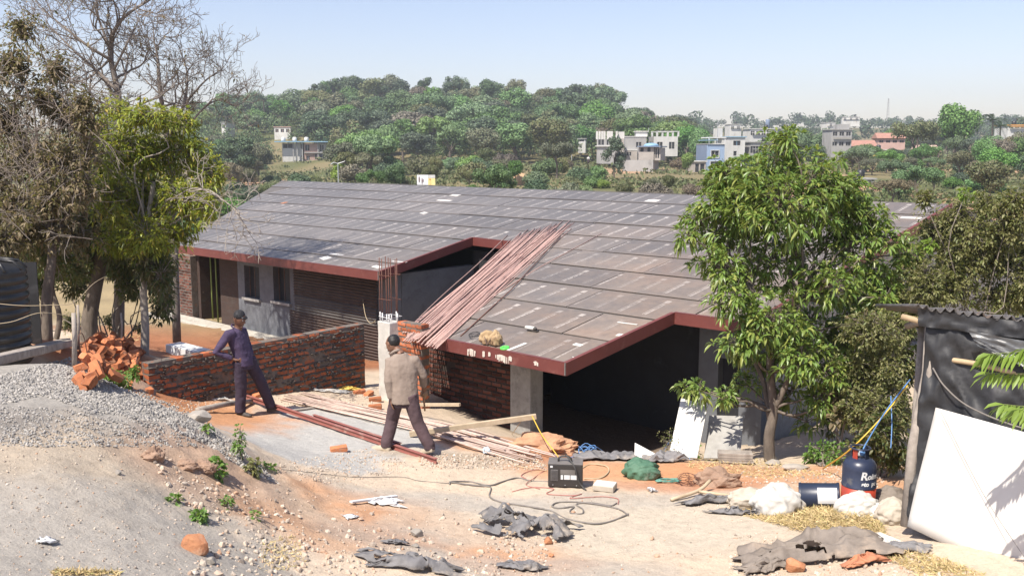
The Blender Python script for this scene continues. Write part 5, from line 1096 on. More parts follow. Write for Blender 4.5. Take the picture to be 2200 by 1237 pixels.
mb = MB(); q = S(2039, 690, SD - .12); ax = np.array([-.15, -1, 0]); mb.lathe(q, [(.034, -.3), (.042, -.3), (.042, 0.0), (.030, 0.0), (.030, -.28)], 18, ax / np.linalg.norm(ax)); mb.build('pipe_end', 'bamboo', sh, True)
mb = MB(); mb.tube([S(1950, 700, SD + 1.2), S(2000, 684, SD)], .04, 8); mb.build('side_pole', 'timber_grey', sh, True)
# corrugated iron roof
vs = []; fs = []; e0, e1 = S(1968, 658, SD - .12), S(2350, 706, SD - 1.0); dl = e1 - e0; back = np.array([.25, 1.7, -.27]); m = 120
for j, t in enumerate((0, .5, 1)):
    for i in range(m + 1): vs.append(e0 + dl * i / m + back * t + UP * (.022 * math.sin(i * .95) + .012 * math.sin(i * .31)))
for j in range(2):
    for i in range(m): a = j * (m + 1) + i; fs.append((a, a + 1, a + m + 2, a + m + 1))
mb = MB(); mb.add(vs, fs); o = mb.build('roof_sheet_iron', PM('old_iron', (.17, .165, .165), (.10, .09, .085), .55, 5, .001, 40, metal=.5, c3=(.2, .13, .09), s3=3), sh, True); o.modifiers.new('s', 'SOLIDIFY').thickness = .006
o = sheet_grid(S(1975, 700, SD - .06), S(2330, 742, SD - .95), S(2330, 708, SD - .95), S(1975, 662, SD - .06), 50, 6, .05, 9, 14).build('eave_flap', 'tarp_black', sh, True)
o = sheet_grid(S(2100, 745, SD - .52), S(2330, 850, SD - 1.0), S(2330, 760, SD - 1.0), S(2080, 712, SD - .45), 30, 16, .05, 5, 15).build('tarp_fold', PM('tarp_shiny', (.10, .105, .11), (.06, .06, .065), .35, 5, .004, 15), sh, True)
# big white panel in front
q = [S(1950, 1128, SD - .14), S(2060, 1192, SD - .55), S(2360, 1290, SD - 1.5), S(2360, 960, SD - 1.45), S(2011, 875, SD - .16)]
mb = MB(); n_ = np.cross(q[1] - q[0], q[4] - q[0]); n_ /= np.linalg.norm(n_); 
q = [S(1950, 1130, SD - .16), S(2310, 1300, SD - 1.35), S(2310, 958, SD - 1.28), S(2011, 875, SD - .18)]
mb = sheet_grid(*q, 24, 12, .03, 1.2, 40); o = mb.build('white_sheet', 'white_board', smooth=True); o.modifiers.new('s', 'SOLIDIFY').thickness = .008; tag(o, 'large white panel leaning against the black shack', 'panel')
cable('thin dark string hanging down across the large white panel', [S(2022, 885, SD - .32), S(2080, 1000, SD - .62), S(2130, 1090, SD - .85), S(2200, 1195, SD - 1.2)], .0025, 'cable_grey', 'string', 'string')
cable('grey cable sagging across the black tarpaulin above the panel', [S(2004, 790, SD - .14), S(2030, 830, SD - .26), S(2085, 875, SD - .45), S(2200, 920, SD - .9), S(2320, 935, SD - 1.2)], .008, 'cable_grey')
plank('white plank on the ground before the shack', T(1868, 1152, .03), T(1940, 1182, .03), .22, .02, 'white_board', bev=.002)
plank('pale cream lath lying at the edge of the dry grass', T(1868, 1148, .03), T(1902, 1170, .03), .06, .025, 'timber', bev=.002)
# ================================================================== VEGETATION
def fastmesh(name, vs, fs, mat):
    "vs (n,3), fs (m,k) all faces with k corners"
    me = bpy.data.meshes.new(name); n, (m, k) = len(vs), fs.shape
    me.vertices.add(n); me.vertices.foreach_set('co', np.asarray(vs, np.float32).ravel()); me.loops.add(m * k); me.loops.foreach_set('vertex_index', fs.astype(np.int32).ravel())
    me.polygons.add(m); me.polygons.foreach_set('loop_start', np.arange(0, m * k, k, dtype=np.int32)); me.polygons.foreach_set('loop_total', np.full(m, k, np.int32))
    me.update(calc_edges=True); me.materials.append(MATS[mat] if isinstance(mat, str) else mat); return me
def unit(v): return v / (np.linalg.norm(v, axis=-1, keepdims=True) + 1e-9)
def leaf_geo(p, d, L, Wd, droop=.35, rng=RNG):
    "lance-shaped leaves: base p, heading d, length L, width Wd, tip sinking"
    n = len(p); d = unit(d); side = unit(np.cross(d, rng.normal(0, .35, (n, 3)) + UP)); up = np.cross(side, d); L = L[:, None]; w_ = Wd[:, None]
    dn = np.array([0, 0, -1.0])
    m1 = p + d * L * .38 + dn * L * droop * .12; m2 = p + d * L * .72 + dn * L * droop * .45; tip = p + d * L * .95 + dn * L * droop
    V_ = np.stack([p, m1 + side * w_ * .5 + up * w_ * .12, m1 - side * w_ * .5 + up * w_ * .12, m2 + side * w_ * .38 + up * w_ * .08, m2 - side * w_ * .38 + up * w_ * .08, tip, m1 - up * w_ * .05, m2 - up * w_ * .05], 1)
    k = (np.arange(n) * 8)[:, None]
    Fq = np.concatenate([k + np.array([[0, 1, 6, 6]]), k + np.array([[0, 6, 2, 2]]), k + np.array([[1, 3, 7, 6]]), k + np.array([[6, 7, 4, 2]]), k + np.array([[3, 5, 7, 7]]), k + np.array([[7, 5, 4, 4]])])
    return V_.reshape(-1, 3), Fq
def leaf_object(name, VF, mat, parent):
    vs = np.concatenate([v for v, f in VF]); off = np.cumsum([0] + [len(v) for v, f in VF[:-1]]); fs = np.concatenate([f + o for (v, f), o in zip(VF, off)])
    tri = fs[:, 2] == fs[:, 3]; me = bpy.data.meshes.new(name); o0 = np.array(world_loc(parent)); vs = vs - o0
    q, t = fs[~tri], fs[tri][:, :3]; me.vertices.add(len(vs)); me.vertices.foreach_set('co', vs.astype(np.float32).ravel())
    me.loops.add(q.size + t.size); me.loops.foreach_set('vertex_index', np.concatenate([q.ravel(), t.ravel()]).astype(np.int32))
    me.polygons.add(len(q) + len(t)); me.polygons.foreach_set('loop_start', np.concatenate([np.arange(len(q)) * 4, q.size + np.arange(len(t)) * 3]).astype(np.int32)); me.polygons.foreach_set('loop_total', np.concatenate([np.full(len(q), 4), np.full(len(t), 3)]).astype(np.int32))
    me.update(calc_edges=True); me.materials.append(MATS[mat]); o = bpy.data.objects.new(name, me); COL.objects.link(o); o.parent = parent; return o
def rosettes(cl, d, count, nl, L, Wd, rng, droop=.4, depth=1.0, shell=.45, spread=.9, upb=.25):
    "leaf rosettes in ellipsoidal clumps given as (px, py, rx, ry[, d]) measured on the photo"
    P0, D0 = [], []; area = np.array([c[2] * c[3] for c in cl], float); share = np.maximum(1, (count * area / area.sum())).astype(int); cents = []
    for c, m in zip(cl, share):
        dd = c[4] if len(c) > 4 else d; k = dd / F; ctr = P(c[0], c[1], dd); cents.append(ctr)
        u = unit(rng.normal(0, 1, (m, 3))); rr = (shell + (1 - shell) * rng.random((m, 1))) * (1 + .22 * rng.normal(0, 1, (m, 1)))
        q = ctr + u * rr * np.array([c[2] * k, (c[2] + c[3]) / 2 * k * depth, c[3] * k]); P0.append(q); D0.append(u)
    P0, D0 = np.concatenate(P0), np.concatenate(D0); m = len(P0)
    b = np.repeat(P0, nl, 0); o = np.repeat(D0, nl, 0); a = unit(o * .55 + rng.normal(0, spread * .6, (m * nl, 3)) + UP * upb)
    return b + a * .02, a, (P0, D0, np.array(cents)), (L * rng.uniform(.6, 1.15, m * nl), Wd * rng.uniform(.75, 1.15, m * nl))
def twigs(P0, cents, r0, rng, mb, frac=.6, n=4):
    for p_ in P0:
        if rng.random() > frac: continue
        c = cents[np.argmin(((cents - p_) ** 2).sum(1))]; md = (p_ + c) / 2 + rng.normal(0, .04, 3) + UP * .03; mb.tube([c * .85 + p_ * .15, md, p_], [r0 * 1.6, r0, r0 * .5], n, False)
def bend(p, q, k, rng, n=4):
    p, q = np.asarray(p, float), np.asarray(q, float); pts = [p]; L = np.linalg.norm(q - p)
    for i in range(1, n): pts.append(p + (q - p) * i / n + rng.normal(0, 1, 3) * L * k * math.sin(math.pi * i / n))
    return cr(pts + [q], 3)
def limb(mb, pts, r0, r1, n=8): m = len(pts); mb.tube(pts, [r0 + (r1 - r0) * i / (m - 1) for i in range(m)], n)

# --- the leafy tree in front of the building
rng = np.random.default_rng(4); tb_ = T(1656, 992); tr = thing('leafy_tree', 'dense green young tree with glossy drooping leaves before the porch', 'tree', tb_); D = 13.75
fork = P(1662, 880, D); top = P(1660, 700, D)
tm = MB(); limb(tm, cr([tb_ - UP * .15, P(1652, 940, D), fork, P(1655, 800, D), top], 4), .085, .05, 10)
limb(tm, cr([fork, P(1690, 820, D - .1), P(1705, 740, D - .1), P(1720, 640, D)], 4), .05, .03); limb(tm, cr([P(1655, 905, D), P(1640, 820, D + .15), P(1610, 740, D + .2), P(1620, 640, D + .1)], 4), .045, .025)
CL = [(1668, 340, 62, 52), (1690, 295, 30, 28), (1600, 395, 80, 60), (1500, 470, 42, 32), (1540, 440, 55, 40), (1870, 470, 55, 45), (1830, 430, 45, 40), (1940, 545, 30, 28), (1900, 640, 35, 30), (1600, 460, 70, 55), (1850, 700, 40, 40), (1780, 800, 45, 45), (1830, 800, 35, 40), (1560, 380, 45, 35), (1745, 395, 80, 65), (1805, 400, 40, 40), (1680, 440, 130, 90), (1800, 470, 70, 60), (1540, 500, 55, 40), (1478, 505, 28, 22), (1555, 570, 55, 55), (1660, 560, 110, 70), (1830, 530, 60, 50),
      (1900, 520, 40, 30), (1880, 590, 45, 40), (1790, 610, 70, 50), (1650, 690, 90, 60), (1740, 690, 80, 55), (1590, 740, 45, 40), (1720, 770, 70, 50), (1645, 760, 55, 40), (1850, 640, 45, 35), (1810, 745, 45, 40), (1500, 838, 30, 20), (1470, 828, 18, 12), (1555, 850, 25, 22), (1700, 840, 40, 35), (1770, 850, 35, 40), (1735, 905, 26, 22), (1610, 830, 30, 26), (1820, 880, 30, 30), (1575, 640, 50, 45)]
rr = np.random.default_rng(14); CL = [(*c, D + rr.uniform(-.55, .55)) for c in CL]
b_, a_, (P0, D0, cents), (Ls, Ws) = rosettes(CL, D, 2450, 9, .150, .042, rng, .5, 1.0, .42)
nodes_ = [fork, top, P(1720, 640, D), P(1620, 640, D + .1), P(1655, 800, D)]
for c in cents:
    s_ = min(nodes_, key=lambda q: np.linalg.norm(q - c) + (2 if q[2] > c[2] + .1 else 0)); limb(tm, bend(s_, c, .06, rng), .024, .009, 6)
twigs(P0, cents, .004, rng, tm, .6); tm.build('trunk', 'bark', tr, True)
leaf_object('crown', [leaf_geo(b_, a_, Ls, Ws, .5, rng)], 'leaf_mango', tr)

# --- yellow-green tree on the left
rng = np.random.default_rng(5); D = 16.4; t0 = T(309, 760); tr = thing('yellow_green_tree', 'yellow green tree with a thin pale trunk above the brick heap', 'tree', t0)
tm = MB(); limb(tm, cr([t0 - UP * .15, P(312, 700, D), P(308, 620, D), P(312, 540, D), P(318, 470, D), P(330, 390, D)], 4), .075, .035, 10)
CL = [(322, 250, 75, 35), (245, 232, 42, 22), (385, 262, 40, 30), (258, 318, 65, 60), (330, 330, 80, 60), (405, 330, 60, 50), (455, 375, 32, 45), (300, 420, 95, 70), (200, 280, 40, 40), (400, 430, 65, 60), (446, 445, 26, 34), (240, 420, 60, 60), (320, 510, 70, 55), (260, 520, 60, 50), (385, 500, 32, 35), (345, 590, 25, 50), (358, 650, 14, 42), (318, 570, 35, 40)]
CL = [(*c, D + rr.uniform(-.5, .5)) for c in CL]; b_, a_, (P0, D0, cents), (Ls, Ws) = rosettes(CL, D, 2600, 8, .125, .032, rng, .5, 1, .25)
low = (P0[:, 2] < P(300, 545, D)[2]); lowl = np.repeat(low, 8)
for c in cents: limb(tm, bend(P(315, 500 if c[2] > P(0, 520, D)[2] else 590, D), c, .07, rng), .022, .008, 6)
twigs(P0, cents, .004, rng, tm, .7)
limb(tm, cr([P(318, 470, D), P(400, 410, 16), P(446, 412, 15.6), P(505, 450, 15.4), P(527, 490, 15.3), P(560, 510, 15.3)], 4), .014, .005, 7)
tm.build('trunk', 'bark_pale', tr, True)
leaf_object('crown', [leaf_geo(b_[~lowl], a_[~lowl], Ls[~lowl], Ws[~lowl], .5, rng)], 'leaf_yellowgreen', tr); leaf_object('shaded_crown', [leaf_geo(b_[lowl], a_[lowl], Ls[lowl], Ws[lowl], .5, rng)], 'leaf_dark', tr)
# --- bare twigs, recursive
TW = 1.0
def grow(mb, p, d, L, r, depth, rng, tips, up=.12, nside=4, spread=.55):
    if depth == 0 or r < .0012: tips.append((p, d)); return
    k = 3; pts = [p]; q = p; dd = d
    for i in range(k): dd = unit(dd + rng.normal(0, .16, 3) + UP * up * .3); q = q + dd * L / k; pts.append(q)
    mb.tube(pts, [max(r, .0055 * TW), max(r * .9, .0055 * TW), max(r * .8, .005 * TW), max(r * .68, .0045 * TW)], nside if r < .03 else 6, False)
    for i in range(rng.integers(2, 4) if depth > 1 else 2):
        nd = unit(dd + rng.normal(0, spread, 3) + UP * up); grow(mb, pts[-1] if i < 2 else pts[2], nd, L * rng.uniform(.62, .88), r * (.72 if i == 0 else .55), depth - 1, rng, tips, up, nside, spread)
def bare_tree(name, label, base, limbs, D, r0, depth, seed, mat='twig', leafy=None, L0=.55):
    rng = np.random.default_rng(seed); t = thing(name, label, 'tree', base); mb = MB(); tips = []; tk = MB()
    for pix, ra, rb in limbs:
        pts = cr([P(x, y, D + (rng.uniform(-.4, .4) if i else 0)) for i, (x, y) in enumerate(pix)], 4); limb(tk, pts, ra, rb, 7)
        for i in range(4, len(pts)):
            d = unit(pts[i] - pts[i - 1]); grow(mb, pts[i], unit(d + rng.normal(0, .8, 3)), L0, max(.006, (ra + (rb - ra) * i / len(pts)) * .5), depth, rng, tips)
        grow(mb, pts[-1], unit(pts[-1] - pts[-2]), L0, rb, depth + 1, rng, tips)
    tk.build('trunk', mat, t, True); mb.build('twigs', mat, t, True)
    if leafy:
        sel = [tips[i] for i in rng.choice(len(tips), min(len(tips), leafy[1]), False)]; p_ = np.array([s[0] for s in sel]); d_ = np.array([s[1] for s in sel])
        leaf_object('leaves', [leaf_geo(p_, d_ + rng.normal(0, .5, p_.shape) - UP * .3, np.full(len(p_), leafy[2]) * rng.uniform(.6, 1.2, len(p_)), np.full(len(p_), leafy[2] * .5), .6, rng)], leafy[0], t)
    return t
TW = .78
bt = T(255, 735); bt = P(255, 700, 21); bt[2] = g1(bt[0], bt[1])
bare_tree('bare_tree', 'tall leafless tree rising behind the yellow green tree', bt, [([(255, 735), (258, 500), (262, 300), (252, 195), (236, 105), (262, 42), (330, -5)], .12, .02), ([(240, 130), (190, 100), (140, 60), (90, 20)], .04, .012), ([(252, 195), (205, 150), (160, 110), (110, 60)], .045, .012), ([(236, 105), (215, 50), (200, 5)], .035, .012), ([(245, 150), (275, 90), (300, 40)], .03, .01)], 21.0, .02, 6, 3, leafy=('leaf_dry', 260, .10))
bt2 = P(360, 700, 22.5); bt2[2] = g1(bt2[0], bt2[1])
bare_tree('bare_tree', 'smaller leafless tree with spreading grey twigs above the left roof edge', bt2, [([(380, 735), (372, 480), (360, 300), (345, 205), (338, 120), (330, 85)], .10, .014), ([(362, 300), (395, 225), (402, 160), (388, 110)], .045, .012), ([(395, 225), (440, 175), (475, 150)], .032, .010), ([(372, 320), (430, 240), (470, 215), (500, 225)], .032, .009), ([(345, 205), (310, 170), (290, 150)], .02, .008)], 22.5, .02, 6, 8, leafy=('leaf_dry', 200, .09), L0=.40)
TW = .8
mbr = MB(); tips = []; rng = np.random.default_rng(31); br = thing('bare_branch', 'leafless pale branch with twigs hanging over the left end of the roof', 'branch', P(420, 440, 15.6)); 
pts = cr([P(405, 412, 15.9), P(446, 408, 15.6), P(480, 430, 15.5), P(507, 455, 15.4), P(530, 488, 15.3)], 4); bg_ = MB(); limb(bg_, pts, .012, .006, 6); bg_.build('bough', 'bark_pale', br, True)
for i in range(3, len(pts), 2):
    for k in range(2): grow(mbr, pts[i], unit(pts[i] - pts[i - 1] + rng.normal(0, .8, 3)), .30, .008, 4, rng, tips, -.02)
mbr.build('twigs', 'bark_pale', br, True)
# --- dry leaved thicket at the left edge, dark tree with the thick trunk
rng = np.random.default_rng(6); D = 14.6; t0 = P(100, 730, D); t0[2] = g1(t0[0], t0[1]); tr = thing('dry_tree', 'brown tree full of withered leaves at the left edge', 'tree', t0); tm = MB()
limb(tm, cr([t0 - UP * .1, P(100, 640, D), P(112, 540, D), P(100, 420, D), P(70, 300, D)], 4), .09, .04, 9); limb(tm, cr([P(112, 540, D), P(150, 440, D), P(185, 330, D)], 4), .05, .02)
CL = [(30, 140, 55, 60), (90, 215, 60, 45), (20, 260, 50, 70), (140, 250, 55, 50), (175, 225, 40, 40), (60, 330, 70, 60), (140, 340, 70, 60), (185, 320, 35, 45), (30, 430, 60, 70), (110, 430, 80, 60), (170, 400, 45, 50), (50, 60, 40, 40), (10, 520, 50, 60), (190, 270, 35, 35), (-30, 200, 60, 90), (-20, 380, 60, 90), (120, 150, 40, 40), (60, 500, 70, 50), (150, 500, 70, 50)]
CL = [(*c, D + rr.uniform(-.5, .6)) for c in CL]; b_, a_, (P0, D0, cents), (Ls, Ws) = rosettes(CL, D, 3600, 6, .085, .038, rng, .5, 1, .05, 1.2); tips = []
for c in cents: limb(tm, bend(P(105, 480, D), c, .08, rng), .022, .008, 6)
tw = MB()
for i in range(130): grow(tw, P(rng.uniform(-20, 200), rng.uniform(120, 520), D + rng.uniform(-.6, .5)), unit(rng.normal(0, 1, 3)), .38, .008, 3, rng, tips, 0)
twigs(P0, cents, .004, rng, tm, .8); tm.build('trunk', 'bark', tr, True); tw.build('twigs', 'twig', tr, True)
leaf_object('crown', [leaf_geo(b_, a_, Ls, Ws, .5, rng)], 'leaf_dry', tr)
rng = np.random.default_rng(7); D = 17.6; t0 = P(188, 728, D); t0[2] = g1(t0[0], t0[1]); tr = thing('dark_tree', 'dark leaved tree with a thick trunk behind the brick heap', 'tree', t0); tm = MB()
limb(tm, cr([t0 - UP * .2, P(192, 690, D), P(204, 620, D), P(215, 570, D), P(222, 510, D)], 4), .15, .10, 12); limb(tm, cr([P(215, 570, D), P(170, 500, D), P(130, 440, D)], 4), .08, .04); limb(tm, cr([P(219, 540, D), P(262, 470, D), P(290, 400, D)], 4), .08, .04)
CL = [(100, 500, 90, 55), (180, 470, 80, 60), (60, 560, 60, 50), (150, 560, 60, 40), (225, 520, 60, 45), (270, 570, 40, 40), (30, 480, 60, 60), (120, 420, 90, 60), (220, 400, 80, 60), (300, 470, 60, 50), (95, 600, 30, 25), (-10, 560, 60, 60), (40, 620, 40, 30), (160, 620, 35, 25), (280, 620, 30, 25), (325, 560, 28, 50), (200, 350, 60, 45), (130, 480, 80, 60)]
CL = [(*c, D + rr.uniform(-.6, .6)) for c in CL]; b_, a_, (P0, D0, cents), (Ls, Ws) = rosettes(CL, D, 3400, 8, .115, .042, rng, .5, 1, .15)
for c in cents: limb(tm, bend(P(219, 530, D), c, .06, rng), .03, .01, 6)
tm.build('trunk', 'bark', tr, True); leaf_object('crown', [leaf_geo(b_, a_, Ls, Ws, .5, rng)], 'leaf_dark', tr)
for lab, pix, D, ra in (('slim dark trunked tree left of the thick trunk', [(118, 735), (128, 680), (112, 620), (120, 560)], 16.0, .05), ('slender forked tree beside the water tank', [(92, 740), (100, 690), (108, 620), (90, 540)], 15.2, .06)):
    q = P(*pix[0], D); q[2] = g1(q[0], q[1]); t = thing('slim_tree', lab, 'tree', q); mb = MB(); limb(mb, cr([q - UP * .1] + [P(x, y, D) for x, y in pix[1:]], 4), ra, ra * .6, 8); mb.build('trunk', 'bark', t, True)
    rng = np.random.default_rng(int(ra * 1000)); cl = [(pix[-1][0] - 20, pix[-1][1] - 10, 50, 45, D), (pix[-1][0] + 35, pix[-1][1] + 20, 40, 35, D)]; b_, a_, _, (Ls, Ws) = rosettes(cl, D, 130, 7, .11, .04, rng, .5, 1, .2); leaf_object('crown', [leaf_geo(b_, a_, Ls, Ws, .5, rng)], 'leaf_dark', t)
# --- bushes and weeds
def bush(name, label, base, cl, D, cnt, nl, L, Wd, mat, seed, cat='bush', stem='twig', droop=.4, stems=True, tw=.6):
    rng = np.random.default_rng(seed); t = thing(name, label, cat, base); b_, a_, (P0, D0, cents), (Ls, Ws) = rosettes([(*c, D + rng.uniform(-.35, .35)) if len(c) == 4 else c for c in cl], D, cnt, nl, L, Wd, rng, droop, 1, .2)
    mb = MB()
    for c in cents: limb(mb, bend(np.asarray(base) + rng.normal(0, .05, 3) * np.array([1, 1, 0]), c, .06, rng), .018 if cat == 'bush' else .006, .005, 5)
    if tw: twigs(P0, cents, .0035 if cat == 'bush' else .002, rng, mb, tw)
    mb.build('stems', stem, t, True); leaf_object('foliage', [leaf_geo(b_, a_, Ls, Ws, droop, rng)], mat, t); return t
def gb(px, py, d): q = P(px, py, d); q[2] = g1(q[0], q[1]); return q
bush('undergrowth_bush', 'dark shrub filling the gap behind the thick trunk and the thin pale trunk', gb(240, 720, 19.5), [(120, 560, 45, 40), (180, 580, 45, 40), (240, 560, 50, 40), (290, 590, 40, 35), (345, 570, 35, 45), (352, 620, 22, 45), (345, 665, 18, 30), (330, 600, 30, 40), (60, 600, 50, 50), (20, 560, 50, 60), (140, 520, 60, 50), (300, 530, 60, 45)], 19.5, 3000, 7, .10, .042, 'leaf_dark', 51)
bush('undergrowth_bush', 'olive shrub low between the trunks above the dry field', gb(250, 735, 21), [(240, 690, 22, 16), (150, 690, 25, 20), (300, 705, 14, 14), (40, 700, 40, 30)], 21, 330, 7, .09, .035, 'leaf_dryolive', 52)
bush('dry_bush', 'big half dry olive bush behind the shack roof', gb(2080, 760, 13.6), [(2090, 520, 85, 60), (2010, 500, 45, 45), (2170, 480, 55, 60), (2140, 560, 70, 50), (2000, 600, 50, 45), (2050, 620, 60, 35), (2230, 540, 60, 80), (1985, 430, 18, 28), (2060, 460, 50, 35), (2180, 430, 50, 30), (2120, 440, 40, 30), (2060, 570, 60, 50), (1990, 640, 50, 40), (2150, 640, 80, 40), (2220, 620, 60, 60)], 13.6, 4300, 7, .066, .028, 'leaf_dryolive', 1)
bush('dry_bush', 'brownish bush between the leafy tree and the shack post', gb(1880, 960, 12.9), [(1865, 710, 60, 45), (1905, 790, 45, 60), (1845, 800, 50, 50), (1890, 880, 50, 50), (1840, 880, 40, 45), (1920, 700, 40, 40), (1930, 880, 30, 60)], 12.9, 2000, 7, .064, .028, 'leaf_dryolive', 2)
bush('green_bush', 'dark green bush at the right behind the gas cylinder', gb(1905, 1010, 12.0), [(1900, 930, 45, 50), (1925, 980, 30, 35), (1870, 960, 35, 40)], 12.0, 480, 7, .075, .034, 'leaf_dark', 3)
bush('green_bush', 'dense dark green bush against the flank wall right of the leafy tree', gb(1850, 900, 14.9), [(1850, 680, 60, 60), (1900, 620, 60, 60), (1960, 560, 40, 50), (1820, 780, 60, 60), (1900, 760, 60, 70), (1790, 880, 45, 55), (1960, 660, 50, 60), (1860, 860, 50, 60), (1940, 780, 40, 60)], 14.9, 2000, 7, .10, .04, 'leaf_dark', 33)
bush('green_bush', 'small green bush at the foot of the leafy tree, right side', gb(1770, 1000, 13.0), [(1765, 965, 25, 22), (1790, 975, 18, 20), (1745, 985, 22, 14)], 13.0, 80, 7, .07, .034, 'leaf_weed', 4)
bush('green_bush', 'bright yellow shoot in the dry bush near the roof end', gb(2000, 640, 13.2), [(1998, 525, 14, 9), (2075, 416, 16, 7)], 13.2, 22, 6, .10, .05, 'leaf_bright', 5)
bush('hanging_dead_leaves', 'cluster of broad withered leaves hanging right of the leafy tree trunk', gb(1800, 1000, 13.2), [(1805, 850, 22, 22), (1795, 890, 16, 20), (1860, 690, 35, 14)], 13.2, 40, 5, .14, .07, 'leaf_dry', 6)
bush('green_weed', 'bright green leafy weed below the brick heap', gb(240, 838, 12.9), [(240, 808, 28, 18), (265, 820, 22, 14), (215, 800, 18, 14), (285, 800, 12, 14)], 12.9, 210, 6, .055, .034, 'leaf_weed', 7, 'weed', tw=.2)
def weed(label, px, py, hp, wp, d, cnt, L, Wd, mat, seed, name='green_weed'):
    q = T(px, py); dd = float((q - CAM) @ np.array([0, _c, -_s])); return bush(name, label, q, [(px, py - hp * .5, wp, hp * .5, dd), (px + wp * .3, py - hp * .8, wp * .5, hp * .3, dd)], dd, cnt, 5, L, Wd, mat, seed, 'weed', tw=.3)
weed('tall thin weed with small leaves on the edge of the mound', 512, 990, 70, 12, 0, 30, .05, .03, 'leaf_weed', 11); weed('broad leaved weed on the mound slope', 462, 1022, 30, 20, 0, 22, .085, .045, 'leaf_weed', 12); weed('small green weed low on the mound slope', 424, 1118, 18, 17, 0, 20, .06, .034, 'leaf_weed', 13); weed('tiny weed right of the low green weed', 484, 1088, 14, 14, 0, 14, .045, .025, 'leaf_weed', 14)
weed('small weed on the bare grey slope', 374, 1082, 14, 10, 0, 10, .06, .03, 'leaf_weed', 15); weed('single bright green seedling on the reddish slope', 550, 1114, 10, 8, 0, 6, .05, .035, 'leaf_weed', 16); weed('drooping weed at the lower end of the gravel', 545, 1018, 30, 20, 0, 18, .08, .04, 'leaf_dryolive', 17); weed('creeping weed between mound and path', 575, 1010, 10, 20, 0, 10, .06, .03, 'leaf_weed', 18); weed('small weed beside the grey boulder', 444, 930, 16, 10, 0, 8, .07, .035, 'leaf_weed', 19)
weed('spindly dry weed before the leaning white board', 1432, 985, 75, 22, 0, 26, .05, .014, 'leaf_dryolive', 20); weed('young plant with drooping leaves before the white board', 1490, 985, 30, 14, 0, 10, .10, .045, 'leaf_weed', 21); weed('scrubby weed on the porch soil edge', 1135, 950, 10, 12, 0, 10, .04, .015, 'leaf_weed', 22)
# leafy sprig reaching in at the right edge
rng = np.random.default_rng(9); sb_ = P(2290, 830, 6.6); sg_ = thing('leafy_sprig', 'light green leafy sprig hanging in at the right edge before the shack', 'branch', sb_); mb = MB(); VF = []
for pix in ([(2300, 745), (2230, 752), (2170, 757), (2128, 760)], [(2300, 790), (2240, 798), (2180, 802), (2128, 800)], [(2310, 870), (2250, 868), (2200, 872), (2158, 868)], [(2310, 900), (2240, 884), (2190, 878)], [(2320, 720), (2260, 735), (2200, 748)]):
    dd = 7.5 + rng.uniform(-.25, .25); pts = cr([P(x, y, dd) for x, y in pix], 5); limb(mb, pts, .004, .002, 5); p_, d_ = [], []
    for i in range(2, len(pts)):
        t_ = unit(pts[i] - pts[i - 1])
        for s in (-1, 1): p_.append(pts[i]); d_.append(t_ * .7 + np.array([0, -.2 * s, .0]) - UP * .55 + np.cross(t_, UP) * s * .7)
    p_.append(pts[-1]); d_.append(unit(pts[-1] - pts[-2])); p_, d_ = np.array(p_), np.array(d_); VF.append(leaf_geo(p_, d_, np.full(len(p_), .155) * rng.uniform(.8, 1.2, len(p_)), np.full(len(p_), .042), .35, rng))
mb.build('stems', 'gap_stem_green', sg_, True); leaf_object('leaves', VF, 'leaf_bright', sg_)
rng = np.random.default_rng(19); cl = [(2350, 980, 60, 60, 6.2), (2330, 1080, 50, 60, 6.4), (2400, 850, 90, 80, 6.3)]
bush('shrub', 'light green shrub standing just outside the right edge', gb(2400, 1200, 6.8), cl, 6.3, 150, 6, .12, .05, 'leaf_bright', 41)
# ================================================================== THE TWO WORKERS
def remesh(o, vox, it=4, disp=None):
    m = o.modifiers.new('fuse', 'REMESH'); m.mode = 'VOXEL'; m.voxel_size = vox; m.use_smooth_shade = True
    s = o.modifiers.new('soft', 'SMOOTH'); s.factor = .5; s.iterations = it
    if disp:
        tx = bpy.data.textures.new('folds', 'CLOUDS'); tx.noise_scale = disp[1]; tx.noise_depth = 2; d = o.modifiers.new('folds', 'DISPLACE'); d.texture = tx; d.strength = disp[0]; d.mid_level = .5; d.texture_coords = 'LOCAL'
def loft(mb, secs, n=14):
    "secs: (centre, (rx, ry)) with x across the first section's side axis"
    mb.tube([s[0] for s in secs], [s[1] if isinstance(s[1], tuple) else (s[1], s[1]) for s in secs], n)
def torso(mb, secs, n=18, side=(1, 0, 0), fwd=(0, 1, 0)):
    "horizontal rings: (centre, half width along side, half depth along fwd)"
    side, fwd = np.asarray(side, float), np.asarray(fwd, float); k = len(mb.v)
    for c, a, b in secs:
        for j in range(n):
            t = 2 * math.pi * j / n; ct, st = math.cos(t), math.sin(t); e = .8
            mb.v.append(tuple(np.asarray(c, float) + side * a * math.copysign(abs(ct) ** e, ct) + fwd * b * math.copysign(abs(st) ** e, st)))
    m = len(secs)
    for i in range(m - 1):
        for j in range(n): mb.f.append((k + i * n + j, k + i * n + (j + 1) % n, k + (i + 1) * n + (j + 1) % n, k + (i + 1) * n + j))
    mb.f.append(tuple(k + j for j in reversed(range(n)))); mb.f.append(tuple(k + (m - 1) * n + j for j in range(n)))
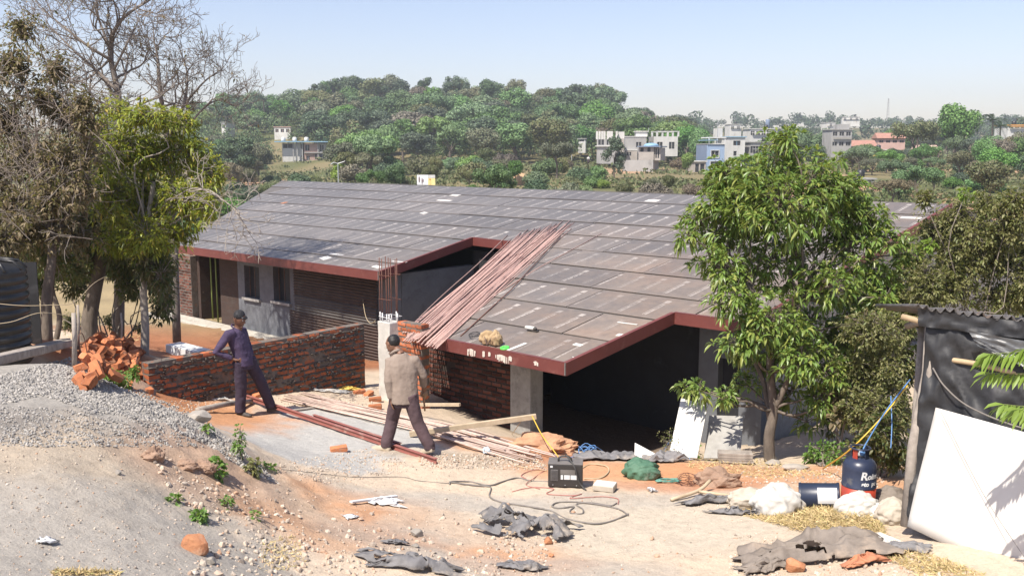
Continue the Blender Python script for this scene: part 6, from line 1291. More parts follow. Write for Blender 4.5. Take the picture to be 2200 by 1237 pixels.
def hand(mb, wrist, along, palm_n, curl=.4, s=1.0, thumb_side=1):
    "palm and five bent fingers; along = wrist to knuckles, palm_n = out of the palm"
    al, pn = unit(np.asarray(along, float)), np.asarray(palm_n, float); pn = unit(pn - al * (pn @ al)); sd = np.cross(al, pn) * thumb_side; w_ = np.asarray(wrist, float)
    loft(mb, [(w_ - al * .02 * s, (.026 * s, .02 * s)), (w_ + al * .02 * s, (.03 * s, .018 * s)), (w_ + al * .055 * s, (.036 * s, .016 * s)), (w_ + al * .085 * s, (.034 * s, .013 * s))], 10)
    for i, (o, ln) in enumerate(((-.03, .062), (-.010, .076), (.010, .082), (.030, .074))):
        b = w_ + al * .08 * s + sd * o * s; d = al; pts = [b]
        for k in range(3): d = unit(d + pn * curl * (.5 + .5 * k)); pts.append(pts[-1] + d * ln * s * (.42, .33, .25)[k])
        mb.tube(pts, [.0095 * s, .009 * s, .008 * s, .0065 * s], 8)
    b = w_ + al * .03 * s + sd * .03 * s; d = unit(al * .7 + sd * .8 + pn * .25); mb.tube([b - d * .01, b + d * .03 * s, b + unit(d + al * .4) * .058 * s, b + unit(d + al * .7 + pn * .2) * .08 * s], [.013 * s, .0115 * s, .010 * s, .008 * s], 8)
def head(mb, c, fwd, up, s=1.0):
    "skull, jaw, nose, brow, lips, ears, neck stub handled by caller"
    f = unit(np.asarray(fwd, float)); u = unit(np.asarray(up, float) - f * (np.asarray(up, float) @ f)); r_ = np.cross(f, u); c = np.asarray(c, float)
    def at(x, y, z): return c + (r_ * x + f * y + u * z) * s
    k = len(mb.v); bm = bmesh.new(); bmesh.ops.create_icosphere(bm, subdivisions=3, radius=1)
    for v in bm.verts:
        x, y, z = v.co; w_ = .074 * (1 - .22 * max(0, -z) ** 1.5); yy = y * .092; zz = z * .112
        if z < -.2 and y > 0: yy += .012 * (-z)
        if z < -.1 and y < 0: yy *= 1 - .45 * (-z)
        mb.v.append(tuple(at(x * w_, yy, zz)))
    for fc in bm.faces: mb.f.append(tuple(v.index + k for v in fc.verts))
    bm.free()
    mb.tube([at(0, .086, .025), at(0, .098, .0), at(0, .112, -.022), at(0, .094, -.034)], [(.008 * s, .008 * s), (.010 * s, .010 * s), (.016 * s, .012 * s), (.010 * s, .008 * s)], 8)
    mb.tube([at(-.045, .074, .03), at(0, .094, .034), at(.045, .074, .03)], [.008 * s, .010 * s, .008 * s], 8)
    mb.tube([at(-.022, .088, -.058), at(0, .098, -.056), at(.022, .088, -.058)], [.005 * s, .008 * s, .005 * s], 8); mb.tube([at(-.018, .086, -.068), at(0, .095, -.068), at(.018, .086, -.068)], [.005 * s, .008 * s, .005 * s], 8)
    mb.tube([at(-.02, .075, -.10), at(0, .09, -.098), at(.02, .075, -.10)], [.012 * s, .014 * s, .012 * s], 8)
    for sx in (-1, 1): mb.tube([at(sx * .070, -.005, .028), at(sx * .080, -.012, .02), at(sx * .080, -.012, -.01), at(sx * .072, 0, -.028)], [.007 * s, .011 * s, .010 * s, .006 * s], 8)
    return at
def shoe(mb, heel, fwd, up=(0, 0, 1), s=1.0):
    f = unit(np.asarray(fwd, float)); u = unit(np.asarray(up, float) - f * (np.asarray(up, float) @ f)); r_ = np.cross(f, u); h = np.asarray(heel, float); k = len(mb.v); n = 12
    secs = [(-.005, .03, .05), (.02, .036, .075), (.07, .037, .085), (.12, .042, .065), (.18, .047, .052), (.23, .042, .042), (.262, .024, .028)]
    for y, w_, t in secs:
        for j in range(n):
            a = 2 * math.pi * j / n; z = max(math.sin(a), -.35); mb.v.append(tuple(h + f * y * s + r_ * math.cos(a) * w_ * s + u * ((z + .35) / 1.35 * t) * s))
    m = len(secs)
    for i in range(m - 1):
        for j in range(n): mb.f.append((k + i * n + j, k + i * n + (j + 1) % n, k + (i + 1) * n + (j + 1) % n, k + (i + 1) * n + j))
    mb.f.append(tuple(k + j for j in reversed(range(n)))); mb.f.append(tuple(k + (m - 1) * n + j for j in range(n)))
def face(at, par, s=1.0):
    for sx in (-1, 1):
        mb = MB(); mb.blob(at(sx * .031, .079, .012), .010 * s, 2, 0); mb.build('eye', 'white_paint', par, True); mb = MB(); mb.blob(at(sx * .031, .086, .012), .0052 * s, 2, 0); mb.build('iris', 'hair', par, True)
# --- worker in purple: hand on hip, one foot on the beam
w0 = T(517, 892); L = lambda x, y, z: w0 + np.array([x, y, z]); man = thing('person', 'man in dark purple shirt and trousers standing with a hand on his hip', 'person', w0)
fz = g1(w0[0] + .40, w0[1] + .38) - w0[2] + .03
hipN, hipF = L(.03, -.05, .86), L(.13, .12, .86); kneeN, kneeF = L(.03, -.02, .47), L(.27, .24, .50 + fz * .3); ankN, ankF = L(.0, .0, .09), L(.38, .36, fz + .10)
shN, shF = L(-.09, -.15, 1.33), L(.03, .19, 1.32); elN, wrN = L(-.27, -.24, 1.06), L(-.03, -.14, .93); elF, wrF = L(.07, .30, 1.06), L(.17, .14, .93)
fw = unit(np.array([.93, -.28, 0])); sdv = np.array([.28, .93, 0])
bm_ = MB(); loft(bm_, [(L(-.0, .02, 1.36), .055), (L(.015, .015, 1.44), .052), (L(.025, .01, 1.50), .05)]); at = head(bm_, L(.04, .0, 1.545), np.array([.90, -.30, -.36]), np.array([.3, -.05, 1]), 1.08)
loft(bm_, [(L(-.005, .03, 1.34), .075), (L(.005, .02, 1.41), .064)]); loft(bm_, [(elN, .03), (wrN, .024)]); loft(bm_, [(elF, .03), (wrF, .024)])
hand(bm_, wrN, L(.13, -.12, .90) - L(-.03, -.14, .93), np.array([.1, 1, -.1]), .22, 1.0, -1); hand(bm_, wrF, np.array([-.2, -.6, -.6]), np.array([0, -1, .3]), .4)
torso(bm_, [(L(.07, .03, .86), .10, .08), (L(.03, .03, 1.1), .13, .09), (L(-.01, .03, 1.32), .14, .08)], side=sdv, fwd=fw); loft(bm_, [(hipN, .07), (kneeN, .05), (ankN, .035)]); loft(bm_, [(hipF, .07), (kneeF, .05), (ankF, .035)])
body = bm_.build('body', 'skin', man); remesh(body, .0075, 3)
cl = MB(); torso(cl, [(L(.085, .03, .80), .175, .125), (L(.08, .03, .90), .168, .125), (L(.05, .03, 1.02), .165, .125), (L(.01, .03, 1.16), .185, .130), (L(-.02, .03, 1.27), .195, .122), (L(-.025, .03, 1.345), .165, .10), (L(-.015, .03, 1.39), .085, .075)], side=sdv, fwd=fw)
loft(cl, [(shN + np.array([.05, .06, .0]), .075), (shN, .078), (shN * .5 + elN * .5, .066), (elN, .058), (elN * .55 + wrN * .45, .052), (elN * .12 + wrN * .88, .043)]); loft(cl, [(shF + np.array([-.05, -.06, 0]), .075), (shF, .075), (shF * .5 + elF * .5, .066), (elF, .058), (wrF, .042)])
o = cl.build('shirt', 'shirt_purple', man); remesh(o, .010, 6, (.020, .11))
mb = MB(); mb.tube([at(-.050, -.055, -.138), at(-.04, .03, -.152), at(.0, .05, -.172)], [(.009, .014), (.010, .016), (.006, .01)], 8); mb.tube([at(.050, -.055, -.138), at(.04, .03, -.152), at(.0, .05, -.172)], [(.009, .014), (.010, .016), (.006, .01)], 8); mb.tube([at(-.050, -.055, -.138), at(0, -.085, -.128), at(.050, -.055, -.138)], .012, 8); mb.build('collar', 'shirt_purple', man, True)
cl = MB(); torso(cl, [(L(.085, .03, .74), .15, .115), (L(.085, .03, .84), .158, .118), (L(.075, .03, .92), .15, .115)], side=sdv, fwd=fw)
loft(cl, [(hipN + UP * .02, (.105, .11)), (hipN * .5 + kneeN * .5, .098), (kneeN, .090), (kneeN * .5 + ankN * .5, .086), (ankN + UP * .02, .084), (ankN - UP * .04, .086)]); loft(cl, [(hipF + UP * .02, (.105, .11)), (hipF * .5 + kneeF * .5, .098), (kneeF, .092), (kneeF * .5 + ankF * .5, .086), (ankF + UP * .02, .082), (ankF - UP * .035, .084)])
o = cl.build('trousers', 'trouser_purple', man); remesh(o, .010, 6, (.020, .12))
mb = MB(); shoe(mb, L(-.05, .02, .0), np.array([.9, -.35, 0])); mb.build('shoe', 'shoe_dark', man, True); mb = MB(); shoe(mb, ankF + np.array([-.05, -.02, -.10]), np.array([.9, .2, .05])); mb.build('shoe', 'shoe_dark', man, True)
mb = MB(); mb.blob(at(0, -.014, .044), (.088, .098, .090), 4, .14, 3, 2); o = mb.build('cap', 'cap', man, True)
mb = MB(); mb.tube([at(-.06, .06, .052), at(-.03, .098, .048), at(.03, .098, .048), at(.06, .06, .052)], [(.01, .012), (.012, .016), (.012, .016), (.01, .012)], 8); mb.build('cap_peak', 'cap', man, True)
face(at, man)
# --- worker in the tan jacket: mid stride, seen from behind
w0 = P(872, 968, 13.15); w0[2] = g1(w0[0], w0[1]); man = thing('person', 'man in tan jacket and brown trousers walking away with gloves in hand', 'person', w0)
def zat(x, y): return g1(w0[0] + x, w0[1] + y) - w0[2]
zl, zr = zat(-.33, .05), zat(.36, -.05)
fw = unit(np.array([-.45, .9, 0])); sdv = np.array([.9, .45, 0])
hipL, hipR = L(-.10, .03, .80), L(.06, .0, .80); knL, knR = L(-.20, .16, .43), L(.17, -.02, .43); anL, anR = L(-.27, .05, .09 + zl), L(.335, -.10, .12 + zr)
shL, shR = L(-.205, .08, 1.255), L(.12, .16, 1.25); elL, wrL = L(-.215, -.03, 1.0), L(-.185, -.02, .74); elR, wrR = L(.235, .18, 1.03), L(.225, .32, .84)
hc = L(-.18, .20, 1.475); bm_ = MB(); loft(bm_, [(L(-.06, .12, 1.34), .058), (L(-.11, .155, 1.40), .054), (L(-.15, .18, 1.45), .05)]); at = head(bm_, hc, np.array([-.72, .55, -.38]), np.array([-.1, .25, 1]), 1.12)
loft(bm_, [(elL, .03), (wrL, .025)]); loft(bm_, [(elR, .03), (wrR, .025)]); hand(bm_, wrL, np.array([.1, .05, -1]), np.array([.9, .3, .1]), .35, 1.0, -1); hand(bm_, wrR, np.array([0, .3, -1]), np.array([-.9, .2, 0]), .7, 1.0, 1)
torso(bm_, [(L(-.02, .02, .80), .10, .08), (L(-.02, .06, 1.05), .13, .09), (L(-.03, .11, 1.28), .14, .08)], side=sdv, fwd=fw); loft(bm_, [(hipL, .07), (knL, .05), (anL, .035)]); loft(bm_, [(hipR, .07), (knR, .05), (anR, .035)])
o = bm_.build('body', 'skin2', man); remesh(o, .0075, 3)
cl = MB(); torso(cl, [(L(-.005, .02, .70), .190, .150), (L(-.005, .03, .80), .182, .142), (L(-.01, .05, .95), .178, .13), (L(-.02, .08, 1.12), .195, .132), (L(-.04, .10, 1.22), .198, .122), (L(-.055, .12, 1.295), .155, .10), (L(-.075, .14, 1.365), .085, .075)], side=sdv, fwd=fw)
loft(cl, [(shL + np.array([.06, .02, 0]), .08), (shL, .082), (shL * .5 + elL * .5, .07), (elL, .062), (elL * .5 + wrL * .5, .056), (wrL + UP * .03, .05)]); loft(cl, [(shR - np.array([.06, .02, 0]), .08), (shR, .082), (shR * .5 + elR * .5, .07), (elR, .062), (wrR * .85 + elR * .15, .05)])
o = cl.build('jacket', 'jacket_tan', man); remesh(o, .010, 6, (.020, .11))
mb = MB(); mb.tube([at(-.06, .02, -.125), at(-.05, -.06, -.105), at(0, -.085, -.10), at(.05, -.06, -.105), at(.06, .02, -.125)], (.02), 8); mb.build('collar', 'jacket_tan', man, True)
cl = MB(); torso(cl, [(L(-.02, .02, .64), .14, .115), (L(-.02, .02, .74), .155, .115), (L(-.015, .03, .80), .14, .10)], side=sdv, fwd=fw)
loft(cl, [(hipL, (.11, .115)), (hipL * .5 + knL * .5, .10), (knL, .092), (knL * .5 + anL * .5, .086), (anL + UP * .03, .082), (anL - UP * .03, .084)]); loft(cl, [(hipR, (.11, .115)), (hipR * .5 + knR * .5, .10), (knR, .092), (knR * .5 + anR * .5, .086), (anR + UP * .03, .082), (anR - UP * .02, .084)])
o = cl.build('trousers', 'trouser_brown', man); remesh(o, .010, 6, (.020, .12))
mb = MB(); shoe(mb, anL + np.array([.05, -.05, -.09]), np.array([-.85, .45, 0]), s=1.15); mb.build('shoe', 'shoe_tan', man, True); mb = MB(); shoe(mb, anR + np.array([.055, -.06, -.045]), np.array([-.72, .45, -.32]), s=1.15); mb.build('shoe', 'shoe_tan', man, True)
mb = MB(); mb.blob(at(0, -.026, .026), (.086, .094, .100), 4, .12, 3, 4); o = mb.build('hair', 'hair', man, True); face(at, man)
mb = MB(); gq = wrR + np.array([.0, .05, -.11]); mb.blob(gq, (.05, .05, .06), 3, .8, 2, 5)
for k in range(4): mb.tube([gq + np.array([.01 * k - .02, 0, .03]), gq + np.array([.02 * k - .02, -.02, .08]), gq + np.array([.035 * k - .03, -.03, .12 - .015 * k])], [.012, .011, .008], 7)
mb.tube([gq, gq + np.array([.0, 0, -.12]), gq + np.array([.01, 0, -.25])], [.02, .014, .012], 7); tag(mb.build('work_gloves', 'glove', smooth=True), 'brown leather work gloves held by the walking man', 'gloves')
# ================================================================== FAR HOUSES, WOODS, VALLEY
HOUSES = []
def house(name, label, px, base, d, yaw=0.0):
    q = P(px, base, d); t = thing(name, label, 'building', q); s = d / F; L = local(q, yaw); return t, L, s
def hbox(t, L, name, x0, x1, y0, y1, z0, z1, mat):
    X = lambda v: L(*v) - L(0, 0, 0); mb = MB(); mb.obox(L((x0 + x1) / 2, (y0 + y1) / 2, (z0 + z1) / 2), X(((x1 - x0) / 2, 0, 0)), X((0, (y1 - y0) / 2, 0)), X((0, 0, (z1 - z0) / 2))); return mb.build(name, mat, t)
def hblock(t, L, x0, x1, z0, z1, depth, mat, wins=(), y0=0.0, side=None, slab=True, trim='far_white', frame=True):
    "a storey block: front wall with real window holes, side walls, slab; wins=(x0,x1,z0,z1)"
    X = lambda v: L(*v) - L(0, 0, 0); o = L(0, y0, 0)
    wall_grid('wall', x0, x1, z0, z1, 0, .2, [tuple(w_) for w_ in wins], mat, X((1, 0, 0)), X((0, 1, 0)), np.array([o[0], o[1], L(0, 0, 0)[2]]), t)
    hbox(t, L, 'side_wall', x0 + .004, x0 + .2, y0 + .203, y0 + depth, z0, z1, side or mat); hbox(t, L, 'side_wall', x1 - .2, x1 - .004, y0 + .203, y0 + depth, z0, z1, side or mat); hbox(t, L, 'rear_wall', x0 + .21, x1 - .21, y0 + depth - .2, y0 + depth, z0, z1, mat)
    if slab: hbox(t, L, 'roof_slab', x0 - .25, x1 + .25, y0 - .25, y0 + depth + .2, z1, z1 + .18, trim)
    for w_ in wins:
        g_ = hbox(t, L, 'window', w_[0], w_[1], y0 + .13, y0 + .16, w_[2], w_[3], 'dark_opening')
        if frame and w_[1] - w_[0] > .7: hbox(g_, L, 'mullion', (w_[0] + w_[1]) / 2 - .04, (w_[0] + w_[1]) / 2 + .04, y0 + .06, y0 + .12, w_[2], w_[3], trim)
# three storey shell on the left of the valley
d = 255; t, L, s = house('apartment_block', 'weathered three storey block with a blue sheet roof among trees', 650, 366, d, .12); m = lambda px: (px - 650) * s; z = lambda py: (366 - py) * s
hblock(t, L, m(655), m(683), z(362), z(309), 7, 'far_brick', [(m(659), m(666), z(345), z(336)), (m(657), m(666), z(324), z(312)), (m(677), m(681), z(343), z(331)), (m(658), m(666), z(362), z(353)), (m(674), m(681), z(362), z(352))], slab=False)
hblock(t, L, m(684), m(701), z(362), z(309), 6, 'far_cement', [(m(687), m(699), z(350), z(332)), (m(688), m(696), z(326), z(312))], slab=False)
hblock(t, L, m(608), m(650), z(362), z(309), 7, 'far_white', [(m(610), m(630), z(319), z(309.5)), (m(647), m(649.5), z(320), z(310)), (m(651 - 3), m(651 - 1), z(339), z(334))], .6, slab=False)
for px in (632, 640, 651, 684, 701): hbox(t, L, 'column', m(px) - .14, m(px) + .14, -.32, -.04, z(366), z(307), 'far_cement')
for py in (349.5, 328.5): hbox(t, L, 'balcony_slab', m(655), m(702), -.5, -.02, z(py) - .13, z(py) + .13, 'far_cement')
hbox(t, L, 'sheet_roof', m(594), m(706), -1.2, 8, z(306.5), z(304.5), 'far_bluesheet')
for px in (609, 633, 658): mb = MB(); mb.lathe(L(m(px), 3, z(304)), [(.55, 0), (.6, .2), (.6, .9), (.3, 1.1)], 14); mb.build('roof_tank', 'far_white', t, True)
HOUSES.append((594, 706, 300, 366, d))
# concrete frame trio
d = 205; t, L, s = house('concrete_shell', 'grey block shell with bare columns standing on top, middle of the valley', 1310, 350, d, -.08); m = lambda px: (px - 1310) * s; z = lambda py: (350 - py) * s
hblock(t, L, m(1282), m(1325), z(352), z(300), 6, 'far_cement', [(m(1285), m(1297), z(312), z(300.8)), (m(1303), m(1312), z(312), z(300.8)), (m(1318), m(1322), z(306), z(300.8)), (m(1318), m(1322), z(324), z(318))], side='far_block', slab=False)
hbox(t, L, 'floor_slab', m(1279), m(1327), -.4, 6, z(315.5), z(313.5), 'far_white'); hbox(t, L, 'wing_wall', m(1326), m(1340), .6, 5.5, z(330), z(298), 'far_block')
for px in (1282, 1287.5, 1293, 1298, 1305, 1309, 1313.5, 1324, 1330, 1334, 1338.5): hbox(t, L, 'column', m(px) - .22, m(px) + .22, .0 if px < 1326 else .8, .45 if px < 1326 else 1.25, z(300) + .01, z(283 if px < 1326 else 284), 'far_white')
HOUSES.append((1278, 1342, 282, 352, d))
t, L, s = house('concrete_house', 'pale flat roofed concrete house with a roof room, middle of the three', 1370, 345, d + 6, -.05); m = lambda px: (px - 1370) * s; z = lambda py: (345 - py) * s
hblock(t, L, m(1342), m(1388), z(352), z(295), 6, 'far_cement', [(m(1366), m(1377), z(317), z(306))], slab=False, side='far_cement'); hbox(t, L, 'parapet', m(1341), m(1389), -.12, 6.1, z(295), z(293.5), 'far_white'); hblock(t, L, m(1366), m(1391), z(293.4), z(284), 4, 'far_white', [], 1.0, side='far_cement'); hbox(t, L, 'balcony_slab', m(1338), m(1368), -1.3, -.02, z(324), z(321.5), 'far_white')
hblock(t, L, m(1343), m(1368), z(352), z(325), 1.2, 'far_block', [(m(1346), m(1355), z(335), z(327))], -1.25, slab=False); mb = MB(); mb.tube([L(m(1394), 2, z(300)), L(m(1394), 2, z(275))], .05, 6); mb.build('mast', 'galv', t)
HOUSES.append((1338, 1392, 280, 350, d))
t, L, s = house('concrete_house', 'pale house with an open concrete frame on its flat roof', 1430, 330, d + 8, .06); m = lambda px: (px - 1430) * s; z = lambda py: (330 - py) * s
hblock(t, L, m(1404), m(1456), z(336), z(294), 7, 'far_white', [(m(1411), m(1423), z(320), z(305.5)), (m(1437), m(1449), z(320), z(305.5))], slab=False, side='far_cement')
for px in (1411, 1434, 1457): hbox(t, L, 'frame_post', m(px) - .2, m(px) + .2, .0, .4, z(294), z(284), 'far_white'); hbox(t, L, 'frame_post', m(px) - .2, m(px) + .2, 5.5, 5.9, z(294), z(284), 'far_white')
hbox(t, L, 'frame_beam', m(1409), m(1459), -.05, .45, z(284), z(282.5), 'far_white'); hbox(t, L, 'frame_beam', m(1409), m(1459), 5.45, 5.95, z(284), z(282.5), 'far_white'); HOUSES.append((1402, 1460, 280, 332, d + 8))
t, L, s = house('brick_tower', 'unplastered block house with blue sheeting on its roof, lowest of the valley shells', 1388, 362, 185, -.35); m = lambda px: (px - 1388) * s; z = lambda py: (362 - py) * s
hblock(t, L, m(1371), m(1404), z(372), z(317), 5, 'far_block', [(m(1375), m(1382), z(327), z(318)), (m(1390), m(1397), z(327), z(318)), (m(1374), m(1377), z(348), z(344)), (m(1394), m(1397), z(348), z(344))], slab=False, frame=False); hbox(t, L, 'sheet_roof', m(1369), m(1420), -.6, 6, z(316.6), z(314.5), 'far_blue_dark'); mb = MB(); mb.blob(L(m(1394), 2, z(314)), (1.4, 1.4, .5), 3, .4, 1.5, 3); mb.build('blue_tarp', 'far_bluesheet', t, True)
hblock(t, L, m(1405), m(1418), z(345), z(318), 4.6, 'far_block', [(m(1407), m(1410), z(340), z(320)), (m(1412), m(1415), z(340), z(320))], .3, slab=False, frame=False); hbox(t, L, 'retaining_wall', m(1345), m(1410), -3.0, -2.6, z(372), z(344), 'far_cement'); HOUSES.append((1345, 1422, 312, 372, 185))
# blue house and neighbours
d = 190; t, L, s = house('blue_house', 'tall light blue house with white framed windows and crenellated parapet', 1540, 372, d, .18); m = lambda px: (px - 1540) * s; z = lambda py: (372 - py) * s
hblock(t, L, m(1517), m(1556), z(385), z(311), 6, 'far_blue', [(m(1526), m(1543), z(338), z(325)), (m(1525), m(1542), z(362), z(348))], slab=False, side='far_blue_dark')
for a, b, c, e in ((1525, 1544, 339.5, 323.5), (1524, 1543, 363.5, 346.5)):
    for x0, x1, z0, z1 in ((a - .6, a + .9, c, e), (b - .9, b + .6, c, e), (a, b, c + .8, c - .6), (a, b, e + .6, e - .8)): hbox(t, L, 'window_frame', m(x0), m(x1), -.10, -.003, z(z0), z(z1), 'far_white')
for i in range(7): hbox(t, L, 'merlon', m(1530 + i * 4), m(1532 + i * 4), -.06, .2, z(311.5) + .02, z(309), 'far_white')
hbox(t, L, 'roof_slab', m(1516), m(1557), -.2, 6, z(311) + .01, z(310.2) + .03, 'far_white'); hbox(t, L, 'pergola', m(1523), m(1562), .6, 5, z(298), z(295.5), 'far_white')
for px in (1524, 1542, 1560): hbox(t, L, 'pergola_post', m(px) - .1, m(px) + .1, .7, .9, z(310), z(298), 'far_white')
hbox(t, L, 'blue_sheet', m(1515), m(1542), .2, 4.5, z(303), z(301.5), 'far_bluesheet'); HOUSES.append((1515, 1562, 292, 385, d))
t, L, s = house('white_house', 'cream white house right behind the blue house', 1580, 350, d + 9, .12); m = lambda px: (px - 1580) * s; z = lambda py: (350 - py) * s
hblock(t, L, m(1560), m(1600), z(360), z(296), 8, 'far_white', [(m(1575), m(1582), z(335), z(325)), (m(1574), m(1590), z(313), z(303))], trim='far_bluesheet'); hbox(t, L, 'water_tank_room', m(1550), m(1560), 3, 6, z(296), z(276), 'far_white'); mb = MB(); mb.tube([L(m(1549), 3, z(296)), L(m(1549), 3, z(262))], .06, 6); mb.build('mast', 'galv', t); HOUSES.append((1550, 1600, 276, 360, d))
t, L, s = house('grey_annex', 'low open grey annex left of the blue house', 1500, 382, 183, .1); m = lambda px: (px - 1500) * s; z = lambda py: (382 - py) * s
hblock(t, L, m(1490), m(1516), z(384), z(348), 5, 'far_block', [(m(1493), m(1501), z(374), z(352)), (m(1504), m(1513), z(368), z(352))], frame=False); HOUSES.append((1488, 1517, 345, 384, 183))
for nm, lab, px, base, dd, w_, h_, mt, extra in (('white_house', 'long white house with a flat roof behind the leafy tree top', 1640, 300, 260, 60, 22, 'far_white', 'far_white'), ('grey_house', 'grey flat roofed house half hidden by the leafy tree crown', 1640, 345, 200, 60, 38, 'far_cement', 'far_cement'), ('grey_tower_house', 'three storey bare cement house right of the leafy tree top', 1807, 322, 230, 44, 42, 'far_cement', 'far_cement'),
        ('white_house', 'small white house high on the far ridge', 1785, 278, 420, 20, 14, 'far_white', 'far_white'), ('white_hall', 'long white hall on the far wooded ridge', 1828, 262, 520, 36, 10, 'far_white', 'far_white'), ('tiled_house', 'brown tiled house right of the bare cement house', 1855, 330, 240, 48, 14, 'far_pink', 'far_tile'), ('pink_house', 'house with pink roof behind the brown tiled house', 1915, 312, 260, 56, 13, 'far_pink', 'far_tile'), ('yellow_house', 'bright yellow fronted low house at the right of the valley', 1895, 338, 225, 30, 15, 'far_yellow', 'far_white'),
        ('pink_house', 'low pink walled house under the spreading dark tree', 1995, 342, 220, 42, 14, 'far_pink', 'far_pink'), ('orange_house', 'orange roofed house near the right edge', 2185, 278, 230, 40, 8, 'far_white', 'far_orange'), ('white_house', 'white house seen through trees high on the left hill', 607, 292, 300, 38, 18, 'far_white', 'far_pink'), ('white_house', 'tiny white house at the far left of the hill', 481, 284, 310, 10, 20, 'far_white', 'far_cement'), ('white_shed', 'small white shed on the slope left of the concrete shells', 1250, 307, 235, 16, 8, 'far_white', 'far_cement'), ('white_house', 'white house low beside the leafy tree, beyond the roof', 1866, 402, 130, 26, 16, 'far_white', 'far_cement'), ('white_house', 'white stepped house on the ridge above the blue house', 1580, 284, 380, 26, 16, 'far_white', 'far_white')):
    t, L, s = house(nm, lab, px, base, dd, random.uniform(-.25, .25)); W2, Hh = w_ * s / 2, h_ * s; nw = max(1, int(w_ / 12)); rows = 1 if Hh < 4 else 2 if Hh < 6.5 else 3; wins = []
    for r_ in range(rows):
        for i in range(nw): cx = -W2 + (i + .5) * 2 * W2 / nw; zz = Hh * (r_ + .45) / rows; wins.append((cx - .55, cx + .55, zz - .1, zz + Hh / rows * .35))
    hblock(t, L, -W2, W2, -2.5, Hh, 6, mt, wins, trim=extra)
    if 'tile' in nm or 'pink' in nm: 
        X = lambda v: L(*v); mb = MB(); mb.add([X((-W2 - .4, -.6, Hh + .19)), X((W2 + .4, -.6, Hh + .19)), X((W2 + .4, 6.4, Hh + .19)), X((-W2 - .4, 6.4, Hh + .19)), X((-W2 - .2, 2.9, Hh + 1.7)), X((W2 + .2, 2.9, Hh + 1.7))], [(0, 1, 5, 4), (2, 3, 4, 5), (1, 2, 5), (3, 0, 4), (3, 2, 1, 0)]); mb.build('pitched_roof', extra, t)
    if extra not in ('far_tile', 'far_pink') and w_ > 18:
        mb = MB(); mb.lathe(L(W2 * .5, 3.5, Hh + .185), [(.5, 0), (.55, .15), (.55, .9), (.25, 1.1)], 12); mb.build('roof_tank', 'tank_black', t, True); hbox(t, L, 'sun_shade', -W2 * .9, W2 * .9, -.75, -.26, Hh * .62, Hh * .62 + .12, extra)
    if 'tower' in nm: hbox(t, L, 'roof_room', -W2 * .1, W2 * .9, 1, 5, Hh + .185, Hh + 1.4, mt)
    HOUSES.append((px - w_ / 2, px + w_ / 2, base - h_, base, dd))
# water tower, mast, lamp poles, hoarding, haystack, far walker
q = P(1648, 300, 300); t = thing('water_tower', 'dark block water tank on a stand above the leafy tree', 'water tower', q); mb = MB(); mb.lathe(q + UP * 3.4, [(.6, 0), (.68, .1), (.68, 2.6), (.5, 2.8)], 16); mb.build('tank', 'far_blue_dark', t, True)
for sx in (-.5, .5):
    for sy in (-.5, .5): mb = MB(); mb.tube([q + np.array([sx, sy, -2]), q + np.array([sx, sy, 3.4])], .09, 6); mb.build('leg', 'far_block', t)
q = P(1907, 250, 700); t = thing('radio_mast', 'thin lattice mast on the far ridge skyline', 'mast', q)
for k in range(3): a = k * 2.094; mb = MB(); mb.tube([q + np.array([math.cos(a) * 1.3, math.sin(a) * 1.3, -8]), q + np.array([math.cos(a) * .3, math.sin(a) * .3, 13])], .13, 5); mb.build('leg', 'far_cement', t)
for k in range(9): zz = -6 + k * 2.2; w_ = 1.3 - (zz + 8) / 21; mb = MB(); mb.tube([q + np.array([math.cos(a) * w_, math.sin(a) * w_, zz + (i % 2) * .8]) for i, a in enumerate((0, 2.094, 4.189, 6.283))], .08, 5); mb.build('brace', 'far_cement', t)
for lab, px, base, top_, dd, side in (('street lamp pole beyond the left end of the roof', 727, 392, 352, 120, 1), ('street lamp pole left of the hoarding', 814, 388, 366, 150, 1), ('street lamp pole by the weathered block', 525, 350, 315, 210, 1), ('street lamp pole on the hillside path', 892, 348, 322, 240, 1), ('plain pole at the top of the bare earth slope', 1228, 355, 310, 205, 0), ('second plain pole further along the slope', 1206, 342, 320, 225, 0)):
    q = P(px, base, dd); s = dd / F; t = thing('lamp_pole', lab, 'lamp pole', q); h = (base - top_) * s; mb = MB(); mb.tube([q - UP * 2, q + UP * h], [.09, .06], 7); mb.build('pole', 'galv', t)
    if side:
        for sx in (-1, 1): mb = MB(); mb.tube([q + UP * h, q + UP * (h + .15) + np.array([sx * .5, 0, .0]), q + UP * (h + (.3 if sx > 0 else -.1)) + np.array([sx * .9, 0, 0])], .05, 6); mb.build('lamp_arm', 'galv', t)
q = P(915, 398, 118); t = thing('hoarding', 'white and yellow advertising hoarding standing beyond the roof ridge', 'hoarding', q); s = 118 / F
def hb2(x0, x1, y0, y1, mt, nm, dy=0): mb = MB(); mb.obox(q + np.array([(x0 + x1) / 2 * s, dy, (398 - (y0 + y1) / 2) * s]), ((x1 - x0) / 2 * s, 0, 0), (0, .03, 0), (0, 0, (y1 - y0) / 2 * s)); mb.build(nm, mt, t)
hb2(-19, 4.8, 376, 398, 'poster_white', 'white_panel'); hb2(5, 20, 376, 383, 'far_white', 'header_panel'); hb2(5, 20, 383.3, 398, 'poster_yellow', 'yellow_panel')
PM('poster_dark', (.12, .10, .11), (.2, .12, .12), .7, 2, 0)
for x0, y0, y1, w_ in ((-14, 379, 392, 1.6), (-8, 382, 396, 1.3), (-5.5, 384, 392, 1.0)):
    mb = MB(); mb.blob(q + np.array([x0 * s, -.05, (398 - (y0 + y1) / 2) * s]), (w_ * s * .9, .01, (y1 - y0) / 2 * s), 2, .3, 1, 2); mb.build('printed_figure', 'poster_dark', t)
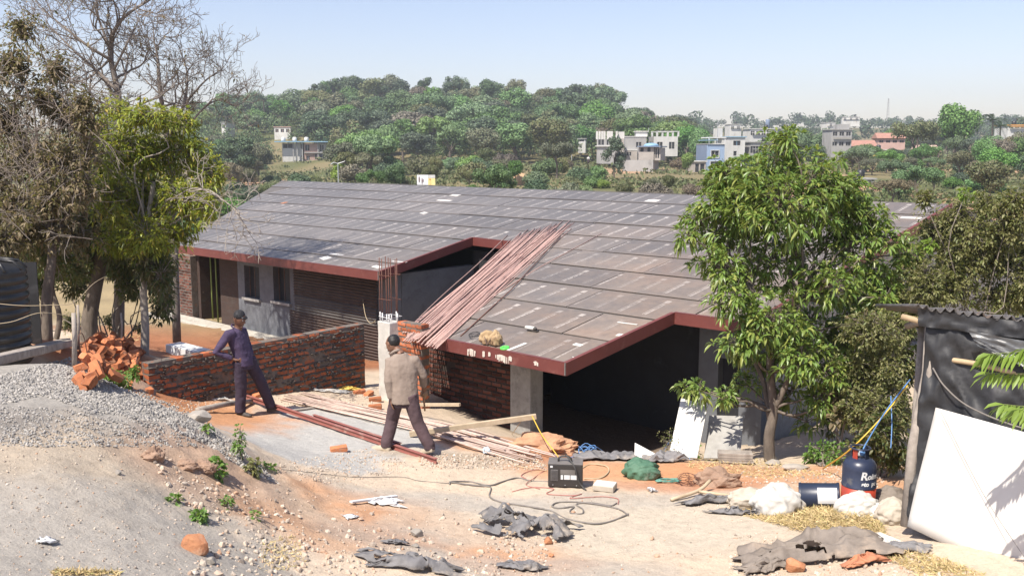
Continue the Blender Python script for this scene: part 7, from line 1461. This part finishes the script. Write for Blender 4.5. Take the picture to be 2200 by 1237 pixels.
mb = MB(); mb.blob(q + np.array([9 * s, -.05, 12.5 * s]), (2.4 * s, .01, 1.6 * s), 2, .2, 1, 3); mb.build('printed_emblem', 'far_orange', t); mb = MB(); mb.obox(q + np.array([9 * s, -.05, 6 * s]), (.25 * s, 0, 0), (0, .008, 0), (0, 0, 5 * s)); mb.build('printed_emblem', 'far_orange', t)
for x in (-18, 4.9, 19): mb = MB(); mb.tube([q + np.array([x * s, .1, -2]), q + np.array([x * s, .1, 22 * s])], .06, 6); mb.build('post', 'galv', t)
q = P(1120, 402, 130); mb = MB(); mb.blob(q + UP * .6, (1.2, 1.1, 1.3), 4, .18, 1.4, 4, -.7); tag(mb.build('haystack', 'haystack', smooth=True), 'small straw coloured haystack beyond the roof ridge', 'haystack')
q = P(1264, 352, 205); t = thing('person', 'distant figure in a white shirt on the bare earth slope', 'person', q); cl = MB(); loft(cl, [(q + np.array([-.1, 0, 0]), .08), (q + np.array([-.1, 0, .45]), .09), (q + np.array([-.07, 0, .88]), .12)], 8); loft(cl, [(q + np.array([.12, .05, 0]), .08), (q + np.array([.1, .05, .45]), .09), (q + np.array([.06, 0, .88]), .12)], 8); cl.build('trousers', 'trouser_brown', t, True)
cl = MB(); loft(cl, [(q + UP * .82, .17), (q + UP * 1.15, .19), (q + UP * 1.38, .2), (q + UP * 1.46, .08)], 10)
for sx in (-1, 1): loft(cl, [(q + np.array([sx * .17, 0, 1.38]), .07), (q + np.array([sx * .26, 0, 1.1]), .06), (q + np.array([sx * .24, -.08, .85]), .05)], 8)
cl.build('shirt', 'far_white', t, True); cl = MB(); loft(cl, [(q + UP * 1.42, .06), (q + UP * 1.52, .06)], 8); cl.blob(q + UP * 1.62, (.09, .1, .12), 2, .05); cl.build('body', 'skin', t, True)

# --- tree shapes (unit height), shared by copies
def quads(p, nrm, size, rng):
    n = len(p); nrm = unit(nrm + rng.normal(0, .55, (n, 3))); a = unit(np.cross(nrm, rng.normal(0, 1, (n, 3)))); b = np.cross(nrm, a); s = (size * rng.uniform(.55, 1.25, n))[:, None]
    V_ = np.stack([p - a * s, p - b * s * .8 + a * s * .2, p + a * s, p + b * s * .8 - a * s * .2], 1).reshape(-1, 3); return V_, np.arange(n * 4).reshape(-1, 4)
def crown_mesh(name, mat, kind, seed):
    rng = np.random.default_rng(seed); lobes = []
    if kind == 'round':
        for i in range(13): u = unit(rng.normal(0, 1, 3)); lobes.append((np.array([0, 0, .60]) + u * np.array([.24, .24, .20]) * rng.uniform(.5, 1.1), rng.uniform(.13, .2)))
    elif kind == 'tall':
        for i in range(14): zz = rng.uniform(.28, .93); w_ = .24 * math.sin(math.pi * min(1, (zz - .12) / .95)) + .03; a = rng.uniform(0, 6.28); lobes.append((np.array([math.cos(a) * w_ * .8, math.sin(a) * w_ * .8, zz]), rng.uniform(.09, .15)))
    elif kind == 'spread':
        for i in range(15): a = rng.uniform(0, 6.28); w_ = .46 * rng.random() ** .5; lobes.append((np.array([math.cos(a) * w_, math.sin(a) * w_, .66 + .20 * (1 - (w_ / .46) ** 2) + rng.normal(0, .04)]), rng.uniform(.11, .17)))
    elif kind == 'feather':
        for i in range(17): zz = rng.uniform(.3, .97); w_ = .17 * (1.05 - zz) + .06; a = rng.uniform(0, 6.28); lobes.append((np.array([math.cos(a) * w_, math.sin(a) * w_, zz]), rng.uniform(.05, .10)))
    else:
        for i in range(12): a = rng.uniform(0, 6.28); w_ = .5 * rng.random() ** .5; lobes.append((np.array([math.cos(a) * w_, math.sin(a) * w_, .45 * (1 - (w_ / .6) ** 2) + .1]), rng.uniform(.2, .32)))
    VS, FS, k = [], [], 0; big = kind == 'bush'; sz = .042 if big else .021
    for c, r_ in lobes:
        m = int((260 if big else 330) * (r_ / (.26 if big else .15)) ** 2 * (1.0 if kind != 'feather' else 1.3)); u = unit(rng.normal(0, 1, (m, 3))); u[:, 2] = np.where(rng.random(m) < .3, np.abs(u[:, 2]), u[:, 2]); q = c + u * r_ * (.72 + .42 * rng.random((m, 1)))
        v, f = quads(q, u, sz, rng); VS.append(v); FS.append(f + k); k += len(v)
        v = c + np.array([(1, 0, 0), (0, 1, 0), (-1, 0, 0), (0, -1, 0), (0, 0, 1), (0, 0, -1)]) * r_ * .72; VS.append(v); FS.append(np.array([(0, 1, 4, 4), (1, 2, 4, 4), (2, 3, 4, 4), (3, 0, 4, 4), (1, 0, 5, 5), (2, 1, 5, 5), (3, 2, 5, 5), (0, 3, 5, 5)]) + k); k += 6
    vs, fs = np.concatenate(VS), np.concatenate(FS); tri = fs[:, 2] == fs[:, 3]; q, t = fs[~tri], fs[tri][:, :3]
    me = bpy.data.meshes.new(name); me.vertices.add(len(vs)); me.vertices.foreach_set('co', vs.astype(np.float32).ravel()); me.loops.add(q.size + t.size); me.loops.foreach_set('vertex_index', np.concatenate([q.ravel(), t.ravel()]).astype(np.int32))
    me.polygons.add(len(q) + len(t)); me.polygons.foreach_set('loop_start', np.concatenate([np.arange(len(q)) * 4, q.size + np.arange(len(t)) * 3]).astype(np.int32)); me.polygons.foreach_set('loop_total', np.concatenate([np.full(len(q), 4), np.full(len(t), 3)]).astype(np.int32)); me.update(calc_edges=True); me.materials.append(MATS[mat]); return me
def trunk_mesh(kind, seed):
    rng = np.random.default_rng(seed); mb = MB(); h = {'round': .5, 'tall': .6, 'spread': .6, 'feather': .9, 'bush': .2}[kind]; mb.tube([[0, 0, -.06], [rng.normal(0, .01), 0, h * .5], [rng.normal(0, .02), rng.normal(0, .02), h]], [.028, .021, .012], 6)
    for i in range(5): a = rng.uniform(0, 6.28); zz = h * rng.uniform(.55, .95); mb.tube([[0, 0, zz * .8], [math.cos(a) * .1, math.sin(a) * .1, zz + .08], [math.cos(a) * .2, math.sin(a) * .2, zz + .16]], [.014, .01, .005], 5)
    me = bpy.data.meshes.new('trunk'); me.from_pydata(mb.v, [], mb.f); me.update(); me.materials.append(MATS['bark']); return me
PROTO = {}
for kd in ('round', 'tall', 'spread', 'feather', 'bush'):
    for fm in ('fol_green', 'fol_dark', 'fol_olive', 'fol_brown', 'fol_lime'):
        if kd == 'feather' and fm not in ('fol_dark', 'fol_green'): continue
        PROTO[kd, fm] = [(crown_mesh('crown', fm, kd, hash_ + i * 31), None) for i, hash_ in enumerate([len(PROTO) * 7 + 1, len(PROTO) * 7 + 3][: 2 if fm in ('fol_green', 'fol_olive') else 1])]
TRK = {k: trunk_mesh(k, 3) for k in ('round', 'tall', 'spread', 'feather', 'bush')}
ADJ = {'fol_green': 'mid green', 'fol_dark': 'dark green', 'fol_olive': 'olive green', 'fol_brown': 'dry brownish', 'fol_lime': 'bright lime green'}
KIND = {'round': 'round crowned', 'tall': 'tall narrow', 'spread': 'flat topped spreading', 'feather': 'feathery pointed', 'bush': 'low bushy'}
tr_rng = random.Random(77)
def far_tree(x, y, h, kd, fm, where, group, wscale=1.0, label=None):
    z = float(gz(x, y)[0]); nm = 'bush' if kd == 'bush' else 'tree'; t = thing(('shrub' if kd == 'bush' else 'tree'), label or '%s %s %s %s' % (ADJ[fm], KIND[kd], 'shrub' if kd == 'bush' else 'tree', where), 'shrub' if kd == 'bush' else 'tree', (x, y, z), None if label else group)
    t.rotation_euler = (0, 0, tr_rng.uniform(0, 6.28)); t.scale = (h * wscale, h * wscale, h)
    inst('crown', tr_rng.choice(PROTO[kd, fm])[0], t, (0, 0, 0)); inst('trunk', TRK[kd], t, (0, 0, 0)); return t
def blocked(px, ytop, ybot, wpx, d):
    return any(d < H[4] + 9 and px + wpx > H[0] - 1 and px - wpx < H[1] + 1 and ytop < H[3] - 4 and (H[4] > d - 12) for H in HOUSES) if True else False
def topy(px, py_z, d): return HY - (py_z - CAM[2]) / d * F
def place(d, px, h, kd, fm, where, group, ws=1.0):
    x, y = (px - CX) / F * d, d; z = float(gz(x, y)[0]); yt = HY - (z + h - CAM[2]) / d * F; yb = HY - (z - CAM[2]) / d * F; wp = h * ws * .45 / d * F
    for H in HOUSES:
        if px + wp * .8 > H[0] and px - wp * .8 < H[1] and yt < H[3] - (H[3] - H[2]) * .22 and d < H[4] + 7: return None
    return far_tree(x, y, h, kd, fm, where, group, ws)
# trees round the weathered block on the left
for i in range(46):
    d = tr_rng.uniform(150, 262); px = tr_rng.uniform(400, 800); h = tr_rng.uniform(4, 8); kd = tr_rng.choices(['round', 'spread', 'bush', 'tall'], [.5, .2, .15, .15])[0]; fm = tr_rng.choices(['fol_green', 'fol_dark', 'fol_olive', 'fol_lime'], [.45, .2, .3, .05])[0]
    if kd == 'bush': h *= .5
    place(d, px, h, kd, fm, 'near the weathered block left of the hill', 'trees by the weathered block, %s %s' % (ADJ[fm], KIND[kd]), 1.25)
# the wooded hill
for d in np.geomspace(226, 388, 10):
    px = 430 + tr_rng.uniform(0, 30)
    while px < 1500:
        h = tr_rng.uniform(8, 12.5); kd = tr_rng.choices(['round', 'tall', 'spread', 'feather'], [.5, .28, .16, .06])[0]; fm = tr_rng.choices(['fol_green', 'fol_dark', 'fol_olive', 'fol_brown', 'fol_lime'], [.54, .24, .16, .03, .03])[0]
        if kd == 'feather': fm = 'fol_dark'
        if px < 720 and d < 262: h *= .6
        ws = {'round': 1.4, 'tall': 1.35, 'spread': 1.2, 'feather': 1.1}[kd] * tr_rng.uniform(.9, 1.15)
        place(d * tr_rng.uniform(.985, 1.015), px, h, kd, fm, 'in the wood on the middle hill', 'trees of the middle hill, %s %s' % (ADJ[fm], KIND[kd]), ws); px += h * ws * .60 / d * F * tr_rng.uniform(.8, 1.4)
for px, d, h, kd, fm, lab in ((722, 372, 14.5, 'feather', 'fol_dark', 'tallest dark feathery tree on the skyline of the hill'), (742, 378, 12.5, 'feather', 'fol_dark', 'dark feathery tree next to the tallest one on the skyline'), (756, 380, 13, 'tall', 'fol_dark', 'slender dark tree right of the tall feathery pair'), (848, 376, 11, 'round', 'fol_green', 'broad fresh green crown on the hill skyline'), (1195, 372, 12.5, 'round', 'fol_dark', 'rounded dark crown on the right shoulder of the hill'), (1215, 330, 12, 'tall', 'fol_dark', 'dark tall tree below the rounded dark crown'), (1290, 372, 12.5, 'spread', 'fol_olive', 'large olive brown crown at the right end of the hill'), (1030, 378, 11, 'round', 'fol_brown', 'brownish crown on the hill skyline'), (905, 345, 11, 'round', 'fol_brown', 'big brownish tree below the hill skyline'),
                                (1470, 330, 11, 'round', 'fol_olive', 'greyish olive tree left of the blue house'), (1318, 150, 6.2, 'tall', 'fol_dark', 'very dark dense tree below the concrete shells'), (1475, 176, 4.2, 'round', 'fol_lime', 'lime green tree below the pale framed house'), (1107, 128, 3.6, 'round', 'fol_green', 'round green tree beside the haystack'), (1150, 122, 2.6, 'bush', 'fol_green', 'neat green shrub right of the haystack')):
    far_tree((px - CX) / F * d, d, h, kd, fm, '', None, 1.0, lab)
# valley shrubs beyond the roof
for i in range(150):
    d = tr_rng.choice([tr_rng.uniform(78, 130), tr_rng.uniform(130, 215)]); px = tr_rng.uniform(420, 1640); h = tr_rng.uniform(1.6, 3.6) * (1.25 if d > 130 else .8); kd = tr_rng.choices(['bush', 'round', 'spread'], [.68, .2, .12])[0]
    if kd != 'bush': h *= 1.45
    if 1225 < px < 1285 and d > 140 or 930 < px < 1000 and d < 150: continue
    fm = tr_rng.choices(['fol_green', 'fol_dark', 'fol_olive', 'fol_brown', 'fol_lime'], [.26, .14, .36, .16, .08])[0]; place(d, px, h, kd, fm, 'in the valley behind the roof', 'valley plants behind the roof, %s %s' % (ADJ[fm], KIND[kd]))
# right hand valley
for i in range(95):
    d = tr_rng.uniform(110, 330); px = tr_rng.uniform(1490, 2330); h = tr_rng.uniform(4.5, 9) * (1 if d > 150 else .62); kd = tr_rng.choices(['round', 'tall', 'spread', 'bush'], [.5, .16, .16, .18])[0]; fm = tr_rng.choices(['fol_green', 'fol_dark', 'fol_olive', 'fol_brown', 'fol_lime'], [.42, .2, .24, .1, .04])[0]
    if kd == 'bush': h *= .45
    place(d, px, h, kd, fm, 'among the houses right of the hill', 'trees among the right hand houses, %s %s' % (ADJ[fm], KIND[kd]))
for i in range(60):
    d = tr_rng.uniform(85, 190); px = tr_rng.uniform(1800, 2330); h = tr_rng.uniform(3.2, 6.0) * (.55 + d / 330); kd = tr_rng.choices(['round', 'spread', 'bush'], [.55, .2, .25])[0]; fm = tr_rng.choices(['fol_green', 'fol_dark', 'fol_olive', 'fol_brown'], [.45, .25, .2, .1])[0]
    if kd == 'bush': h *= .55
    place(d, px, h, kd, fm, 'in the near valley right of the leafy tree', 'near valley plants on the right, %s %s' % (ADJ[fm], KIND[kd]), 1.25)
for px, d, h, kd, fm, lab in ((2040, 205, 13.5, 'round', 'fol_green', 'large fresh green tree towering at the right of the valley'), (1955, 200, 9.5, 'spread', 'fol_olive', 'dark spreading tree before the pink walled house'), (2165, 180, 7, 'round', 'fol_brown', 'brownish tree near the right edge of the valley'), (2185, 300, 13, 'feather', 'fol_dark', 'dark feathery tree on the right skyline')):
    far_tree((px - CX) / F * d, d, h, kd, fm, '', None, 1.0, lab)
for i in range(34):     # trees that half hide the right hand houses
    d = tr_rng.uniform(150, 212); px = tr_rng.choice([tr_rng.uniform(1820, 2000), tr_rng.uniform(1960, 2200), tr_rng.uniform(1580, 1720)]); h = tr_rng.uniform(2.6, 4.6); fm = tr_rng.choice(['fol_green', 'fol_dark', 'fol_olive', 'fol_green']); kd = tr_rng.choice(['round', 'spread', 'round'])
    far_tree((px - CX) / F * d, d, h, kd, fm, 'half hiding the houses on the right', 'trees half hiding the right hand houses, %s %s' % (ADJ[fm], KIND[kd]), 1.35)
for i in range(30):     # emergent trees of the hill skyline
    px = tr_rng.uniform(470, 1390); d = tr_rng.uniform(345, 388); kd = tr_rng.choice(['tall', 'tall', 'feather', 'round']); fm = 'fol_dark' if kd == 'feather' else tr_rng.choice(['fol_green', 'fol_dark', 'fol_olive'])
    place(d, px, tr_rng.uniform(10.5, 15.0), kd, fm, 'rising above the hill skyline', 'emergent trees on the hill skyline, %s %s' % (ADJ[fm], KIND[kd]), tr_rng.uniform(.8, 1.15))
# left valley scrub seen under the trees
for i in range(26):
    d = tr_rng.uniform(42, 100); px = tr_rng.uniform(-150, 560); far_tree((px - CX) / F * d, d, tr_rng.uniform(1.2, 2.6), 'bush', tr_rng.choice(['fol_olive', 'fol_green', 'fol_brown']), 'in the dry field behind the left trees', 'shrubs in the dry field')
# palms
def palm_mesh():
    rng = np.random.default_rng(2); VS, FS, k = [], [], 0
    for i in range(22):
        a = rng.uniform(0, 6.28); el = rng.uniform(-.3, 1.2); d = np.array([math.cos(a) * math.cos(el), math.sin(a) * math.cos(el), math.sin(el)]); p_ = np.array([0, 0, .86]); side = unit(np.cross(d, UP)); L_ = rng.uniform(.26, .36)
        for j in range(14):
            t = (j + 1) / 14; c = p_ + d * L_ * t - UP * .28 * L_ * t * t * 2.2
            for s in (-1, 1): tip = c + side * s * .07 * (1 - .5 * t) + d * .05 - UP * .035; VS += [c - d * .006, c + d * .008, tip]; FS.append((k, k + 1, k + 2)); k += 3
    return fastmesh('fronds', np.array(VS), np.array(FS), 'fol_dark')
PM_ = palm_mesh(); mb = MB(); mb.tube([[0, 0, -.1], [.02, 0, .4], [0, 0, .87]], [.03, .022, .016], 7); PT = bpy.data.meshes.new('trunk'); PT.from_pydata(mb.v, [], mb.f); PT.materials.append(MATS['bark'])
for px, d, h, lab in ((575, 330, 12, 'palm rising over the left hill skyline'), (648, 350, 12, 'second palm on the left hill skyline'), (1352, 270, 10, 'palm behind the concrete shells'), (1335, 262, 8, 'lower palm behind the concrete shells'), (2118, 190, 10.5, 'tall palm at the right of the valley'), (2135, 200, 9, 'palm just behind the tall palm on the right'), (750, 200, 5, 'stubby palm below the hill, left of centre'), (1960, 215, 9, 'ragged palm left of the large fresh green tree')):
    x = (px - CX) / F * d; t = thing('palm_tree', lab, 'palm', (x, d, float(gz(x, d)[0]))); t.scale = (h, h, h); inst('fronds', PM_, t, (0, 0, 0)); inst('trunk', PT, t, (0, 0, 0))
# far ridge wood: one mass
rng = np.random.default_rng(12); VS, FS, k = [], [], 0; base = np.array([v.co[:] for v in PROTO['round', 'fol_green'][0][0].vertices]); 
for i in range(620):
    d = rng.uniform(500, 860); px = rng.uniform(200, 2500); x = (px - CX) / F * d; z = float(gz(x, d)[0]); h = rng.uniform(7, 12) * (1.35 if rng.random() < .08 else 1); m = 170
    u = unit(rng.normal(0, 1, (m, 3))); lob = unit(rng.normal(0, 1, (5, 3))) * np.array([.22, .22, .16]); q = np.array([0, 0, .55]) + lob[rng.integers(0, 5, m)] + u * .2; q = q * np.array([h, h, h]) + np.array([x, d, z]); v, f = quads(q, u, h * .06, rng); VS.append(v); FS.append(f + k); k += len(v)
me = fastmesh('distant_wood', np.concatenate(VS), np.concatenate(FS), LEAF('fol_far', [(.04, .075, .035), (.055, .095, .04), (.07, .105, .045)], .1, .7)); o = bpy.data.objects.new('distant_wood', me); COL.objects.link(o); tag(o, 'bluish distant wood covering the far ridge', None, None, 'stuff')
# the closed canopy between the single trees of the hill: reads as one mass
rng = np.random.default_rng(15); VS, FS, k = [], [], 0
for i in range(900):
    d = rng.uniform(228, 398); px = rng.uniform(420, 1500); x = (px - CX) / F * d; z = float(gz(x, d)[0]); h = rng.uniform(3.5, 9.0) * (1.0 if px > 720 or d > 265 else .6); yt = HY - (z + h - CAM[2]) / d * F; wp = h * .5 / d * F
    if any(px + wp > H[0] and px - wp < H[1] and yt < H[3] - (H[3] - H[2]) * .2 and d < H[4] + 8 for H in HOUSES) or (1215 < px < 1290 and d < 240): continue
    m = 210; nl = rng.integers(3, 7); lob = rng.normal(0, 1, (nl, 3)) * np.array([.30, .30, .16]); u = unit(rng.normal(0, 1, (m, 3))); q = np.array([0, 0, .55]) + lob[rng.integers(0, nl, m)] + u * rng.uniform(.13, .26, (m, 1)); q = q * h + np.array([x, d, z]); v, f = quads(q, u, h * .045, rng); VS.append(v); FS.append(f + k); k += len(v)
o = bpy.data.objects.new('hillside_wood', fastmesh('hillside_wood', np.concatenate(VS), np.concatenate(FS), LEAF('fol_mass', [(.05, .095, .035), (.085, .15, .05), (.115, .17, .06), (.07, .125, .04), (.14, .165, .07), (.06, .10, .04)], .15, .65))); COL.objects.link(o); tag(o, 'closed green canopy of the wood covering the middle hill', None, None, 'stuff')
# scrub and rough grass over the valley floor: uncountable
rng = np.random.default_rng(22); n = 26000; d = 62 * (400 / 62) ** rng.random(n); px = rng.uniform(300, 2350, n); x = (px - CX) / F * d; cl = fbm(x / 9, d / 9, 3, 77); keep = cl > .40; x, d = x[keep], d[keep]; z = gz(x, d)
p_ = np.stack([x, d, z], 1); m = 5; q = np.repeat(p_, m, 0); s_ = np.repeat(rng.uniform(.25, .8, len(p_)) * (.5 + d / 300), m)[:, None]; q = q + rng.normal(0, 1, q.shape) * s_ * np.array([.6, .6, .0]) + UP * s_ * rng.random((len(q), 1)) * .9
v, f = quads(q, rng.normal(0, 1, q.shape) + UP * .5, s_[:, 0] * .42, rng)
me = fastmesh('scrub', v, f, LEAF('fol_scrub', [(.07, .10, .03), (.11, .13, .05), (.15, .15, .07), (.09, .13, .04), (.18, .165, .08)], .15, .7)); o = bpy.data.objects.new('scrub', me); COL.objects.link(o); tag(o, 'low olive scrub and rough dry grass covering the valley floor', None, None, 'stuff')
# air
HZ = True
if HZ:
    mb = MB(); mb.obox((0, 480, 30), (1600, 0, 0), (0, 580, 0), (0, 0, 42)); m_ = bpy.data.materials.new('haze'); m_.use_nodes = True; nt = m_.node_tree; nt.nodes.clear(); out = nt.nodes.new('ShaderNodeOutputMaterial'); pv = nt.nodes.new('ShaderNodeVolumePrincipled'); pv.inputs['Color'].default_value = (.90, .95, 1, 1); pv.inputs['Density'].default_value = .00045; pv.inputs['Anisotropy'].default_value = .2; nt.links.new(pv.outputs[0], out.inputs['Volume'])
    tag(mb.build('haze', m_), 'thin pale haze filling the air of the valley', None, None, 'stuff')
